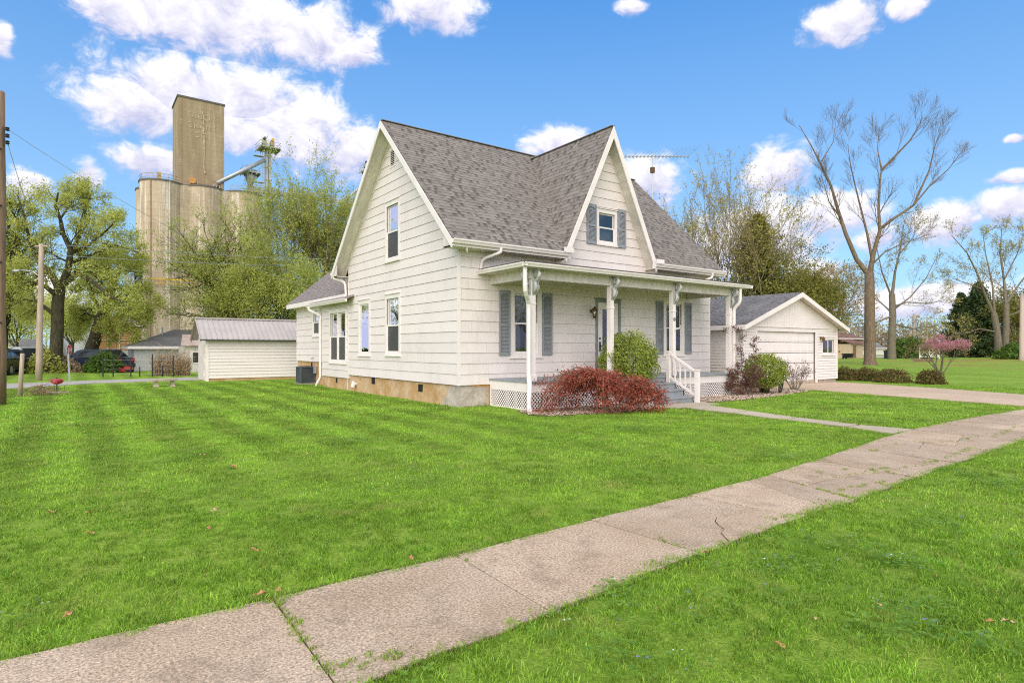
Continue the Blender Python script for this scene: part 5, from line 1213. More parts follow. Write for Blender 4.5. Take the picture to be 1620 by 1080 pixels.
def crib():
    a = at_depth(152, 550, 60); u0, v0 = a.x, a.y; u1 = u0 + 3.9; v1 = v0 + 2.6; B = thing('corn_crib', 'raised wooden crib with orange brown boards in a pale frame, beyond the parked blue car', 'crib', ((u0 + u1) / 2, (v0 + v1) / 2, 0))
    M['crib'] = mat('orange_boards', (.30, .14, .045), .8, .35, 2., stretch=(1, 1, 5)); z0, z1 = 1.25, 3.6
    for i in range(9):
        z = z0 + i * (z1 - z0) / 9; p = MB(); p.box(u0, u1, v0, v0 + .04, z + .01, z + (z1 - z0) / 9 - .012); p.build('plank', M['crib'], B)
    s = MB(); s.box(u0, u0 + .04, v0 + .05, v1, z0, z1); s.box(u1 - .04, u1, v0 + .05, v1, z0, z1); s.build('side', M['crib'], B)
    for i in range(5):
        u = u0 + (u1 - u0) * i / 4; p = MB(); p.box(u - .05, u + .05, v0 - .06, v0 - .002, 0, z1); p.build('post', M['wood_pale'], B)
    for z in (.95, 2.3, z1): p = MB(); p.box(u0 - .1, u1 + .1, v0 - .10, v0 - .061, z, z + (.3 if z < 1 else .07)); p.build('rail', M['metal'] if z < 1 else M['wood_pale'], B)
    r = MB(); r.prism([(u0 - .3, v0 - .3, z1 + .1), (u1 + .3, v0 - .3, z1 + .1), (u1 + .3, v1 + .2, z1 + .9), (u0 - .3, v1 + .2, z1 + .9)], (0, 0, .06)); r.build('roof', M['nb_rust'], B)
crib()
# ================================================================== TREES AND SHRUBS
def bark(name, c1, c2, scale=4.):
    m_, t, b, o = base_mat(name); p = pos(t, (1, 1, .25))
    c = t.mix(t.rng(t.noise(p, scale * 3, 6, .7), .35, .65), c1, c2)
    t.put(b.inputs['Base Color'], c); b.inputs['Roughness'].default_value = .95; b.inputs['Specular IOR Level'].default_value = .1
    t.put(b.inputs['Normal'], t.bump(t.noise(pos(t, (1, 1, .3)), scale * 6, 4, .7), .8, .05)); return m_
M['bark_dark'] = bark('dark_bark', (.045, .038, .026), (.12, .105, .065))
M['bark_brown'] = bark('brown_bark', (.12, .085, .057), (.27, .20, .14))
M['bark_tan'] = bark('tan_bark', (.22, .165, .095), (.38, .30, .18))
M['bark_grey'] = bark('grey_bark', (.12, .10, .07), (.25, .215, .155))
M['lf_lime'] = leaf_mat('spring_lime_leaf', (.32, .36, .06), (.77, .77, .22), .5)
M['lf_olive'] = leaf_mat('spring_olive_leaf', (.22, .27, .045), (.66, .69, .18), .5)
M['lf_bud'] = leaf_mat('yellow_bud', (.28, .235, .05), (.52, .45, .14), .3)
M['lf_orange'] = leaf_mat('orange_bud', (.33, .20, .07), (.55, .40, .19), .3)
M['lf_brown'] = leaf_mat('brown_bud', (.20, .13, .07), (.42, .30, .18), .2)
M['lf_dark'] = leaf_mat('evergreen_needle', (.022, .045, .014), (.085, .125, .035), .15)
M['lf_spruce'] = leaf_mat('olive_needle', (.095, .10, .02), (.36, .34, .065), .3)
M['lf_box'] = leaf_mat('boxwood_leaf', (.10, .17, .02), (.52, .57, .10), .4)
M['lf_green'] = leaf_mat('shrub_leaf', (.045, .105, .015), (.17, .27, .04), .3)
M['lf_red'] = leaf_mat('red_maple_leaf', (.17, .03, .022), (.64, .20, .13), .4, vscale=3.)
M['lf_pink'] = leaf_mat('pink_blossom', (.50, .17, .24), (.72, .40, .46), .35)
M['lf_maroon'] = leaf_mat('maroon_rose_leaf', (.085, .035, .030), (.26, .12, .085), .25)
M['lf_hedge'] = leaf_mat('bronze_hedge_leaf', (.06, .065, .014), (.24, .17, .055), .25)
M['lf_dry'] = leaf_mat('dry_reed', (.38, .26, .15), (.58, .45, .30), .25)
class Tree:
    def __init__(s, seed): s.r = random.Random(seed); s.limbs = []; s.twigs = []; s.spots = []
    def limb(s, pts, r0, r1, depth=0):
        P = [Vector(p) for p in pts]; n = len(P); s.limbs.append((P, [r0 + (r1 - r0) * (i / (n - 1)) ** .8 for i in range(n)], depth)); return P
    def grow(s, p, d, L, r0, depth, maxd, spread=.8, up=.25, wig=.16, kids=(3, 5), ratio=.62, t0=.3, droop=0., rmin=.006):
        r = s.r; n = max(3, int(4 + L)) if depth < 2 else 3; P = [Vector(p)]; d = Vector(d).normalized(); st = L / n
        for i in range(n):
            d = (d + Vector((r.gauss(0, wig), r.gauss(0, wig), r.gauss(0, wig) * .7 + up * .25 - droop * .3 * (i / n)))).normalized(); P.append(P[-1] + d * st)
        s.limb(P, r0, max(rmin * .6, r0 * (.35 if depth < maxd else .3)), depth)
        if depth >= maxd - 1:
            for i in range(1, len(P)): s.spots.append((P[i], depth))
            a = P[-2]; s.spots.append(((a + P[-1]) / 2, depth))
        if depth >= maxd: return
        s.sprout(P, r0, L, depth, maxd, spread, up, wig, kids, ratio, t0, droop, rmin)
    def sprout(s, P, r0, L, depth, maxd, spread=.8, up=.25, wig=.16, kids=(3, 5), ratio=.62, t0=.3, droop=0., rmin=.006, r1=None):
        r = s.r; r1 = r0 if r1 is None else r1; k = r.randint(*kids); n = len(P) - 1; a0 = r.uniform(0, 6.28)
        for j in range(k):
            t = t0 + (1 - t0) * (j + r.uniform(.2, .9)) / k; i = min(n - 1, int(t * n)); f = t * n - i; q = P[i].lerp(P[i + 1], f); ax = (P[i + 1] - P[i]).normalized()
            a = a0 + j * 2.4 + r.uniform(-.4, .4); u = ax.orthogonal().normalized(); v = ax.cross(u); sd_ = u * math.cos(a) + v * math.sin(a); ang = spread * r.uniform(.65, 1.25)
            d = ax * math.cos(ang) + sd_ * math.sin(ang); l2 = L * ratio * r.uniform(.7, 1.2) * (1.15 - .45 * t)
            s.grow(q, d, l2, max(rmin, (r0 + (r1 - r0) * t) * (.58 - .2 * t)), depth + 1, maxd, spread, up, wig, kids, ratio, t0, droop, rmin)
    def meshes(s, thick_n=8):
        out = []
        for lo, hi in ((0, 1), (2, 9)):
            V, Fq = [], []; base = 0
            for P, R, dp in s.limbs:
                if not lo <= dp <= hi: continue
                n = thick_n if dp == 0 else (6 if dp == 1 else 3); k = len(P); Pn = np.array(P); T = np.gradient(Pn, axis=0); T /= np.linalg.norm(T, axis=1)[:, None] + 1e-9
                ref = np.array((.31, .2, .93)) if abs(T[0][2]) < .8 else np.array((.93, .3, .2)); U_ = np.cross(T, ref); U_ /= np.linalg.norm(U_, axis=1)[:, None] + 1e-9; W_ = np.cross(T, U_); a = 2 * math.pi * np.arange(n) / n; Rn = np.array(R)
                if dp == 0 and n > 6: wob = 1 + .09 * np.sin(3 * a + Pn[:, 2:3] * .7)
                else: wob = 1
                ring = Pn[:, None, :] + (U_[:, None, :] * np.cos(a)[None, :, None] + W_[:, None, :] * np.sin(a)[None, :, None]) * (Rn[:, None] * wob)[:, :, None] if not np.isscalar(wob) else Pn[:, None, :] + (U_[:, None, :] * np.cos(a)[None, :, None] + W_[:, None, :] * np.sin(a)[None, :, None]) * Rn[:, None, None]
                V.append(ring.reshape(-1, 3)); i = np.arange(k - 1)[:, None] * n; j = np.arange(n)[None, :]; j2 = (j + 1) % n
                Fq.append((base + np.stack([i + j, i + j2, i + n + j2, i + n + j], -1)).reshape(-1, 4)); base += k * n
            out.append((np.concatenate(V), np.concatenate(Fq)) if V else None)
        return out
def leaves(P, rng, per, jit, size, flat=.0, asp=.55, tone_clump=.6):
    """rhombic leaves scattered round the points P"""
    P = np.repeat(np.asarray(P, float), per, 0); ct = np.repeat(rng.uniform(0, 1, len(P) // per), per); n = len(P)
    C_ = P + rng.normal(0, 1, (n, 3)) * jit; s = size * rng.uniform(.6, 1.35, n)
    a = rng.normal(0, 1, (n, 3)); a[:, 2] *= (1 - flat); a /= np.linalg.norm(a, axis=1)[:, None]; b = np.cross(a, rng.normal(0, 1, (n, 3))); b /= np.linalg.norm(b, axis=1)[:, None] + 1e-9
    nrm = np.cross(a, b); q = s[:, None]
    V = np.stack([C_ - a * q, C_ + b * q * asp + nrm * q * .12, C_ + a * q, C_ - b * q * asp + nrm * q * .12], 1).reshape(-1, 3)
    tone = np.clip(ct * tone_clump + rng.uniform(0, 1, n) * (1 - tone_clump), 0, 1)
    return V, np.arange(4 * n).reshape(-1, 4), np.repeat(tone, 4)
def finish(T_, name, label, base, mbark, mleaf, per, jit, size, seed, cat='tree', group=None, flat=0., keep=1., crown='crown', mtwig=None, pick=None, asp=.55):
    o = thing(name, label, cat, base, group=group); rng = np.random.default_rng(seed); a, b = T_.meshes()
    if a: link('trunk', np_mesh('trunk', a[0], a[1], mbark, smooth=True), o)
    if b: link('branches', np_mesh('branches', b[0], b[1], mtwig or mbark, smooth=True), o)
    S = np.array([tuple(p) for p, d in T_.spots])
    if pick is not None: S = S[pick(S)]
    if keep < 1: S = S[rng.uniform(0, 1, len(S)) < keep]
    if per and len(S):
        V, Fq, tn = leaves(S, rng, per, jit, size, flat, asp); link(crown, np_mesh(crown, V, Fq, mleaf, tone=tn), o)
    return o
def px_tree(pts, r0, r1, T_, D, dd=0., depth=0):
    """a limb through photo pixels at distance D, its far end dd metres nearer or farther"""
    n = len(pts); return T_.limb([at_depth(x, y, D + dd * i / max(1, n - 1)) for i, (x, y) in enumerate(pts)], r0, r1, depth)
def g0(x, D): p = at_depth(x, 550, D); return Vector((p.x, p.y, 0))
def base_pt(P): return (P[0].x, P[0].y, 0)
# ---- big tree at the left: dark forked trunk with sweeping limbs
def left_big():
    T_ = Tree(21); D = 37
    tr = px_tree([(84, 592), (88, 560), (91, 520), (92, 480), (95, 455)], .40, .30, T_, D)
    L = [([(95, 458), (108, 425), (112, 395), (100, 370), (95, 345), (88, 325), (92, 305)], .24, .04, -2), ([(95, 458), (82, 435), (62, 415), (48, 385), (40, 350), (28, 310)], .24, .04, 1), ([(98, 452), (125, 432), (150, 448), (175, 470), (200, 478)], .2, .04, -3),
         ([(110, 405), (125, 375), (130, 345), (140, 318), (146, 300)], .16, .03, 2), ([(94, 470), (70, 452), (45, 445), (20, 432)], .18, .03, -2), ([(100, 445), (130, 422), (155, 440), (172, 462)], .14, .03, 3), ([(112, 400), (140, 388), (165, 368), (188, 345)], .13, .03, -1), ([(90, 500), (60, 478), (30, 472), (8, 468)], .14, .03, 2), ([(96, 345), (110, 325), (122, 310)], .08, .02, 1), ([(104, 420), (140, 405), (185, 388), (222, 400)], .12, .02, 2)]
    for pts, a, b, dd in L: P = px_tree(pts, a, b, T_, D, dd, 1); T_.sprout(P, a * .7, 2.6, 1, 4, .85, .02, .2, (6, 8), .6, .15, .35, r1=b)
    finish(T_, 'leafy_tree', 'big old tree with dark forked trunk and drooping lime leaves behind the pale utility pole', base_pt(tr), M['bark_dark'], M['lf_lime'], 6, .13, .054, 1, keep=.42)
left_big()
def left_lean():
    T_ = Tree(22); D = 43
    tr = px_tree([(134, 588), (140, 565), (150, 535), (158, 508), (170, 480), (178, 450)], .52, .30, T_, D)
    for pts, a, b, dd in [([(172, 475), (190, 470), (208, 478), (222, 498), (228, 520)], .14, .03, -2), ([(178, 450), (190, 425), (200, 405)], .2, .03, 1), ([(165, 495), (145, 470), (138, 440), (150, 415)], .18, .03, 2), ([(178, 452), (165, 425), (172, 402)], .15, .03, -1), ([(170, 482), (195, 462), (220, 462), (235, 485)], .12, .02, -3), ([(155, 520), (180, 505), (200, 515)], .12, .02, -2), ([(160, 505), (135, 495), (118, 510)], .12, .02, 1)]:
        P = px_tree(pts, a, b, T_, D, dd, 1); T_.sprout(P, a * .7, 2.5, 1, 4, .85, .0, .2, (6, 8), .6, .15, .6, r1=b)
    finish(T_, 'leafy_tree', 'leaning tree with thick dark trunk and weeping lime foliage in front of the silos', base_pt(tr), M['bark_dark'], M['lf_lime'], 7, .13, .06, 2, keep=.5)
left_lean()
def auto(name, label, x, D, H, r0, seed, mb_, ml, per, jit, size, stems=1, fork=.35, spread=.6, maxd=4, kids=(5, 6), up=.3, ratio=.6, lean=(0, 0), nl=6, droop=0., keep=1., cat='tree', Lk=.55, mtwig=None, group=None, t0=.2, low=None, wid=1.):
    T_ = Tree(seed); r = T_.r; b = g0(x, D); base = tuple(b)
    for sidx in range(stems):
        a = r.uniform(0, 6.28); off = Vector((math.cos(a), math.sin(a), 0)) * (.0 if stems == 1 else r0 * 1.3); out = Vector((math.cos(a), math.sin(a), 0)) * (.0 if stems == 1 else .22 * wid)
        P = [b + off]; d = (Vector((lean[0], lean[1], 1)) + out).normalized(); n = 6; Lt = H * fork
        for i in range(n): d = (d + Vector((r.gauss(0, .035), r.gauss(0, .035), .03))).normalized(); P.append(P[-1] + d * (Lt / n))
        T_.limb(P, r0 / (stems ** .4), r0 * .72 / (stems ** .4), 0); top = P[-1]; k = max(2, nl // stems)
        for j in range(k):
            a = j * 6.283 / k + r.uniform(-.4, .4); ang = spread * r.uniform(.35, 1.2) if j else .12; dd = d * math.cos(ang) + Vector((math.cos(a), math.sin(a), 0)) * math.sin(ang) * wid
            src = top if j < 3 or low is None else P[r.randint(n // 2, n)]
            T_.grow(src, dd, (H - Lt) * r.uniform(.7, 1.02), r0 * .42 / (stems ** .4), 1, maxd, spread, up, .12, kids, ratio, t0, droop)
    return finish(T_, name, label, base, mb_, ml, per, jit, size, seed, cat, group, 0., keep, mtwig=mtwig)
auto('leafy_tree', 'far left tree with pale lime crown rising behind the big utility pole', -2, 40, 9.6, .42, 31, M['bark_dark'], M['lf_lime'], 3, .24, .07, nl=7, fork=.3, lean=(.05, .0), droop=.2)
auto('leafy_tree', 'spreading olive green tree right in front of the concrete silos, behind the shed', 372, 50, 10.4, .34, 32, M['bark_dark'], M['lf_olive'], 6, .13, .066, nl=10, fork=.24, spread=.8, droop=.1, low=1, wid=.85, keep=.5)
auto('leafy_tree', 'tall many-stemmed lime tree behind the shed, next to the farmhouse gable', 480, 52, 13.8, .26, 33, M['bark_tan'], M['lf_olive'], 5, .13, .072, stems=4, nl=14, fork=.32, spread=.42, up=.5, keep=.52)
auto('leafy_tree', 'slender lime tree rising close to the rear eave of the farmhouse', 533, 55, 12.0, .25, 37, M['bark_tan'], M['lf_olive'], 5, .13, .072, stems=3, nl=11, fork=.3, spread=.4, up=.5, keep=.52)
auto('leafy_tree', 'short bushy olive tree just above the shed roof', 430, 46, 8.0, .24, 34, M['bark_dark'], M['lf_olive'], 7, .26, .07, nl=10, fork=.2, spread=.9, droop=.2, low=1)
auto('leafy_tree', 'small pale lime tree far behind the parked cars at the left', 26, 95, 9.5, .3, 35, M['bark_dark'], M['lf_lime'], 7, .4, .13, nl=8, fork=.2, spread=.8, maxd=3, kids=(6, 8), low=1)
auto('leafy_tree', 'distant lime tree behind the stop sign', 112, 90, 9, .3, 36, M['bark_dark'], M['lf_lime'], 7, .4, .13, nl=8, fork=.25, spread=.8, maxd=3, kids=(6, 8), low=1)
# ---- right side
auto('budding_tree', 'tall vase-shaped tree with sparse yellow buds behind the garage roof', 1178, 48, 12.9, .30, 41, M['bark_tan'], M['lf_bud'], 3, .08, .062, keep=.36, stems=6, nl=24, fork=.22, spread=.42, up=.35, kids=(4, 6), wid=2.0)
auto('budding_tree', 'low spreading tree with orange buds right of the garage roof', 1318, 62, 9.6, .3, 42, M['bark_brown'], M['lf_orange'], 2, .14, .085, nl=9, fork=.28, spread=.9, up=.1, kids=(4, 6), low=1)
def bare():
    T_ = Tree(43); D = 54
    tr = px_tree([(1377, 580), (1376.5, 570), (1377, 540), (1376, 500), (1375, 460), (1375, 432)], .52, .38, T_, D); T_.limbs[-1][1][0] = .70
    L = [([(1375, 436), (1355, 410), (1338, 370), (1325, 330), (1315, 295), (1300, 262), (1282, 228), (1264, 198)], .30, .035, 1), ([(1376, 432), (1382, 400), (1392, 365), (1390, 330), (1392, 290), (1395, 262)], .30, .06, -1), ([(1392, 362), (1415, 345), (1445, 325), (1470, 295), (1500, 268), (1520, 242)], .20, .03, 2), ([(1394, 270), (1418, 245), (1440, 222), (1453, 200), (1460, 186)], .15, .025, -2),
         ([(1380, 412), (1372, 370), (1362, 330), (1352, 290), (1345, 258), (1341, 228)], .16, .025, -1), ([(1330, 345), (1312, 320), (1300, 280)], .1, .02, -2), ([(1445, 325), (1470, 270), (1478, 235), (1488, 205)], .12, .02, -1), ([(1395, 270), (1388, 235), (1392, 200)], .09, .02, 2), ([(1378, 420), (1400, 398), (1430, 385), (1470, 370)], .11, .02, -2), ([(1300, 255), (1318, 225), (1322, 195)], .08, .015, 1)]
    for pts, a, b, dd in L: a *= .8; b *= .7; P = px_tree(pts, a, b, T_, D, dd, 1); T_.sprout(P, a * .6, 3.3, 1, 4, .50, .45, .10, (6, 7), .66, .22, rmin=.008, r1=b * 1.1)
    finish(T_, 'bare_tree', 'large bare forked tree with pale brown trunk on the lawn right of the garage', base_pt(tr), M['bark_brown'], M['lf_brown'], 1, .04, .045, 3, keep=.10)
bare()
def trunk_tree(name, label, D, trunk, limbs, seed, mb_, ml, per, jit, size, keep, L=3.0, spr=.6, mtwig=None, maxd=4):
    T_ = Tree(seed); tr = None
    for t in trunk: P = px_tree(t[0], t[1], t[2], T_, D); tr = tr or P
    for pts, a, b, dd in limbs: a *= .72; b *= .7; P = px_tree(pts, a, b, T_, D, dd, 1); T_.sprout(P, a * .6, L, 1, 4, spr, .3, .12, (5, 6), .64, .15, rmin=.011, r1=b)
    return finish(T_, name, label, base_pt(tr), mb_, ml, per, jit, size, seed, keep=keep, mtwig=mtwig)
trunk_tree('budding_tree', 'mossy-trunked tree with level lower branches behind the bare tree', 80, [([(1411, 569), (1411, 540), (1412, 500), (1411, 465)], .54, .36)], [([(1411, 470), (1416, 430), (1425, 390), (1430, 355)], .3, .05, 1), ([(1411, 500), (1385, 510), (1350, 512), (1325, 505)], .2, .04, -2), ([(1412, 512), (1445, 520), (1480, 515)], .2, .04, 2), ([(1411, 470), (1395, 430), (1388, 395)], .2, .04, -2), ([(1413, 490), (1440, 470), (1465, 440), (1480, 410)], .2, .04, 3), ([(1412, 485), (1435, 478), (1470, 480), (1490, 475)], .16, .03, -3), ([(1411, 495), (1390, 475), (1375, 450)], .16, .03, 2), ([(1425, 400), (1445, 375), (1450, 350)], .13, .03, 1)], 44, M['bark_grey'], M['lf_bud'], 3, .13, .085, .28, 4.5)
trunk_tree('budding_tree', 'twin-trunked budding tree near the right edge in front of the dark evergreens', 84, [([(1581, 568), (1580, 545), (1577, 520), (1572, 495)], .52, .36), ([(1590, 568), (1591, 545), (1592, 515), (1592, 480)], .48, .34)], [([(1572, 498), (1558, 465), (1545, 430), (1530, 400), (1505, 372)], .3, .05, -2), ([(1592, 485), (1588, 440), (1582, 400), (1585, 360)], .3, .05, 2), ([(1592, 480), (1612, 450), (1635, 420), (1650, 395)], .25, .05, 1), ([(1574, 500), (1570, 450), (1560, 405), (1555, 370)], .22, .04, 2), ([(1576, 525), (1550, 520), (1525, 528), (1500, 525)], .16, .03, -3), ([(1592, 500), (1625, 490), (1650, 480)], .2, .04, -2), ([(1590, 440), (1610, 400), (1620, 370)], .15, .03, 1), ([(1555, 458), (1530, 448), (1505, 440)], .14, .03, 2)], 45, M['bark_grey'], M['lf_bud'], 4, .15, .09, .32, 5.)
def conifer(name, label, x, D, H, R, seed, ml, nb=260, per=26, size=.10, base_z=.3, flare=1.):
    r = random.Random(seed); rng = np.random.default_rng(seed); b = g0(x, D); T_ = Tree(seed); T_.limb([b, b + Vector((0, 0, H * .5)), b + Vector((0, 0, H))], R * .08, .03, 0); pts = []
    for i in range(nb):
        t = (i + r.random()) / nb; z = base_z + (H - base_z) * t; l = R * (1 - t) ** .8 * r.uniform(.45, 1.15) * flare + .12; a = i * 2.399 + r.uniform(-.3, .3); d = Vector((math.cos(a), math.sin(a), r.uniform(-.05, .35))); p0 = b + Vector((0, 0, z)); p1 = p0 + d * l * .6; p2 = p0 + d * l + Vector((0, 0, -.14 * l * (1 - t)))
        T_.limb([p0, p1, p2], .035, .008, 2)
        for k in range(7): f = .3 + .7 * k / 6; q = p0.lerp(p1, f / .6) if f < .6 else p1.lerp(p2, (f - .6) / .4); T_.spots.append((q, 2))
    return finish(T_, name, label, tuple(b), M['bark_dark'], ml, per // 4, R * .045, size, seed)
conifer('spruce_tree', 'olive green spruce standing behind the garage', 1198, 46, 11.4, 5.6, 51, M['lf_spruce'], 380, 32, .10, 1.2)
auto('leafy_tree', 'low olive tree leaning out right of the spruce above the garage roof', 1250, 50, 7.6, .2, 55, M['bark_dark'], M['lf_spruce'], 5, .22, .075, nl=9, fork=.25, spread=.8, low=1)
conifer('evergreen_tree', 'broad dark evergreen at the right, behind the twin-trunked tree', 1548, 98, 11.8, 4.6, 52, M['lf_dark'], 320, 44, .2, .2)
conifer('evergreen_tree', 'smaller dark evergreen left of the broad one, behind the pink tree', 1520, 100, 10.4, 3.2, 53, M['lf_dark'], 240, 40, .2, .2)
conifer('evergreen_tree', 'dark evergreen peeping over the farmhouse rear eave', 528, 62, 12.0, 2.8, 54, M['lf_dark'], 240, 40, .15, .3)
auto('budding_tree', 'bushy yellow-green tree at the far right edge beside the grey pole', 1612, 96, 9.5, .3, 46, M['bark_grey'], M['lf_spruce'], 8, .4, .14, nl=9, fork=.15, spread=.9, maxd=3, kids=(6, 8), low=1)
def redbud():
    T_ = Tree(47); b = on_ground(1487, 592); r = T_.r
    for k in range(6):
        a = k * 1.05; d = Vector((math.cos(a) * .45, math.sin(a) * .45, 1)); T_.grow(b + Vector((math.cos(a), math.sin(a), 0)) * .09, d, 1.5, .042, 1, 4, .6, .1, .14, (4, 6), .62, .45)
    T_.grow(b, at_depth(1458, 545, 34.5) - b, 1.7, .035, 1, 4, .5, .1, .1, (3, 4), .5, .55)
    o = finish(T_, 'redbud_tree', 'small pink flowering tree with bare twigs on the right lawn', tuple(b), M['bark_grey'], M['lf_orange'], 1, .05, .03, 4, keep=.5)
    rng = np.random.default_rng(7); S = np.array([tuple(p) for p, d in T_.spots]); S = S[(S[:, 2] > 1.45) & (rng.uniform(size=len(S)) < .6)]; S = S[(S[:, 0] - b.x) * _r[0] + (S[:, 1] - b.y) * _r[1] > -.45]
    V, Fq, tn = leaves(S, rng, 6, .06, .032); link('blossom', np_mesh('blossom', V, Fq, M['lf_pink'], tone=tn), o)
redbud()
# ---- shrubs
def dome(name, label, c, R, H, seed, ml, n, size, stems=14, z0=.0, cat='shrub', group=None, bk='bark_dark', inner=.55, flat=.35, squash=1., spk=0., ball=False):
    """a clipped shrub: stems fanning out under a leafy, slightly uneven shell"""
    T_ = Tree(seed); r = T_.r; c = Vector(c); rng = np.random.default_rng(seed)
    for i in range(stems):
        a = r.uniform(0, 6.28); q = R * math.sqrt(r.uniform(.05, .75)); top_ = c + Vector((math.cos(a) * q, math.sin(a) * q, H * r.uniform(.55, .85))); b = c + Vector((math.cos(a) * R * .12, math.sin(a) * R * .12, 0)); m_ = b.lerp(top_, .5) + Vector((r.gauss(0, .05), r.gauss(0, .05), .08)) * R
        T_.limb([b, m_, top_], .018 + .01 * R, .006, 2)
        for k in range(3): T_.limb([m_.lerp(top_, k / 3), m_.lerp(top_, k / 3 + .25) + Vector((r.gauss(0, .14), r.gauss(0, .14), .12)) * R], .009, .004, 2)
    d = rng.normal(0, 1, (n, 3)); d /= np.linalg.norm(d, axis=1)[:, None]; d[:, 2] = d[:, 2] if ball else np.abs(d[:, 2]) * 1.15 - .15
    lump = 1 + .10 * np.sin(d[:, 0] * 5 + seed) * np.sin(d[:, 1] * 6 + 1) + .07 * np.sin(d[:, 2] * 9 + d[:, 0] * 7); rad = (inner + (1 - inner) * rng.uniform(0, 1, n) ** .45) * lump + (rng.uniform(size=n) < spk) * rng.uniform(0, .14, n)
    S = np.array(tuple(c)) + np.array([0, 0, H * .56 if ball else 0]) + d * rad[:, None] * np.array([R, R * squash, H * (.455 if ball else 1 - z0)]) * np.array([1, 1, .95]) + np.array([0, 0, H * z0]); S[:, 2] = np.maximum(S[:, 2], .03 + c.z)
    o = thing(name, label, cat, tuple(c), group=group); a, b_ = T_.meshes(); link('stems', np_mesh('stems', b_[0], b_[1], M[bk], smooth=True), o)
    V, Fq, tn = leaves(S, rng, 1, .01, size, 0, .6, .2); link('foliage', np_mesh('foliage', V, Fq, ml, tone=tn), o); return o
bb = at_depth(993, 655, 16.9)
dome('boxwood_shrub', 'round clipped green shrub on bare stems left of the porch steps', (bb.x, bb.y, 0), .84, 1.98, 61, M['lf_box'], 12500, .030, 40, .0, inner=.5, spk=.10, ball=True)
bb = on_ground(1210, 623)
dome('boxwood_shrub', 'round green shrub beside the wagon wheel near the garage door', (bb.x, bb.y, 0), .70, 1.36, 62, M['lf_box'], 7500, .030, 26, .0, inner=.5, spk=.12, ball=True)
for i, (x, y, w_, lb) in enumerate([(1304, 599, 22, 'low bronze-green hedge shrub touching the garage corner'), (1338, 601, 24, 'second low hedge shrub from the garage corner'), (1372, 602, 24, 'third low hedge shrub from the garage corner'), (1412, 604.5, 30, 'wide low hedge shrub at the right end of the row of four'), (1472, 607, 22, 'low hedge shrub standing alone in front of the pink tree')]):
    p = on_ground(x, y); D = 1.53 * F_PX / (y - HOR_Y); dome('hedge_shrub', lb, (p.x, p.y, 0), w_ * D / F_PX * 1.0, .62, 70 + i, M['lf_hedge'], 2600, .038, 12, .1, group='low hedge shrubs along the driveway lawn', squash=.9, inner=.5, spk=.3)
p = on_ground(1437, 566.5); dome('green_bush', 'large dark green bush behind the pale road, right of the mossy trunk', (p.x, p.y, 0), 2.7, 3.3, 81, M['lf_green'], 4200, .16, 14, .1)
p = on_ground(166, 589); dome('green_bush', 'green bush in front of the blue parked car', (p.x, p.y, 0), 1.05, 1.3, 82, M['lf_green'], 3200, .075, 14, .1, spk=.3)
p = on_ground(1604, 568); dome('green_bush', 'green bush at the far right edge beside the grey pole', (p.x, p.y, 0), 2.2, 2.2, 83, M['lf_green'], 2400, .16, 14, .1)
p = on_ground(74, 590); dome('green_bush', 'yellow green bush at the foot of the big old tree', (p.x, p.y, 0), 1.0, 1.5, 84, M['lf_lime'], 1500, .075, 14, .1, spk=.4)
p = on_ground(95, 589); dome('dry_bush', 'dry tan bush around the foot of the big old tree', (p.x, p.y, 0), 1.1, 1.2, 85, M['lf_dry'], 1500, .085, 20, .0, spk=.5)
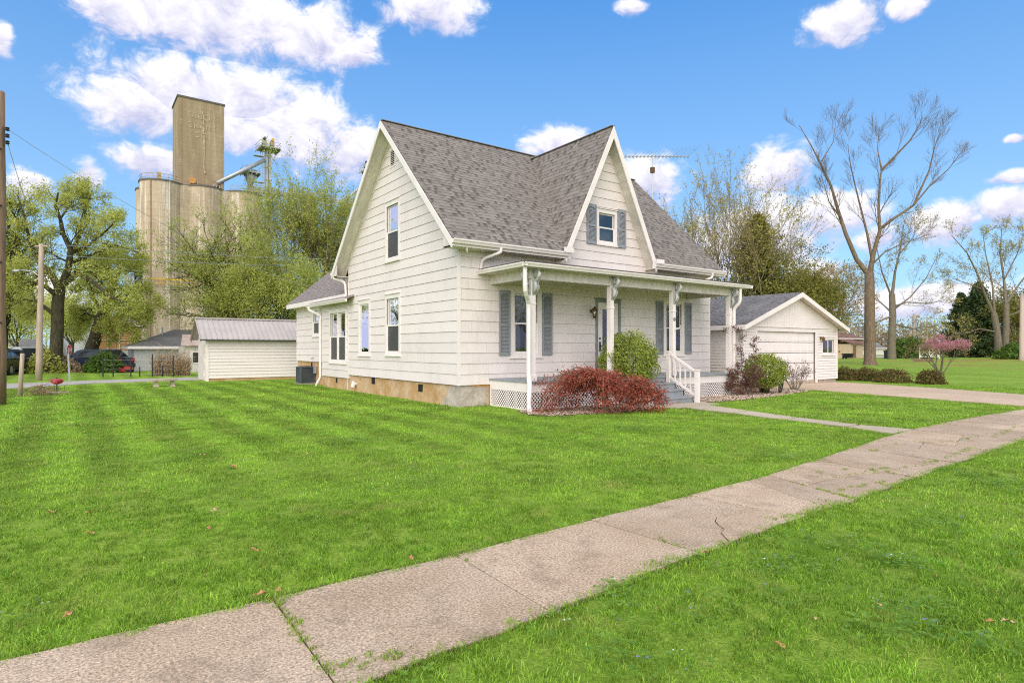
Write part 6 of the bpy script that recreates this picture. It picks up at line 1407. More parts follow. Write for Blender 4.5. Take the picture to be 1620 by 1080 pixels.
def red_maple():
    """weeping laceleaf maple: limbs arch over, leaves hang in layered curtains"""
    T_ = Tree(90); r = T_.r; rng = np.random.default_rng(90); c = on_ground(958, 652); c.z = 0; pts = []; eu = Vector((_r[0], _r[1], 0)); ev = Vector((_f[0], _f[1], 0))
    T_.limb([c, c + Vector((.05, 0, .25)), c - eu * .1 + Vector((0, 0, .5))], .09, .07, 0)
    for i in range(110):
        a = i * 2.399; rad = 1.0
        side = math.cos(a); L_ = (1.66 if side < 0 else 1.62) * r.uniform(.4, 1.0); dep = .66 * math.sin(a) * r.uniform(.4, 1.0); hz = r.uniform(.98, 1.50) * (.88 + .16 * math.sin(a * 3 + 1.3) * math.sin(a * 5)) * (1 - (.24 if side > 0 else .10) * abs(side)); lz = (r.uniform(.03, .4) if r.random() < .85 else r.uniform(.4, .7)) if side > -.15 else (r.uniform(.03, .3) if side < -.72 and r.random() < .55 else r.uniform(.5, .9))
        p0 = c - eu * .1 + Vector((0, 0, .48)); p1 = p0 + eu * side * L_ * .45 + ev * dep * .6 + Vector((0, 0, hz - .48)); p2 = p0 + eu * side * L_ * .85 + ev * dep + Vector((0, 0, (hz - .48) * .75)); p3 = p0 + eu * side * L_ * 1.05 + ev * dep * 1.1; p3.z = lz
        P = [p0 * (1 - t) ** 3 + p1 * 3 * t * (1 - t) ** 2 + p2 * 3 * t * t * (1 - t) + p3 * t ** 3 for t in np.linspace(0, 1, 9)]; T_.limb(P, .022, .004, 2)
        for k in range(2, 9):
            for q in range(9 if side > -.2 else 6):
                z = P[k].z; pts.append((P[k].x + r.gauss(0, .09), P[k].y + r.gauss(0, .09), max(.03, z + r.gauss(.0, .05) - abs(r.gauss(0, .05)))))
    o = thing('red_maple', 'weeping red laceleaf maple spilling over the bed in front of the porch', 'shrub', tuple(c)); a_, b_ = T_.meshes()
    link('trunk', np_mesh('trunk', a_[0], a_[1], M['bark_brown'], smooth=True), o); link('branches', np_mesh('branches', b_[0], b_[1], M['bark_brown'], smooth=True), o)
    S = np.array(pts); nz = np.sin(S[:, 0] * 5.3 + 1) + np.sin(S[:, 1] * 6.1 + S[:, 2] * 4) + np.sin(S[:, 2] * 9 - S[:, 0] * 7); S = S[(nz < .75) | (rng.uniform(size=len(S)) < .22)]; S = np.concatenate([S, S[rng.integers(0, len(S), 260)] + rng.normal(0, .13, (260, 3)) * np.array([1, 1, .8])]); S[:, 2] = np.maximum(S[:, 2], .03); V, Fq, tn = leaves(S, rng, 3, .045, .034, 0, .42, .6); link('foliage', np_mesh('foliage', V, Fq, M['lf_red'], tone=tn), o)
red_maple()
def climbing_rose():
    c = on_ground(1172, 626); T_ = Tree(91); r = T_.r; o = None
    for k, (dx_, h) in enumerate(((0, 2.1), (.42, 1.85), (-.15, 1.0), (.2, .9), (.5, .8), (-.3, .7), (.1, .6))):
        e = Vector((_r[0], _r[1], 0)); b = c + e * dx_; P = [b + Vector((r.gauss(0, .03), r.gauss(0, .03), h * i / 7)) + (e * (.12 * i / 7 * r.choice((-1, 1)) if h < 1.2 else 0)) for i in range(8)]
        if k == 0: P.append(P[-1] + Vector((0, 0, .08)) - e * .18); P.append(P[-1] - e * .25)
        T_.limb(P, .014, .006, 2); T_.sprout(P, .01, .42, 2, 4, .9, .1, .2, (9, 12), .5, .1); T_.spots += [(q, 2) for q in P[2:]]
    finish(T_, 'climbing_rose', 'tall twiggy rose with maroon leaves at the right end of the porch', tuple(c), M['bark_brown'], M['lf_maroon'], 2, .045, .026, 5, 'plant', keep=.5)
climbing_rose()
def twig_bush():
    c = on_ground(1257, 617); T_ = Tree(92); r = T_.r
    for k in range(26): a = r.uniform(0, 6.28); T_.grow(c + Vector((math.cos(a), math.sin(a), 0)) * .1, Vector((math.cos(a) * .55, math.sin(a) * .55, 1)), r.uniform(.5, .95), .009, 2, 4, .5, .1, .12, (3, 4), .55, .4, rmin=.003)
    finish(T_, 'twiggy_bush', 'pale twiggy bush with few leaves in front of the garage door', tuple(c), M['bark_grey'], M['lf_maroon'], 1, .02, .022, 6, 'shrub', keep=.5)
twig_bush()
def reeds(px0, px1, y, n, h0, h1, label, seed):
    r = random.Random(seed); rng = np.random.default_rng(seed); a, b = on_ground(px0, y), on_ground(px1, y); T_ = Tree(seed); c = (a + b) / 2
    for i in range(n):
        p = a.lerp(b, r.random()) + Vector((0, r.uniform(-.4, .5), 0)); h = r.uniform(h0, h1) * r.uniform(.6, 1.15); l = Vector((r.gauss(0, .16), r.gauss(0, .12), 1)); T_.limb([p, p + l * h * .5, p + l * h + Vector((r.gauss(0, .2), r.gauss(0, .2), -.06))], .012, .004, 2)
        for k in range(4): T_.spots.append((p + l * h * r.uniform(.15, 1), 2))
    finish(T_, 'reed_clump', label, tuple(c), M['bark_tan'], M['lf_dry'], 1, .06, .15, seed, 'plant', crown='leaves', mtwig=M['lf_dry'], asp=.09)
reeds(243, 271, 594, 220, .9, 1.5, 'clump of dry tan reeds by the pale grey wall, nearer the road bush', 95)
reeds(275, 300, 594, 200, .8, 1.5, 'clump of dry tan reeds beside the lean-to shed', 96)
# ---- woods that close the view, each one mass
def wood(x0, x1, D, h0, h1, n, ml, size, seed, tw=None):
    rng = np.random.default_rng(seed); T_ = Tree(seed); r = T_.r; S = []
    for i in range(n):
        x = x0 + (x1 - x0) * (i + r.random()) / n; b = g0(x, D + r.uniform(-10, 18)); h = r.uniform(h0, h1)
        T_.limb([b, b + Vector((r.gauss(0, .4), 0, h * .5)), b + Vector((r.gauss(0, .8), 0, h * .9))], .16, .04, 2)
        for k in range(9): a = r.uniform(0, 6.28); z = h * r.uniform(.2, .8); q = b + Vector((0, 0, z)); e = q + Vector((math.cos(a) * h * .22, math.sin(a) * h * .22, h * .22)); T_.limb([q, e], .06, .02, 2)
        m_ = 90; u = rng.normal(0, 1, (m_, 3)); u /= np.linalg.norm(u, axis=1)[:, None]; S.append(np.array(tuple(b)) + np.array([0, 0, h * .47]) + u * (rng.uniform(.15, 1, (m_, 1)) ** .5) * np.array([h * .42, h * .42, h * .50]))
    S = np.concatenate(S); S[:, 2] = np.maximum(S[:, 2], .2); V, Fq, tn = leaves(S, rng, 2, .5, size, 0, .5, .5); a_, b_ = T_.meshes()
    nv = len(V); V = np.concatenate([V, b_[0]]); Fq = np.concatenate([Fq, b_[1] + nv]); mi = np.concatenate([np.zeros(len(Fq) - len(b_[1]), int), np.ones(len(b_[1]), int)])
    link('far_wood', np_mesh('far_wood', V, Fq, [ml, M['bark_brown']], mi, tone=np.concatenate([tn, np.zeros(len(b_[0]))])), kind='stuff')
wood(1255, 1700, 150, 5.5, 10, 60, M['lf_brown'], .30, 101)
wood(1330, 1640, 180, 9, 13.5, 16, M['lf_bud'], .34, 102)
wood(-120, 330, 165, 8, 13, 22, M['lf_lime'], .36, 103)
wood(330, 560, 120, 7, 11, 14, M['lf_olive'], .3, 104)

def wood_at(places, h0, h1, ml, seed):
    """trees across the street, outside the picture but seen in the window panes"""
    rng = np.random.default_rng(seed); T_ = Tree(seed); r = T_.r; S = []
    for (u, v) in places:
        b = Vector((u, v, 0)); h = r.uniform(h0, h1); T_.limb([b, b + Vector((0, 0, h * .5)), b + Vector((.3, 0, h * .9))], .3, .05, 2)
        for k in range(14): a = r.uniform(0, 6.28); q = b + Vector((0, 0, h * r.uniform(.2, .7))); T_.limb([q, q + Vector((math.cos(a) * h * .15, math.sin(a) * h * .15, h * .14)), q + Vector((math.cos(a) * h * .3, math.sin(a) * h * .3, h * .24))], .11, .03, 2)
        u_ = rng.normal(0, 1, (800, 3)); u_ /= np.linalg.norm(u_, axis=1)[:, None]; S.append(np.array([u, v, h * .58]) + u_ * (rng.uniform(.2, 1, (800, 1)) ** .5) * np.array([h * .36, h * .36, h * .42]))
    V, Fq, tn = leaves(np.concatenate(S), rng, 2, .4, .16, 0, .5, .5); a_, b_ = T_.meshes(); nv = len(V)
    link('far_wood', np_mesh('far_wood', np.concatenate([V, b_[0]]), np.concatenate([Fq, b_[1] + nv]), [ml, M['bark_dark']], np.concatenate([np.zeros(len(Fq), int), np.ones(len(b_[1]), int)]), tone=np.concatenate([tn, np.zeros(len(b_[0]))])), kind='stuff')
wood_at([(14, -34), (21, -39), (29, -34), (37, -37), (45, -31), (54, -33), (6, -40), (64, -26), (-17, 25), (-21, 17), (-16, 36), (-24, 44), (-30, 30)], 11, 15, M['lf_olive'], 110)
# ================================================================== POLES, WIRES, SMALL THINGS
def wood_pole(name, label, base, top, r0, r1, m_, n=14):
    b, t = Vector(base), Vector(top); T_ = thing(name, label, 'utility pole', b); mb = MB(); k = 6
    mb.tube([b.lerp(t, i / k) + Vector((.012 * math.sin(i * 2), .01 * math.cos(i * 3), 0)) for i in range(k + 1)], [r0 + (r1 - r0) * i / k for i in range(k + 1)], n); mb.build('pole', m_, T_, smooth=True); return T_
pb = at_depth(-3.5, 641, 16.1); pb.z = -.1; ptop = at_depth(-3.0, 145, 16.1)
P1 = wood_pole('utility_pole', 'big brown wooden utility pole at the left edge of the lawn', pb, ptop, .178, .15, M['wood'])
er = Vector((_r[0], _r[1], 0)); ef_ = Vector((_f[0], _f[1], 0)); ins_pts = []
rk = MB(); q = ptop - Vector((0, 0, .95)); rk.bar(q + er * .16, q + er * .16 - Vector((0, 0, .5)), .04, .05); rack = rk.build('insulator_rack', M['dark_metal'], P1)
for k in range(3):
    c = ptop + er * .25 - Vector((0, 0, 1.0 + k * .18)); s = MB(); s.lathe(tuple(c - Vector((0, 0, .05))), [(.03, 0), (.055, .02), (.03, .05), (.055, .08), (.03, .10)], 10); s.bar(c - er * .09, c, .02, .02); s.build('insulator', M['dark_metal'], rack); ins_pts.append(c)
bt = MB()
for z in (2.3, 3.9, 5.4, 6.9): bt.cyl(pb + er * .13 + Vector((0, 0, z)) - ef_ * .09, pb + er * .19 + Vector((0, 0, z)) - ef_ * .12, .022, n=8)
bt.build('bolt', M['dark_metal'], P1, kind='stuff')
p2b = on_ground(61, 602); p2b.z = -.1; p2t = at_depth(66, 386, 28.4)
P2 = wood_pole('utility_pole', 'pale slim utility pole with a street lamp arm beside the road at the left', p2b, p2t, .14, .10, M['wood_pale'])
am = MB(); a0 = p2b.lerp(p2t, .755); am.tube([a0, a0 - er * .35 + Vector((0, 0, .28)), a0 - er * .8 + Vector((0, 0, .36)), a0 - er * 1.0 + Vector((0, 0, .34))], .025, 6); am.build('lamp_arm', M['metal'], P2, smooth=True); hd = MB(); e_ = a0 - er * 1.0 + Vector((0, 0, .34)); hd.tube([e_, e_ - er * .22 - Vector((0, 0, .01)), e_ - er * .34], [.04, .08, .03], 8); hd.build('lamp_head', M['metal'], P2)
for z, lb in ((.995, 'top'),): k = MB(); k.bar(p2t - er * .3 - Vector((0, 0, .1)), p2t + er * .3 - Vector((0, 0, .1)), .06, .06); k.build('crossarm', M['wood_pale'], P2)
def wire(label, a, b, sag, r=.012, group=None, name='power_line'):
    a, b = Vector(a), Vector(b); mb = MB(); mb.tube([a.lerp(b, i / 16) - Vector((0, 0, sag * 4 * (i / 16) * (1 - i / 16))) for i in range(17)], r, 5); return solo(name, mb, M['metal'], label, 'wire', group)
wire('service wire dropping from the big brown pole to the rear wing roof', ins_pts[0], (.25, 11.6, 3.95), .5, .008)
wire('wire from the big brown pole back to the pale pole', ins_pts[2], p2t - Vector((0, 0, .1)), .15, .008)
wire('upper of two thin wires running right from the pale pole behind the trees', p2t + er * .25, at_depth(640, 411, 60), .25, .012); wire('lower of two thin wires running right from the pale pole behind the trees', p2t + er * .1 - Vector((0, 0, .5)), at_depth(640, 421, 60), .25, .012)
b = on_ground(1617, 571); b.z = -.1; t_ = at_depth(1617, 468, 77); wood_pole('utility_pole', 'grey wooden pole at the far right edge of the lawn', b, t_, .3, .22, M['wood_pale'])
b = at_depth(1446, 564, 105); b.z = -.1; wood_pole('utility_pole', 'distant pale pole left of the white garden arbor', b, at_depth(1447, 497, 105), .22, .16, M['wood_pale'])
b = at_depth(1466, 562, 115); b.z = -.1; wood_pole('utility_pole', 'distant pale pole just behind the white garden arbor', b, at_depth(1467, 503, 115), .2, .14, M['wood_pale'])
b = on_ground(31, 627); b.z = -.1; t_ = at_depth(35.5, 559, 19.0); mb = MB(); mb.tube([b, b.lerp(t_, .5), t_], [.062, .06, .055], 10)
po = solo('wooden_post', mb, M['wood_pale'], 'short weathered wooden post standing beside the brush pile', 'post', smooth=True)
def brush():
    r = random.Random(3); c = on_ground(64, 625); mb = MB()
    for i in range(170):
        a = r.uniform(0, 6.28); q = abs(r.gauss(0, .28)); p = c + Vector((math.cos(a) * q * 1.25, math.sin(a) * q, r.uniform(.0, .38 * max(.05, 1 - q / .7)))); d = Vector((r.gauss(0, 1), r.gauss(0, 1), r.gauss(0, .35))).normalized() * r.uniform(.12, .34); mb.tube([p - d * .5, p + d * .5 + Vector((0, 0, r.uniform(-.02, .03)))], [.009, .004], 4)
    for i in range(16): p = c + Vector((r.gauss(.2, .25), r.gauss(0, .15), .05)); mb.tube([p, p + Vector((r.gauss(0, .07), r.gauss(0, .07), r.uniform(.35, .75)))], [.006, .002], 4)
    solo('brush_pile', mb, M['chip_a'], 'low heap of dry brown branches on the lawn between post and grill', 'brush pile')
brush()
def grill():
    c = on_ground(90, 621); T_ = thing('charcoal_grill', 'small red kettle grill on a thin black stand on the left lawn', 'grill', c); z = .38; R = .19
    k = MB(); k.lathe((c.x, c.y, z - .10), [(.03, 0), (.10, .02), (R, .10)], 18); k.build('bowl', M['red'], T_, smooth=True); k = MB(); k.lathe((c.x, c.y, z + .002), [(R + .004, 0), (R * .92, .05), (R * .6, .09), (.02, .105)], 18); lid = k.build('lid', M['red'], T_, smooth=True)
    k = MB(); k.cyl((c.x, c.y, z + .10), (c.x, c.y, z + .135), .018, n=8); k.build('handle', M['black'], lid); k = MB(); k.cyl((c.x, c.y, .02), (c.x, c.y, z - .09), .018, n=8); k.build('stem', M['black'], T_)
    for s in (-1, 1):
        for s2 in (-1, 1): k = MB(); p = c + er * .16 * s + ef_ * .12 * s2; k.bar(p, p + Vector((0, 0, .26)), .012, .012); k.build('leg', M['black'], T_)
    k = MB(); k.box(c.x - .28, c.x + .34, c.y - .2, c.y + .2, .0, .03); k.build('base_slab', M['bench'], T_)
grill()
def bench():
    a, b = on_ground(240, 612.5), on_ground(279, 611); a.z = b.z = 0; c = (a + b) / 2; T_ = thing('garden_bench', 'low cast concrete garden bench on the lawn left of the shed', 'bench', c); d = (b - a).normalized(); n = Vector((-d.y, d.x, 0)); zt = .31; L = (b - a).length
    k = MB(); pts = []
    for s, t in ((-.5, -.16), (0, -.20), (.5, -.16), (.5, .16), (0, .12), (-.5, .16)): pts.append(c + d * s * L * 1.05 + n * t + Vector((0, 0, zt - .07)))
    k.prism(pts, (0, 0, .07)); k.build('seat', M['bench'], T_)
    for s in (-.33, .33):
        k = MB(); p = c + d * s * L
        for w0, w1, z0, z1 in ((.10, .07, 0, .07), (.07, .05, .07, zt * .5), (.05, .08, zt * .5, zt - .07)): k.add([p + d * a_ * w0 + n * b_ * w0 * 1.3 + Vector((0, 0, z0)) for a_, b_ in ((-1, -1), (1, -1), (1, 1), (-1, 1))] + [p + d * a_ * w1 + n * b_ * w1 * 1.3 + Vector((0, 0, z1)) for a_, b_ in ((-1, -1), (1, -1), (1, 1), (-1, 1))], [(0, 1, 2, 3), (7, 6, 5, 4)] + [(i, (i + 1) % 4, 4 + (i + 1) % 4, 4 + i) for i in range(4)])
        k.build('leg', M['bench'], T_)
bench()
def text_mesh(s, size, mtx, m_, name, parent, extrude=.004):
    cu = bpy.data.curves.new(name, 'FONT'); cu.body = s; cu.size = size; cu.extrude = extrude; cu.align_x = 'CENTER'; cu.align_y = 'CENTER'; tmp = bpy.data.objects.new(name, cu); COL.objects.link(tmp); bpy.context.view_layer.update()
    me = bpy.data.meshes.new_from_object(tmp.evaluated_get(bpy.context.evaluated_depsgraph_get())); bpy.data.objects.remove(tmp); me.transform(mtx); me.materials.clear(); me.materials.append(m_); return link(name, me, parent)
def stop_sign():
    b = on_ground(110, 602.5); t_ = at_depth(106.6, 541, 28.2); T_ = thing('stop_sign', 'red octagonal stop sign on a leaning steel post by the road', 'sign', b); k = MB(); k.bar(b, t_, .06, .045); k.build('post', M['metal'], T_)
    c = at_depth(107.2, 553.5, 28.2); ax = (er * .973 + ef_ * .232).normalized(); ax = Vector((ax.x, ax.y, 0)).normalized(); u = Vector((0, 0, 1)).cross(ax); R = .275; c = c + ax * .05
    o8 = lambda r_, off: [c + (u * math.cos(a) + Vector((0, 0, 1)) * math.sin(a)) * r_ + ax * off for a in [math.pi / 8 + i * math.pi / 4 for i in range(8)]]
    k = MB(); k.prism(o8(R, 0), ax * .004); pl_ = k.build('rim', M['white'], T_); k = MB(); k.prism(o8(R * .93, .005), ax * .002); k.build('face', M['sign_red'], T_)
    m4 = Matrix((u, Vector((0, 0, 1)), ax)).transposed().to_4x4(); m4.translation = c + ax * .009; text_mesh('STOP', .24, m4, M['white'], 'lettering', T_, .001)
M['sign_red'] = mat('sign_red', (.60, .03, .03), .5, .08)
stop_sign()
# ------------------------------------------------------------------ cars
def paint(name, c): return mat(name, c, .28, .05, 2., coat=.6)
M['car_dark'] = paint('black_car_paint', (.02, .02, .022)); M['car_silver'] = paint('silver_car_paint', (.32, .33, .34)); M['car_blue'] = paint('dark_blue_car_paint', (.03, .045, .075)); M['car_maroon'] = paint('maroon_car_paint', (.14, .015, .025)); M['car_white'] = paint('white_car_paint', (.7, .7, .7)); M['tail'] = mat('tail_light', (.55, .01, .01), .25, .1); M['head'] = mat('head_light', (.75, .75, .72), .2, .05); M['car_glass'] = mat('car_glass', (.03, .035, .04), .06, .1, spec=.8); M['hub'] = mat('alloy_wheel', (.45, .45, .46), .35, .1, metal=.6)
def car(name, label, loc, rz, m_, L=4.5, W_=1.78, H=1.45, suv=False, plate=True):
    T_ = thing(name, label, 'car', loc, rz); h = L / 2; bl = .55 if suv else .62
    low = [(-h, .38), (-h + .05, .72), (-h + .2, .86 if not suv else .95), (-h + .7, .90 if not suv else 1.0), (h * .42, .92 if not suv else 1.0), (h - .25, .78), (h, .60), (h - .02, .30), (-h + .05, .28)]
    def loft(prof, w_in, m, nm, parent, zc):
        mb = MB(); n = len(prof); secs = []
        for y, k in ((-W_ / 2, .93), (-W_ / 2 + .10, 1.), (W_ / 2 - .10, 1.), (W_ / 2, .93)): secs.append([(x * (1 if abs(k - 1) < .01 else .985), y, zc + (z - zc) * k) for x, z in prof])
        vs = [p for s in secs for p in s]; fs = [(i * n + j, i * n + (j + 1) % n, (i + 1) * n + (j + 1) % n, (i + 1) * n + j) for i in range(3) for j in range(n)] + [tuple(range(n))[::-1], tuple(range(3 * n, 4 * n))]
        mb.add(vs, fs); return mb.build(nm, m, parent, local=True, smooth=False)
    body = loft(low, 0, m_, 'body', T_, .55)
    ro = [(-h + (.15 if suv else .55), .92), (-h + (.45 if suv else 1.05), H - .04), (-h + 1.4, H), (.25, H - .01), (.62, H - .08), (h * .50, .93)]
    cab = MB(); n = len(ro); secs = [[(x, s * (W_ / 2 - .06 - (z - .92) * .32), z) for x, z in ro] for s in (-1, 1)]; cab.add(secs[0] + secs[1], [(j, (j + 1) % n, n + (j + 1) % n, n + j) for j in range(n)] + [tuple(range(n))[::-1], tuple(range(n, 2 * n))]); cab.build('cabin', m_, T_, local=True)
    for s in (-1, 1):
        for a, b_ in ((.10, .46), (.50, .86)):
            x0, x1 = ro[0][0] + .3, ro[-1][0] - .35; xa, xb = x0 + (x1 - x0) * a, x0 + (x1 - x0) * b_; g = MB(); yy = lambda z: s * (W_ / 2 - .052 - (z - .92) * .32); sh = (.22 if a < .2 else 0, .22 if b_ > .8 else 0); g.poly([(xa, yy(.97), .97), (xb, yy(.97), .97), (xb - sh[1], yy(H - .13), H - .13), (xa + sh[0] * .6, yy(H - .13), H - .13)]); g.build('side_window', M['car_glass'], T_, local=True)
    for (x0, z0), (x1, z1), nm in ((ro[0], ro[1], 'rear_window'), (ro[5], ro[4], 'windscreen')):
        g = MB(); w0, w1 = W_ / 2 - .20, W_ / 2 - .34; e = -.012 if nm == 'rear_window' else .012; l = lambda t: (x0 + (x1 - x0) * t + e, z0 + (z1 - z0) * t + .008); (xa, za), (xb, zb) = l(.12), l(.90); g.poly([(xa, -w0, za), (xa, w0, za), (xb, w1, zb), (xb, -w1, zb)]); g.build(nm, M['car_glass'], T_, local=True)
    for s in (-1, 1):
        t_ = MB(); t_.box(-h - .012, -h + .12, s * (W_ / 2 - .25) - .2, s * (W_ / 2 - .25) + .2, .66, .84); t_.build('tail_light', M['tail'], T_, local=True); t_ = MB(); t_.box(h - .22, h - .03, s * (W_ / 2 - .28) - .18, s * (W_ / 2 - .28) + .18, .56, .70); t_.build('headlight', M['head'], T_, local=True)
        for x in (-h + .82, h - .85):
            w_ = MB(); w_.cyl((x, s * (W_ / 2 - .2), .32), (x, s * (W_ / 2 + .012), .32), .32, n=18); wo_ = w_.build('wheel', M['tyre'], T_, local=True); w_ = MB(); w_.cyl((x, s * (W_ / 2 + .013), .32), (x, s * (W_ / 2 + .022), .32), .21, n=14); w_.build('rim', M['hub'], wo_, local=True)
        mm = MB(); mm.box(h * .42, h * .42 + .12, s * (W_ / 2 + .02) - .08, s * (W_ / 2 + .02) + .08, .95, 1.08); mm.build('mirror', m_, T_, local=True)
    bp = MB(); bp.box(-h - .04, -h + .1, -W_ / 2 + .1, W_ / 2 - .1, .32, .52); bp.build('bumper', M['dark_metal'] if m_ is not M['car_maroon'] else m_, T_, local=True)
    return T_
vr = math.atan2(_f[1], _f[0]); rrz = math.atan2(_r[1], _r[0])
p = on_ground(5, 592); p.z = 0; car('parked_car', 'black car seen from behind with red tail lights by the big pole', p, vr + .35, M['car_dark'])
p = on_ground(40, 587.5); p.z = 0; car('parked_car', 'silver car parked behind the wooden post', p, vr + .9, M['car_silver'], suv=True, H=1.6)
p = on_ground(150, 587); p.z = 0; car('parked_car', 'dark blue car parked behind the green bush near the stop sign', p, rrz + math.pi - .15, M['car_blue'], L=4.7)
p = on_ground(1572, 562.8); p.z = 0; car('parked_car', 'maroon car seen from behind under the right hand trees', p, vr - .4, M['car_maroon'], suv=True, H=1.6)
p = on_ground(1596, 562.5); p.z = 0; car('parked_car', 'white car half hidden behind the twin trunks at the right', p, vr + .3, M['car_white'], suv=True, H=1.65)
def tractor():
    c = on_ground(198, 589); c.z = 0; T_ = thing('lawn_tractor', 'red lawn tractor with a black seat parked in front of the pale grey house', 'lawn mower', c, rrz); T_.scale = (.55, .55, .55)
    k = MB(); k.box(.1, .75, -.25, .25, .35, .70); k.box(.0, .1, -.22, .22, .35, .62); k.build('hood', M['red'], T_, local=True); k = MB(); k.box(-.75, .0, -.28, .28, .30, .42); k.box(-.75, -.25, -.42, .42, .42, .50); k.build('fender', M['red'], T_, local=True); k = MB(); k.box(-.62, -.28, -.2, .2, .50, .58); k.box(-.68, -.6, -.2, .2, .55, .88); k.build('seat', M['black'], T_, local=True); k = MB(); k.box(-.35, .35, -.5, .5, .12, .26); k.build('mower_deck', M['red'], T_, local=True)
    k = MB(); k.bar((.05, 0, .62), (-.08, 0, .82), .03, .03); k.cyl((-.10, 0, .83), (-.115, 0, .85), .16, n=14); k.build('steering_wheel', M['black'], T_, local=True)
    for x, r_ in ((-.55, .25), (.55, .18)):
        for s in (-1, 1): k = MB(); k.cyl((x, s * .30, r_), (x, s * .46, r_), r_, n=14); k.build('wheel', M['tyre'], T_, local=True)
tractor()
def fence():
    xs = [163, 179, 207, 221, 241, 257, 274]; hs = [562, 560, 565, 580, 560, 578, 562]; a = on_ground(163, 596); T_ = thing('wire_fence', 'low wire fence on thin dark posts in front of the pale grey house', 'fence', a); pts = []
    for x, h_ in zip(xs, hs): p = on_ground(x, 596); p.z = 0; D = 1.53 * F_PX / (596 - HOR_Y); z = 1.53 - (h_ - HOR_Y) / F_PX * D; k = MB(); k.cyl(p, p + Vector((0, 0, z)), .03, n=6); k.build('post', M['dark_metal'], T_); pts.append(p)
    k = MB()
    for z in (.15, .4, .65, .9):
        for p, q in zip(pts, pts[1:]): k.tube([p + Vector((0, 0, z)), q + Vector((0, 0, z))], .004, 4)
    k.build('wire', M['metal'], T_, kind='stuff')
fence()
def ac_unit():
    u0, u1, v0, v1, h = -.27, .335, 12.4, 13.05, .74; T_ = thing('air_conditioner', 'dark grey air conditioning unit against the rear wall of the farmhouse', 'air conditioner', ((u0 + u1) / 2, (v0 + v1) / 2, 0)); M['ac'] = mat('ac_grey', (.075, .09, .10), .5, .12)
    k = MB(); k.box(u0 + .03, u1 - .03, v0 + .03, v1 - .03, .05, h - .04); bo = k.build('coil', M['dark'], T_); k = MB(); k.box(u0, u1, v0, v1, h - .05, h); k.box(u0, u1, v0, v1, .03, .09)
    for a, b in ((u0, v0), (u1 - .05, v0), (u0, v1 - .05), (u1 - .05, v1 - .05)): k.box(a, a + .05, b, b + .05, .09, h - .05)
    k.build('case', M['ac'], T_)
    for i in range(13): z = .11 + i * .044; s = MB(); s.box(u0 + .05, u1 - .05, v0 + .008, v0 + .02, z, z + .026); s.box(u0 + .008, u0 + .02, v0 + .05, v1 - .05, z, z + .026); s.build('louver', M['ac'], T_)
    k = MB(); k.cyl(((u0 + u1) / 2, (v0 + v1) / 2, h), ((u0 + u1) / 2, (v0 + v1) / 2, h + .015), .28, n=20); k.build('fan_grille', M['black'], T_); k = MB(); k.box(u0 - .06, u1 + .06, v0 - .06, v1 + .06, -.05, .03); k.build('pad', M['bench'], T_)
    k = MB(); k.box(.26, .345, 12.2, 12.4, .45, .75); k.build('disconnect_box', M['metal'], T_)
ac_unit()
def antenna():
    p = Vector((10.98, 3.05, 0)); zt = 9.28; T_ = thing('tv_antenna', 'long television antenna on a thin mast behind the farmhouse roof', 'antenna', (p.x, p.y, 6.0)); k = MB(); k.cyl((p.x, p.y, 6.0), (p.x, p.y, zt + .12), .022, n=8); k.build('mast', M['metal'], T_); k = MB(); k.box(p.x - .07, p.x + .07, p.y - .07, p.y + .07, 8.62, 8.84); k.build('rotor', M['brass'], T_)
    d = (er * 1.0 + ef_ * .18).normalized(); n = Vector((-d.y, d.x, 0)); k = MB(); a = p + Vector((0, 0, zt - .05)) - d * 1.15; b = p + Vector((0, 0, zt + .10)) + d * 1.55; k.bar(a, b, .025, .025); k.bar(a.lerp(b, .35) - Vector((0, 0, .16)), a.lerp(b, .62) - Vector((0, 0, .0)), .015, .015); k.build('boom', M['metal'], T_)
    for i in range(18):
        t = i / 17; c = a.lerp(b, t); l = .25 + .75 * t; e = MB(); e.bar(c - n * l + Vector((0, 0, .12 * t)), c, .007, .007); e.bar(c, c + n * l + Vector((0, 0, .28 * t)), .007, .007); e.box(c.x - .03, c.x + .03, c.y - .03, c.y + .03, c.z - .05, c.z + .02); e.build('element', M['metal'], T_)
    k = MB(); k.box(10.55, 10.99, 3.0, 3.08, 6.2, 6.24); k.box(10.55, 10.99, 3.0, 3.08, 6.9, 6.94); k.build('bracket', M['metal'], T_)
antenna()
def wagon_wheel():
    c = on_ground(1236, 622); R = .36; ax = (ef_ * -.55 + er * .83).normalized(); c = c + Vector((0, 0, R + .0)); u = Vector((0, 0, 1)).cross(ax).normalized(); z = (Vector((0, 0, 1)) + ax * .12).normalized(); T_ = thing('wagon_wheel', 'black iron wagon wheel leaning beside the round shrub near the garage', 'wheel', c - Vector((0, 0, R)))
    ring = lambda r_, n: [c + (u * math.cos(a) + z * math.sin(a)) * r_ for a in [2 * math.pi * i / n for i in range(n + 1)]]
    k = MB(); k.tube(ring(R, 28), .02, 6, caps=False); k.build('rim', M['black'], T_, smooth=True); k = MB(); k.cyl(c - ax * .06, c + ax * .06, .055, n=12); k.build('hub', M['black'], T_)
    for i in range(10): a = 2 * math.pi * i / 10; k = MB(); k.tube([c + (u * math.cos(a) + z * math.sin(a)) * .05, c + (u * math.cos(a) + z * math.sin(a)) * R], .010, 5); k.build('spoke', M['black'], T_)
wagon_wheel()
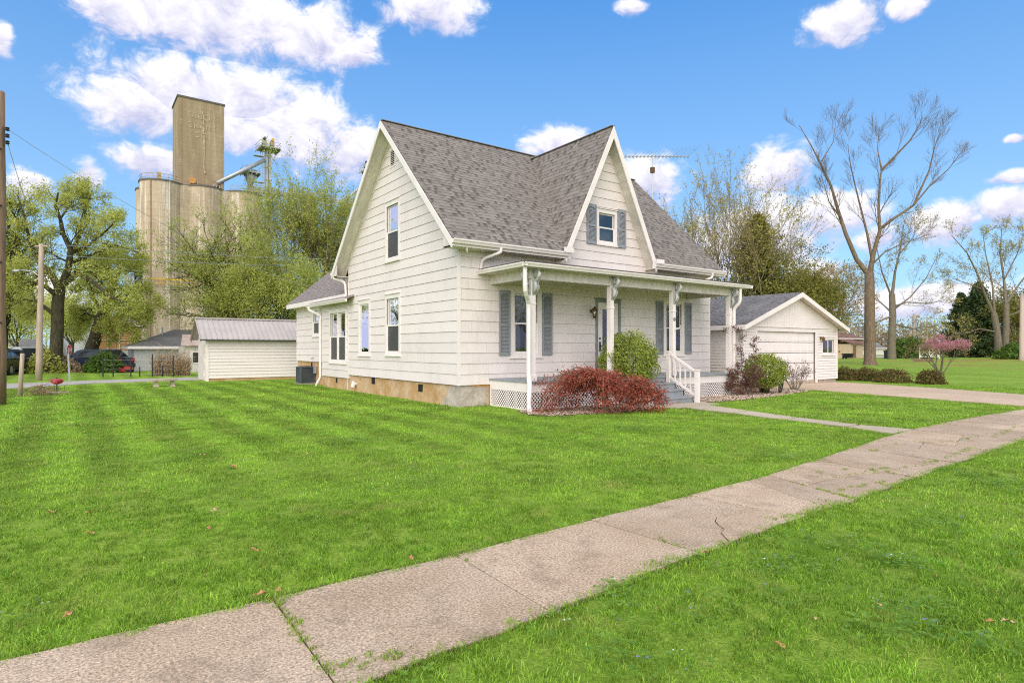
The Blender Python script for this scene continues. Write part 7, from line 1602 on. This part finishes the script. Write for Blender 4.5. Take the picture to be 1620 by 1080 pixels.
# ------------------------------------------------------------------ right background
M['tan_wall'] = mat('tan_brick_wall', (.52, .34, .21), .8, .12, 1.5); M['tan_light'] = mat('cream_siding', (.62, .50, .33), .8, .1); M['brown_roof'] = mat('brown_shingle_roof', (.20, .10, .075), .9, .2, 2.); M['tan_door'] = mat('tan_garage_door', (.55, .40, .28), .7, .06)
def tan_house():
    a = at_depth(1322, 550, 92); u0, v0 = a.x - 3, a.y - 1.0; H_ = hip_house('tan_house', 'tan brick house with a brown hipped roof beyond the lawn, right of the garage', 'house', u0, u0 + 9.5, v0, v0 + 7.5, 3.0, 4.6, M['tan_wall'], M['brown_roof'], .5, 3.2)
    for s in (5.6, 7.9): k = MB(); k.box(u0 + s, u0 + s + .18, v0 - .1, v0 - .003, 0, 2.85); k.build('downspout', M['wood'], H_)
    k = MB(); k.box(u0 + 6.2, u0 + 7.6, v0 - .06, v0 - .003, .1, 2.3); d = k.build('door', M['tan_door'], H_)
    k = MB(); k.box(u0 + 1, u0 + 4.6, v0 - 2.2, v0 - .02, 0, 2.1); k.build('porch_wall', M['tan_light'], H_); k = MB(); k.prism([(u0 + .7, v0 - 2.6, 2.12), (u0 + 5.0, v0 - 2.6, 2.12), (u0 + 5.0, v0 - .3, 2.75), (u0 + .7, v0 - .3, 2.75)], (0, 0, .08)); k.build('porch_roof', M['brown_roof'], H_)
    k = MB(); k.box(u0 + 1.5, u0 + 2.4, v0 - 2.26, v0 - 2.203, .1, 1.9); k.build('door', M['wood'], H_)
tan_house()
def bin_thing(label, x, y, w_, h, m_, nm='trash_bin', cat='trash bin'):
    p = on_ground(x, y); p.z = 0; T_ = thing(nm, label, cat, p); k = MB(); a = w_ * .42; k.add([(-a, -a, .12), (a, -a, .12), (a, a, .12), (-a, a, .12), (-w_ / 2, -w_ / 2, h * .9), (w_ / 2, -w_ / 2, h * .9), (w_ / 2, w_ / 2, h * .9), (-w_ / 2, w_ / 2, h * .9)], [(3, 2, 1, 0), (4, 5, 6, 7)] + [(i, (i + 1) % 4, 4 + (i + 1) % 4, 4 + i) for i in range(4)]); k.build('body', m_, T_, local=True)
    k = MB(); k.box(-w_ / 2 - .03, w_ / 2 + .03, -w_ / 2 - .05, w_ / 2 + .03, h * .9, h); k.build('lid', m_, T_, local=True)
    for s in (-1, 1): k = MB(); k.cyl((s * w_ * .36, w_ * .38, .13), (s * w_ * .46, w_ * .38, .13), .13, n=12); k.build('wheel', M['tyre'], T_, local=True)
    return T_
bin_thing('black wheeled trash bin on the lawn beside the mossy trunk', 1405, 567, .85, 1.15, M['dark_metal'])
c_ = bin_thing('low black wheeled cart in front of the tan house', 1341, 567.5, 1.1, .75, M['black'], 'garden_cart', 'cart')
def arbor():
    a, b = at_depth(1455, 550, 82), at_depth(1486, 550, 82); a.z = b.z = 0; d = (b - a).normalized(); L = (b - a).length; n = Vector((-d.y, d.x, 0)); c = (a + b) / 2; T_ = thing('garden_arbor', 'white garden arbor with crossed bars and a brown rounded top', 'arbor', c); z0, z1 = .05, 1.55; P = lambda s, z: a + d * s * L + Vector((0, 0, z)); k = MB()
    for s in (0, .5, 1): k.bar(P(s, z0), P(s, z1), .12, .12)
    for z in (.35, z1): k.bar(P(0, z), P(1, z), .10, .10)
    k.build('frame', M['white'], T_)
    for s in (0, .5):
        for p, q in (((s, .35), (s + .5, z1)), ((s, z1), (s + .5, .35)), ((s, .95), (s + .5, .95))): k = MB(); k.bar(P(*p), P(*q), .07, .07); k.build('cross_bar', M['white'], T_)
    arc = [P(.5 + .52 * math.cos(t), z1 + .62 * math.sin(t)) for t in np.linspace(0, math.pi, 12)]; k = MB()
    k.prism([p - n * .5 for p in arc], n * 1.0); k.build('hood', M['bark_grey'], T_)
    k = MB(); q = on_ground(1460, 572); k.box(q.x - 1.2, q.x + 1.6, q.y - .5, q.y + .5, 0, .32); solo('planter_box', k, M['wood'], 'long brown wooden planter on the lawn in front of the white arbor', 'planter')
arbor()
a = at_depth(-6, 550, 100); hip_house('distant_house', 'distant white house behind the parked cars at the far left', 'house', a.x - 2, a.x + 6, a.y, a.y + 6, 1.7, 3.1, M['white'], M['roof_grey'], .4, .6, wins=[(a.x + 1, a.x + 2, .6, 1.5), (a.x + 3.4, a.x + 4.4, .6, 1.5)])
a = at_depth(1388, 550, 135); hip_house('distant_house', 'distant white house seen between the two big trunks at the right', 'house', a.x - 1, a.x + 4, a.y, a.y + 6, 1.5, 3.0, M['white'], M['roof_grey'], .4, .6)
# ------------------------------------------------------------------ fallen leaves
M['dead_leaf'] = mat('dead_leaf', (.32, .12, .035), .8, .4, 60., col2=(.52, .30, .14)); M['dead_pale'] = mat('pale_dead_leaf', (.48, .33, .20), .8, .3, 60.)
def leaf_obj(x, y, s, seed, m_, label, group):
    r = random.Random(seed); c = on_ground(x, y); c.z = .028 if m_ is M['dead_pale'] or True else 0; a = r.uniform(0, 6.28); mb = MB(); top, vs = [], []
    prof = [(-1, 0), (-.55, .34), (-.25, .22), (0, .52), (.3, .28), (.55, .36), (1, 0)]; rot = lambda x_, y_: (x_ * math.cos(a) - y_ * math.sin(a), x_ * math.sin(a) + y_ * math.cos(a))
    for sd_ in (1, -1):
        b = len(vs)
        for (px_, py_) in prof: q = rot(px_ * s, 0); vs.append((c.x + q[0], c.y + q[1], c.z + .12 * s * math.cos(px_ * 2)))
        for (px_, py_) in prof: q = rot(px_ * s * .96, py_ * s * sd_); vs.append((c.x + q[0], c.y + q[1], c.z + s * (.55 * py_ + .18 * math.sin(px_ * 4 + sd_))))
        n = len(prof); fs = [(b + i, b + i + 1, b + n + i + 1, b + n + i) for i in range(n - 1)]; top += fs
    mb.add(vs, top); solo('fallen_leaf', mb, m_, label, 'leaf', group)
LF = [(320, 722), (80, 814), (140, 814), (340, 811), (142, 848), (330, 840), (486, 721), (402, 875), (474, 678), (1180, 888, 1), (1105, 882, 1)]
for i, q in enumerate([(367, 742), (108, 979), (412, 946), (440, 939), (650, 888), (1391, 963), (1565, 990), (1595, 990), (1234, 1028), (1115, 879), (1290, 985)]):
    lab = ['broken brown leaf alone in the middle of the left lawn', 'rust coloured leaf on the grass nearest the lower left corner', 'long orange leaf lying on the sidewalk edge by the open joint', 'small orange leaf on the sidewalk edge just past the open joint', 'brown leaf on the lawn edge of the second sidewalk slab', 'pale brown leaf in the grass of the right foreground', 'orange curled leaf in the grass near the right edge', 'pale curled leaf next to the orange one near the right edge', 'upright brown leaf in the grass at the lower right', 'orange leaf where the grass meets the cracked slab', 'tan leaf in the grass between the pale leaf and the sidewalk'][i]
    leaf_obj(q[0], q[1], [.08, .042, .045, .035, .04, .03, .035, .032, .035, .04, .022][i], i, M['dead_leaf'] if i not in (5, 7, 10) else M['dead_pale'], lab, 'brown leaves fallen on the ground')
LL = ['pale leaf on the side lawn just above the big curled leaf', 'brown leaf at the left edge of the lawn, left of its twin', 'brown leaf just right of its twin near the left edge', 'brown leaf on the open lawn above the long orange leaf', 'brown leaf right below the twin leaves near the left edge', 'small brown leaf close below the lone leaf on the open lawn', 'small brown leaf on the lawn nearest the house foundation side', 'pale leaf on the lawn a little above the second sidewalk slab', 'tiny brown leaf on the lawn farthest up towards the shed']
for i, q in enumerate(LF[:9]): leaf_obj(q[0], q[1], .042, 40 + i, M['dead_leaf'] if i % 3 else M['dead_pale'], LL[i], 'brown leaves fallen on the ground')
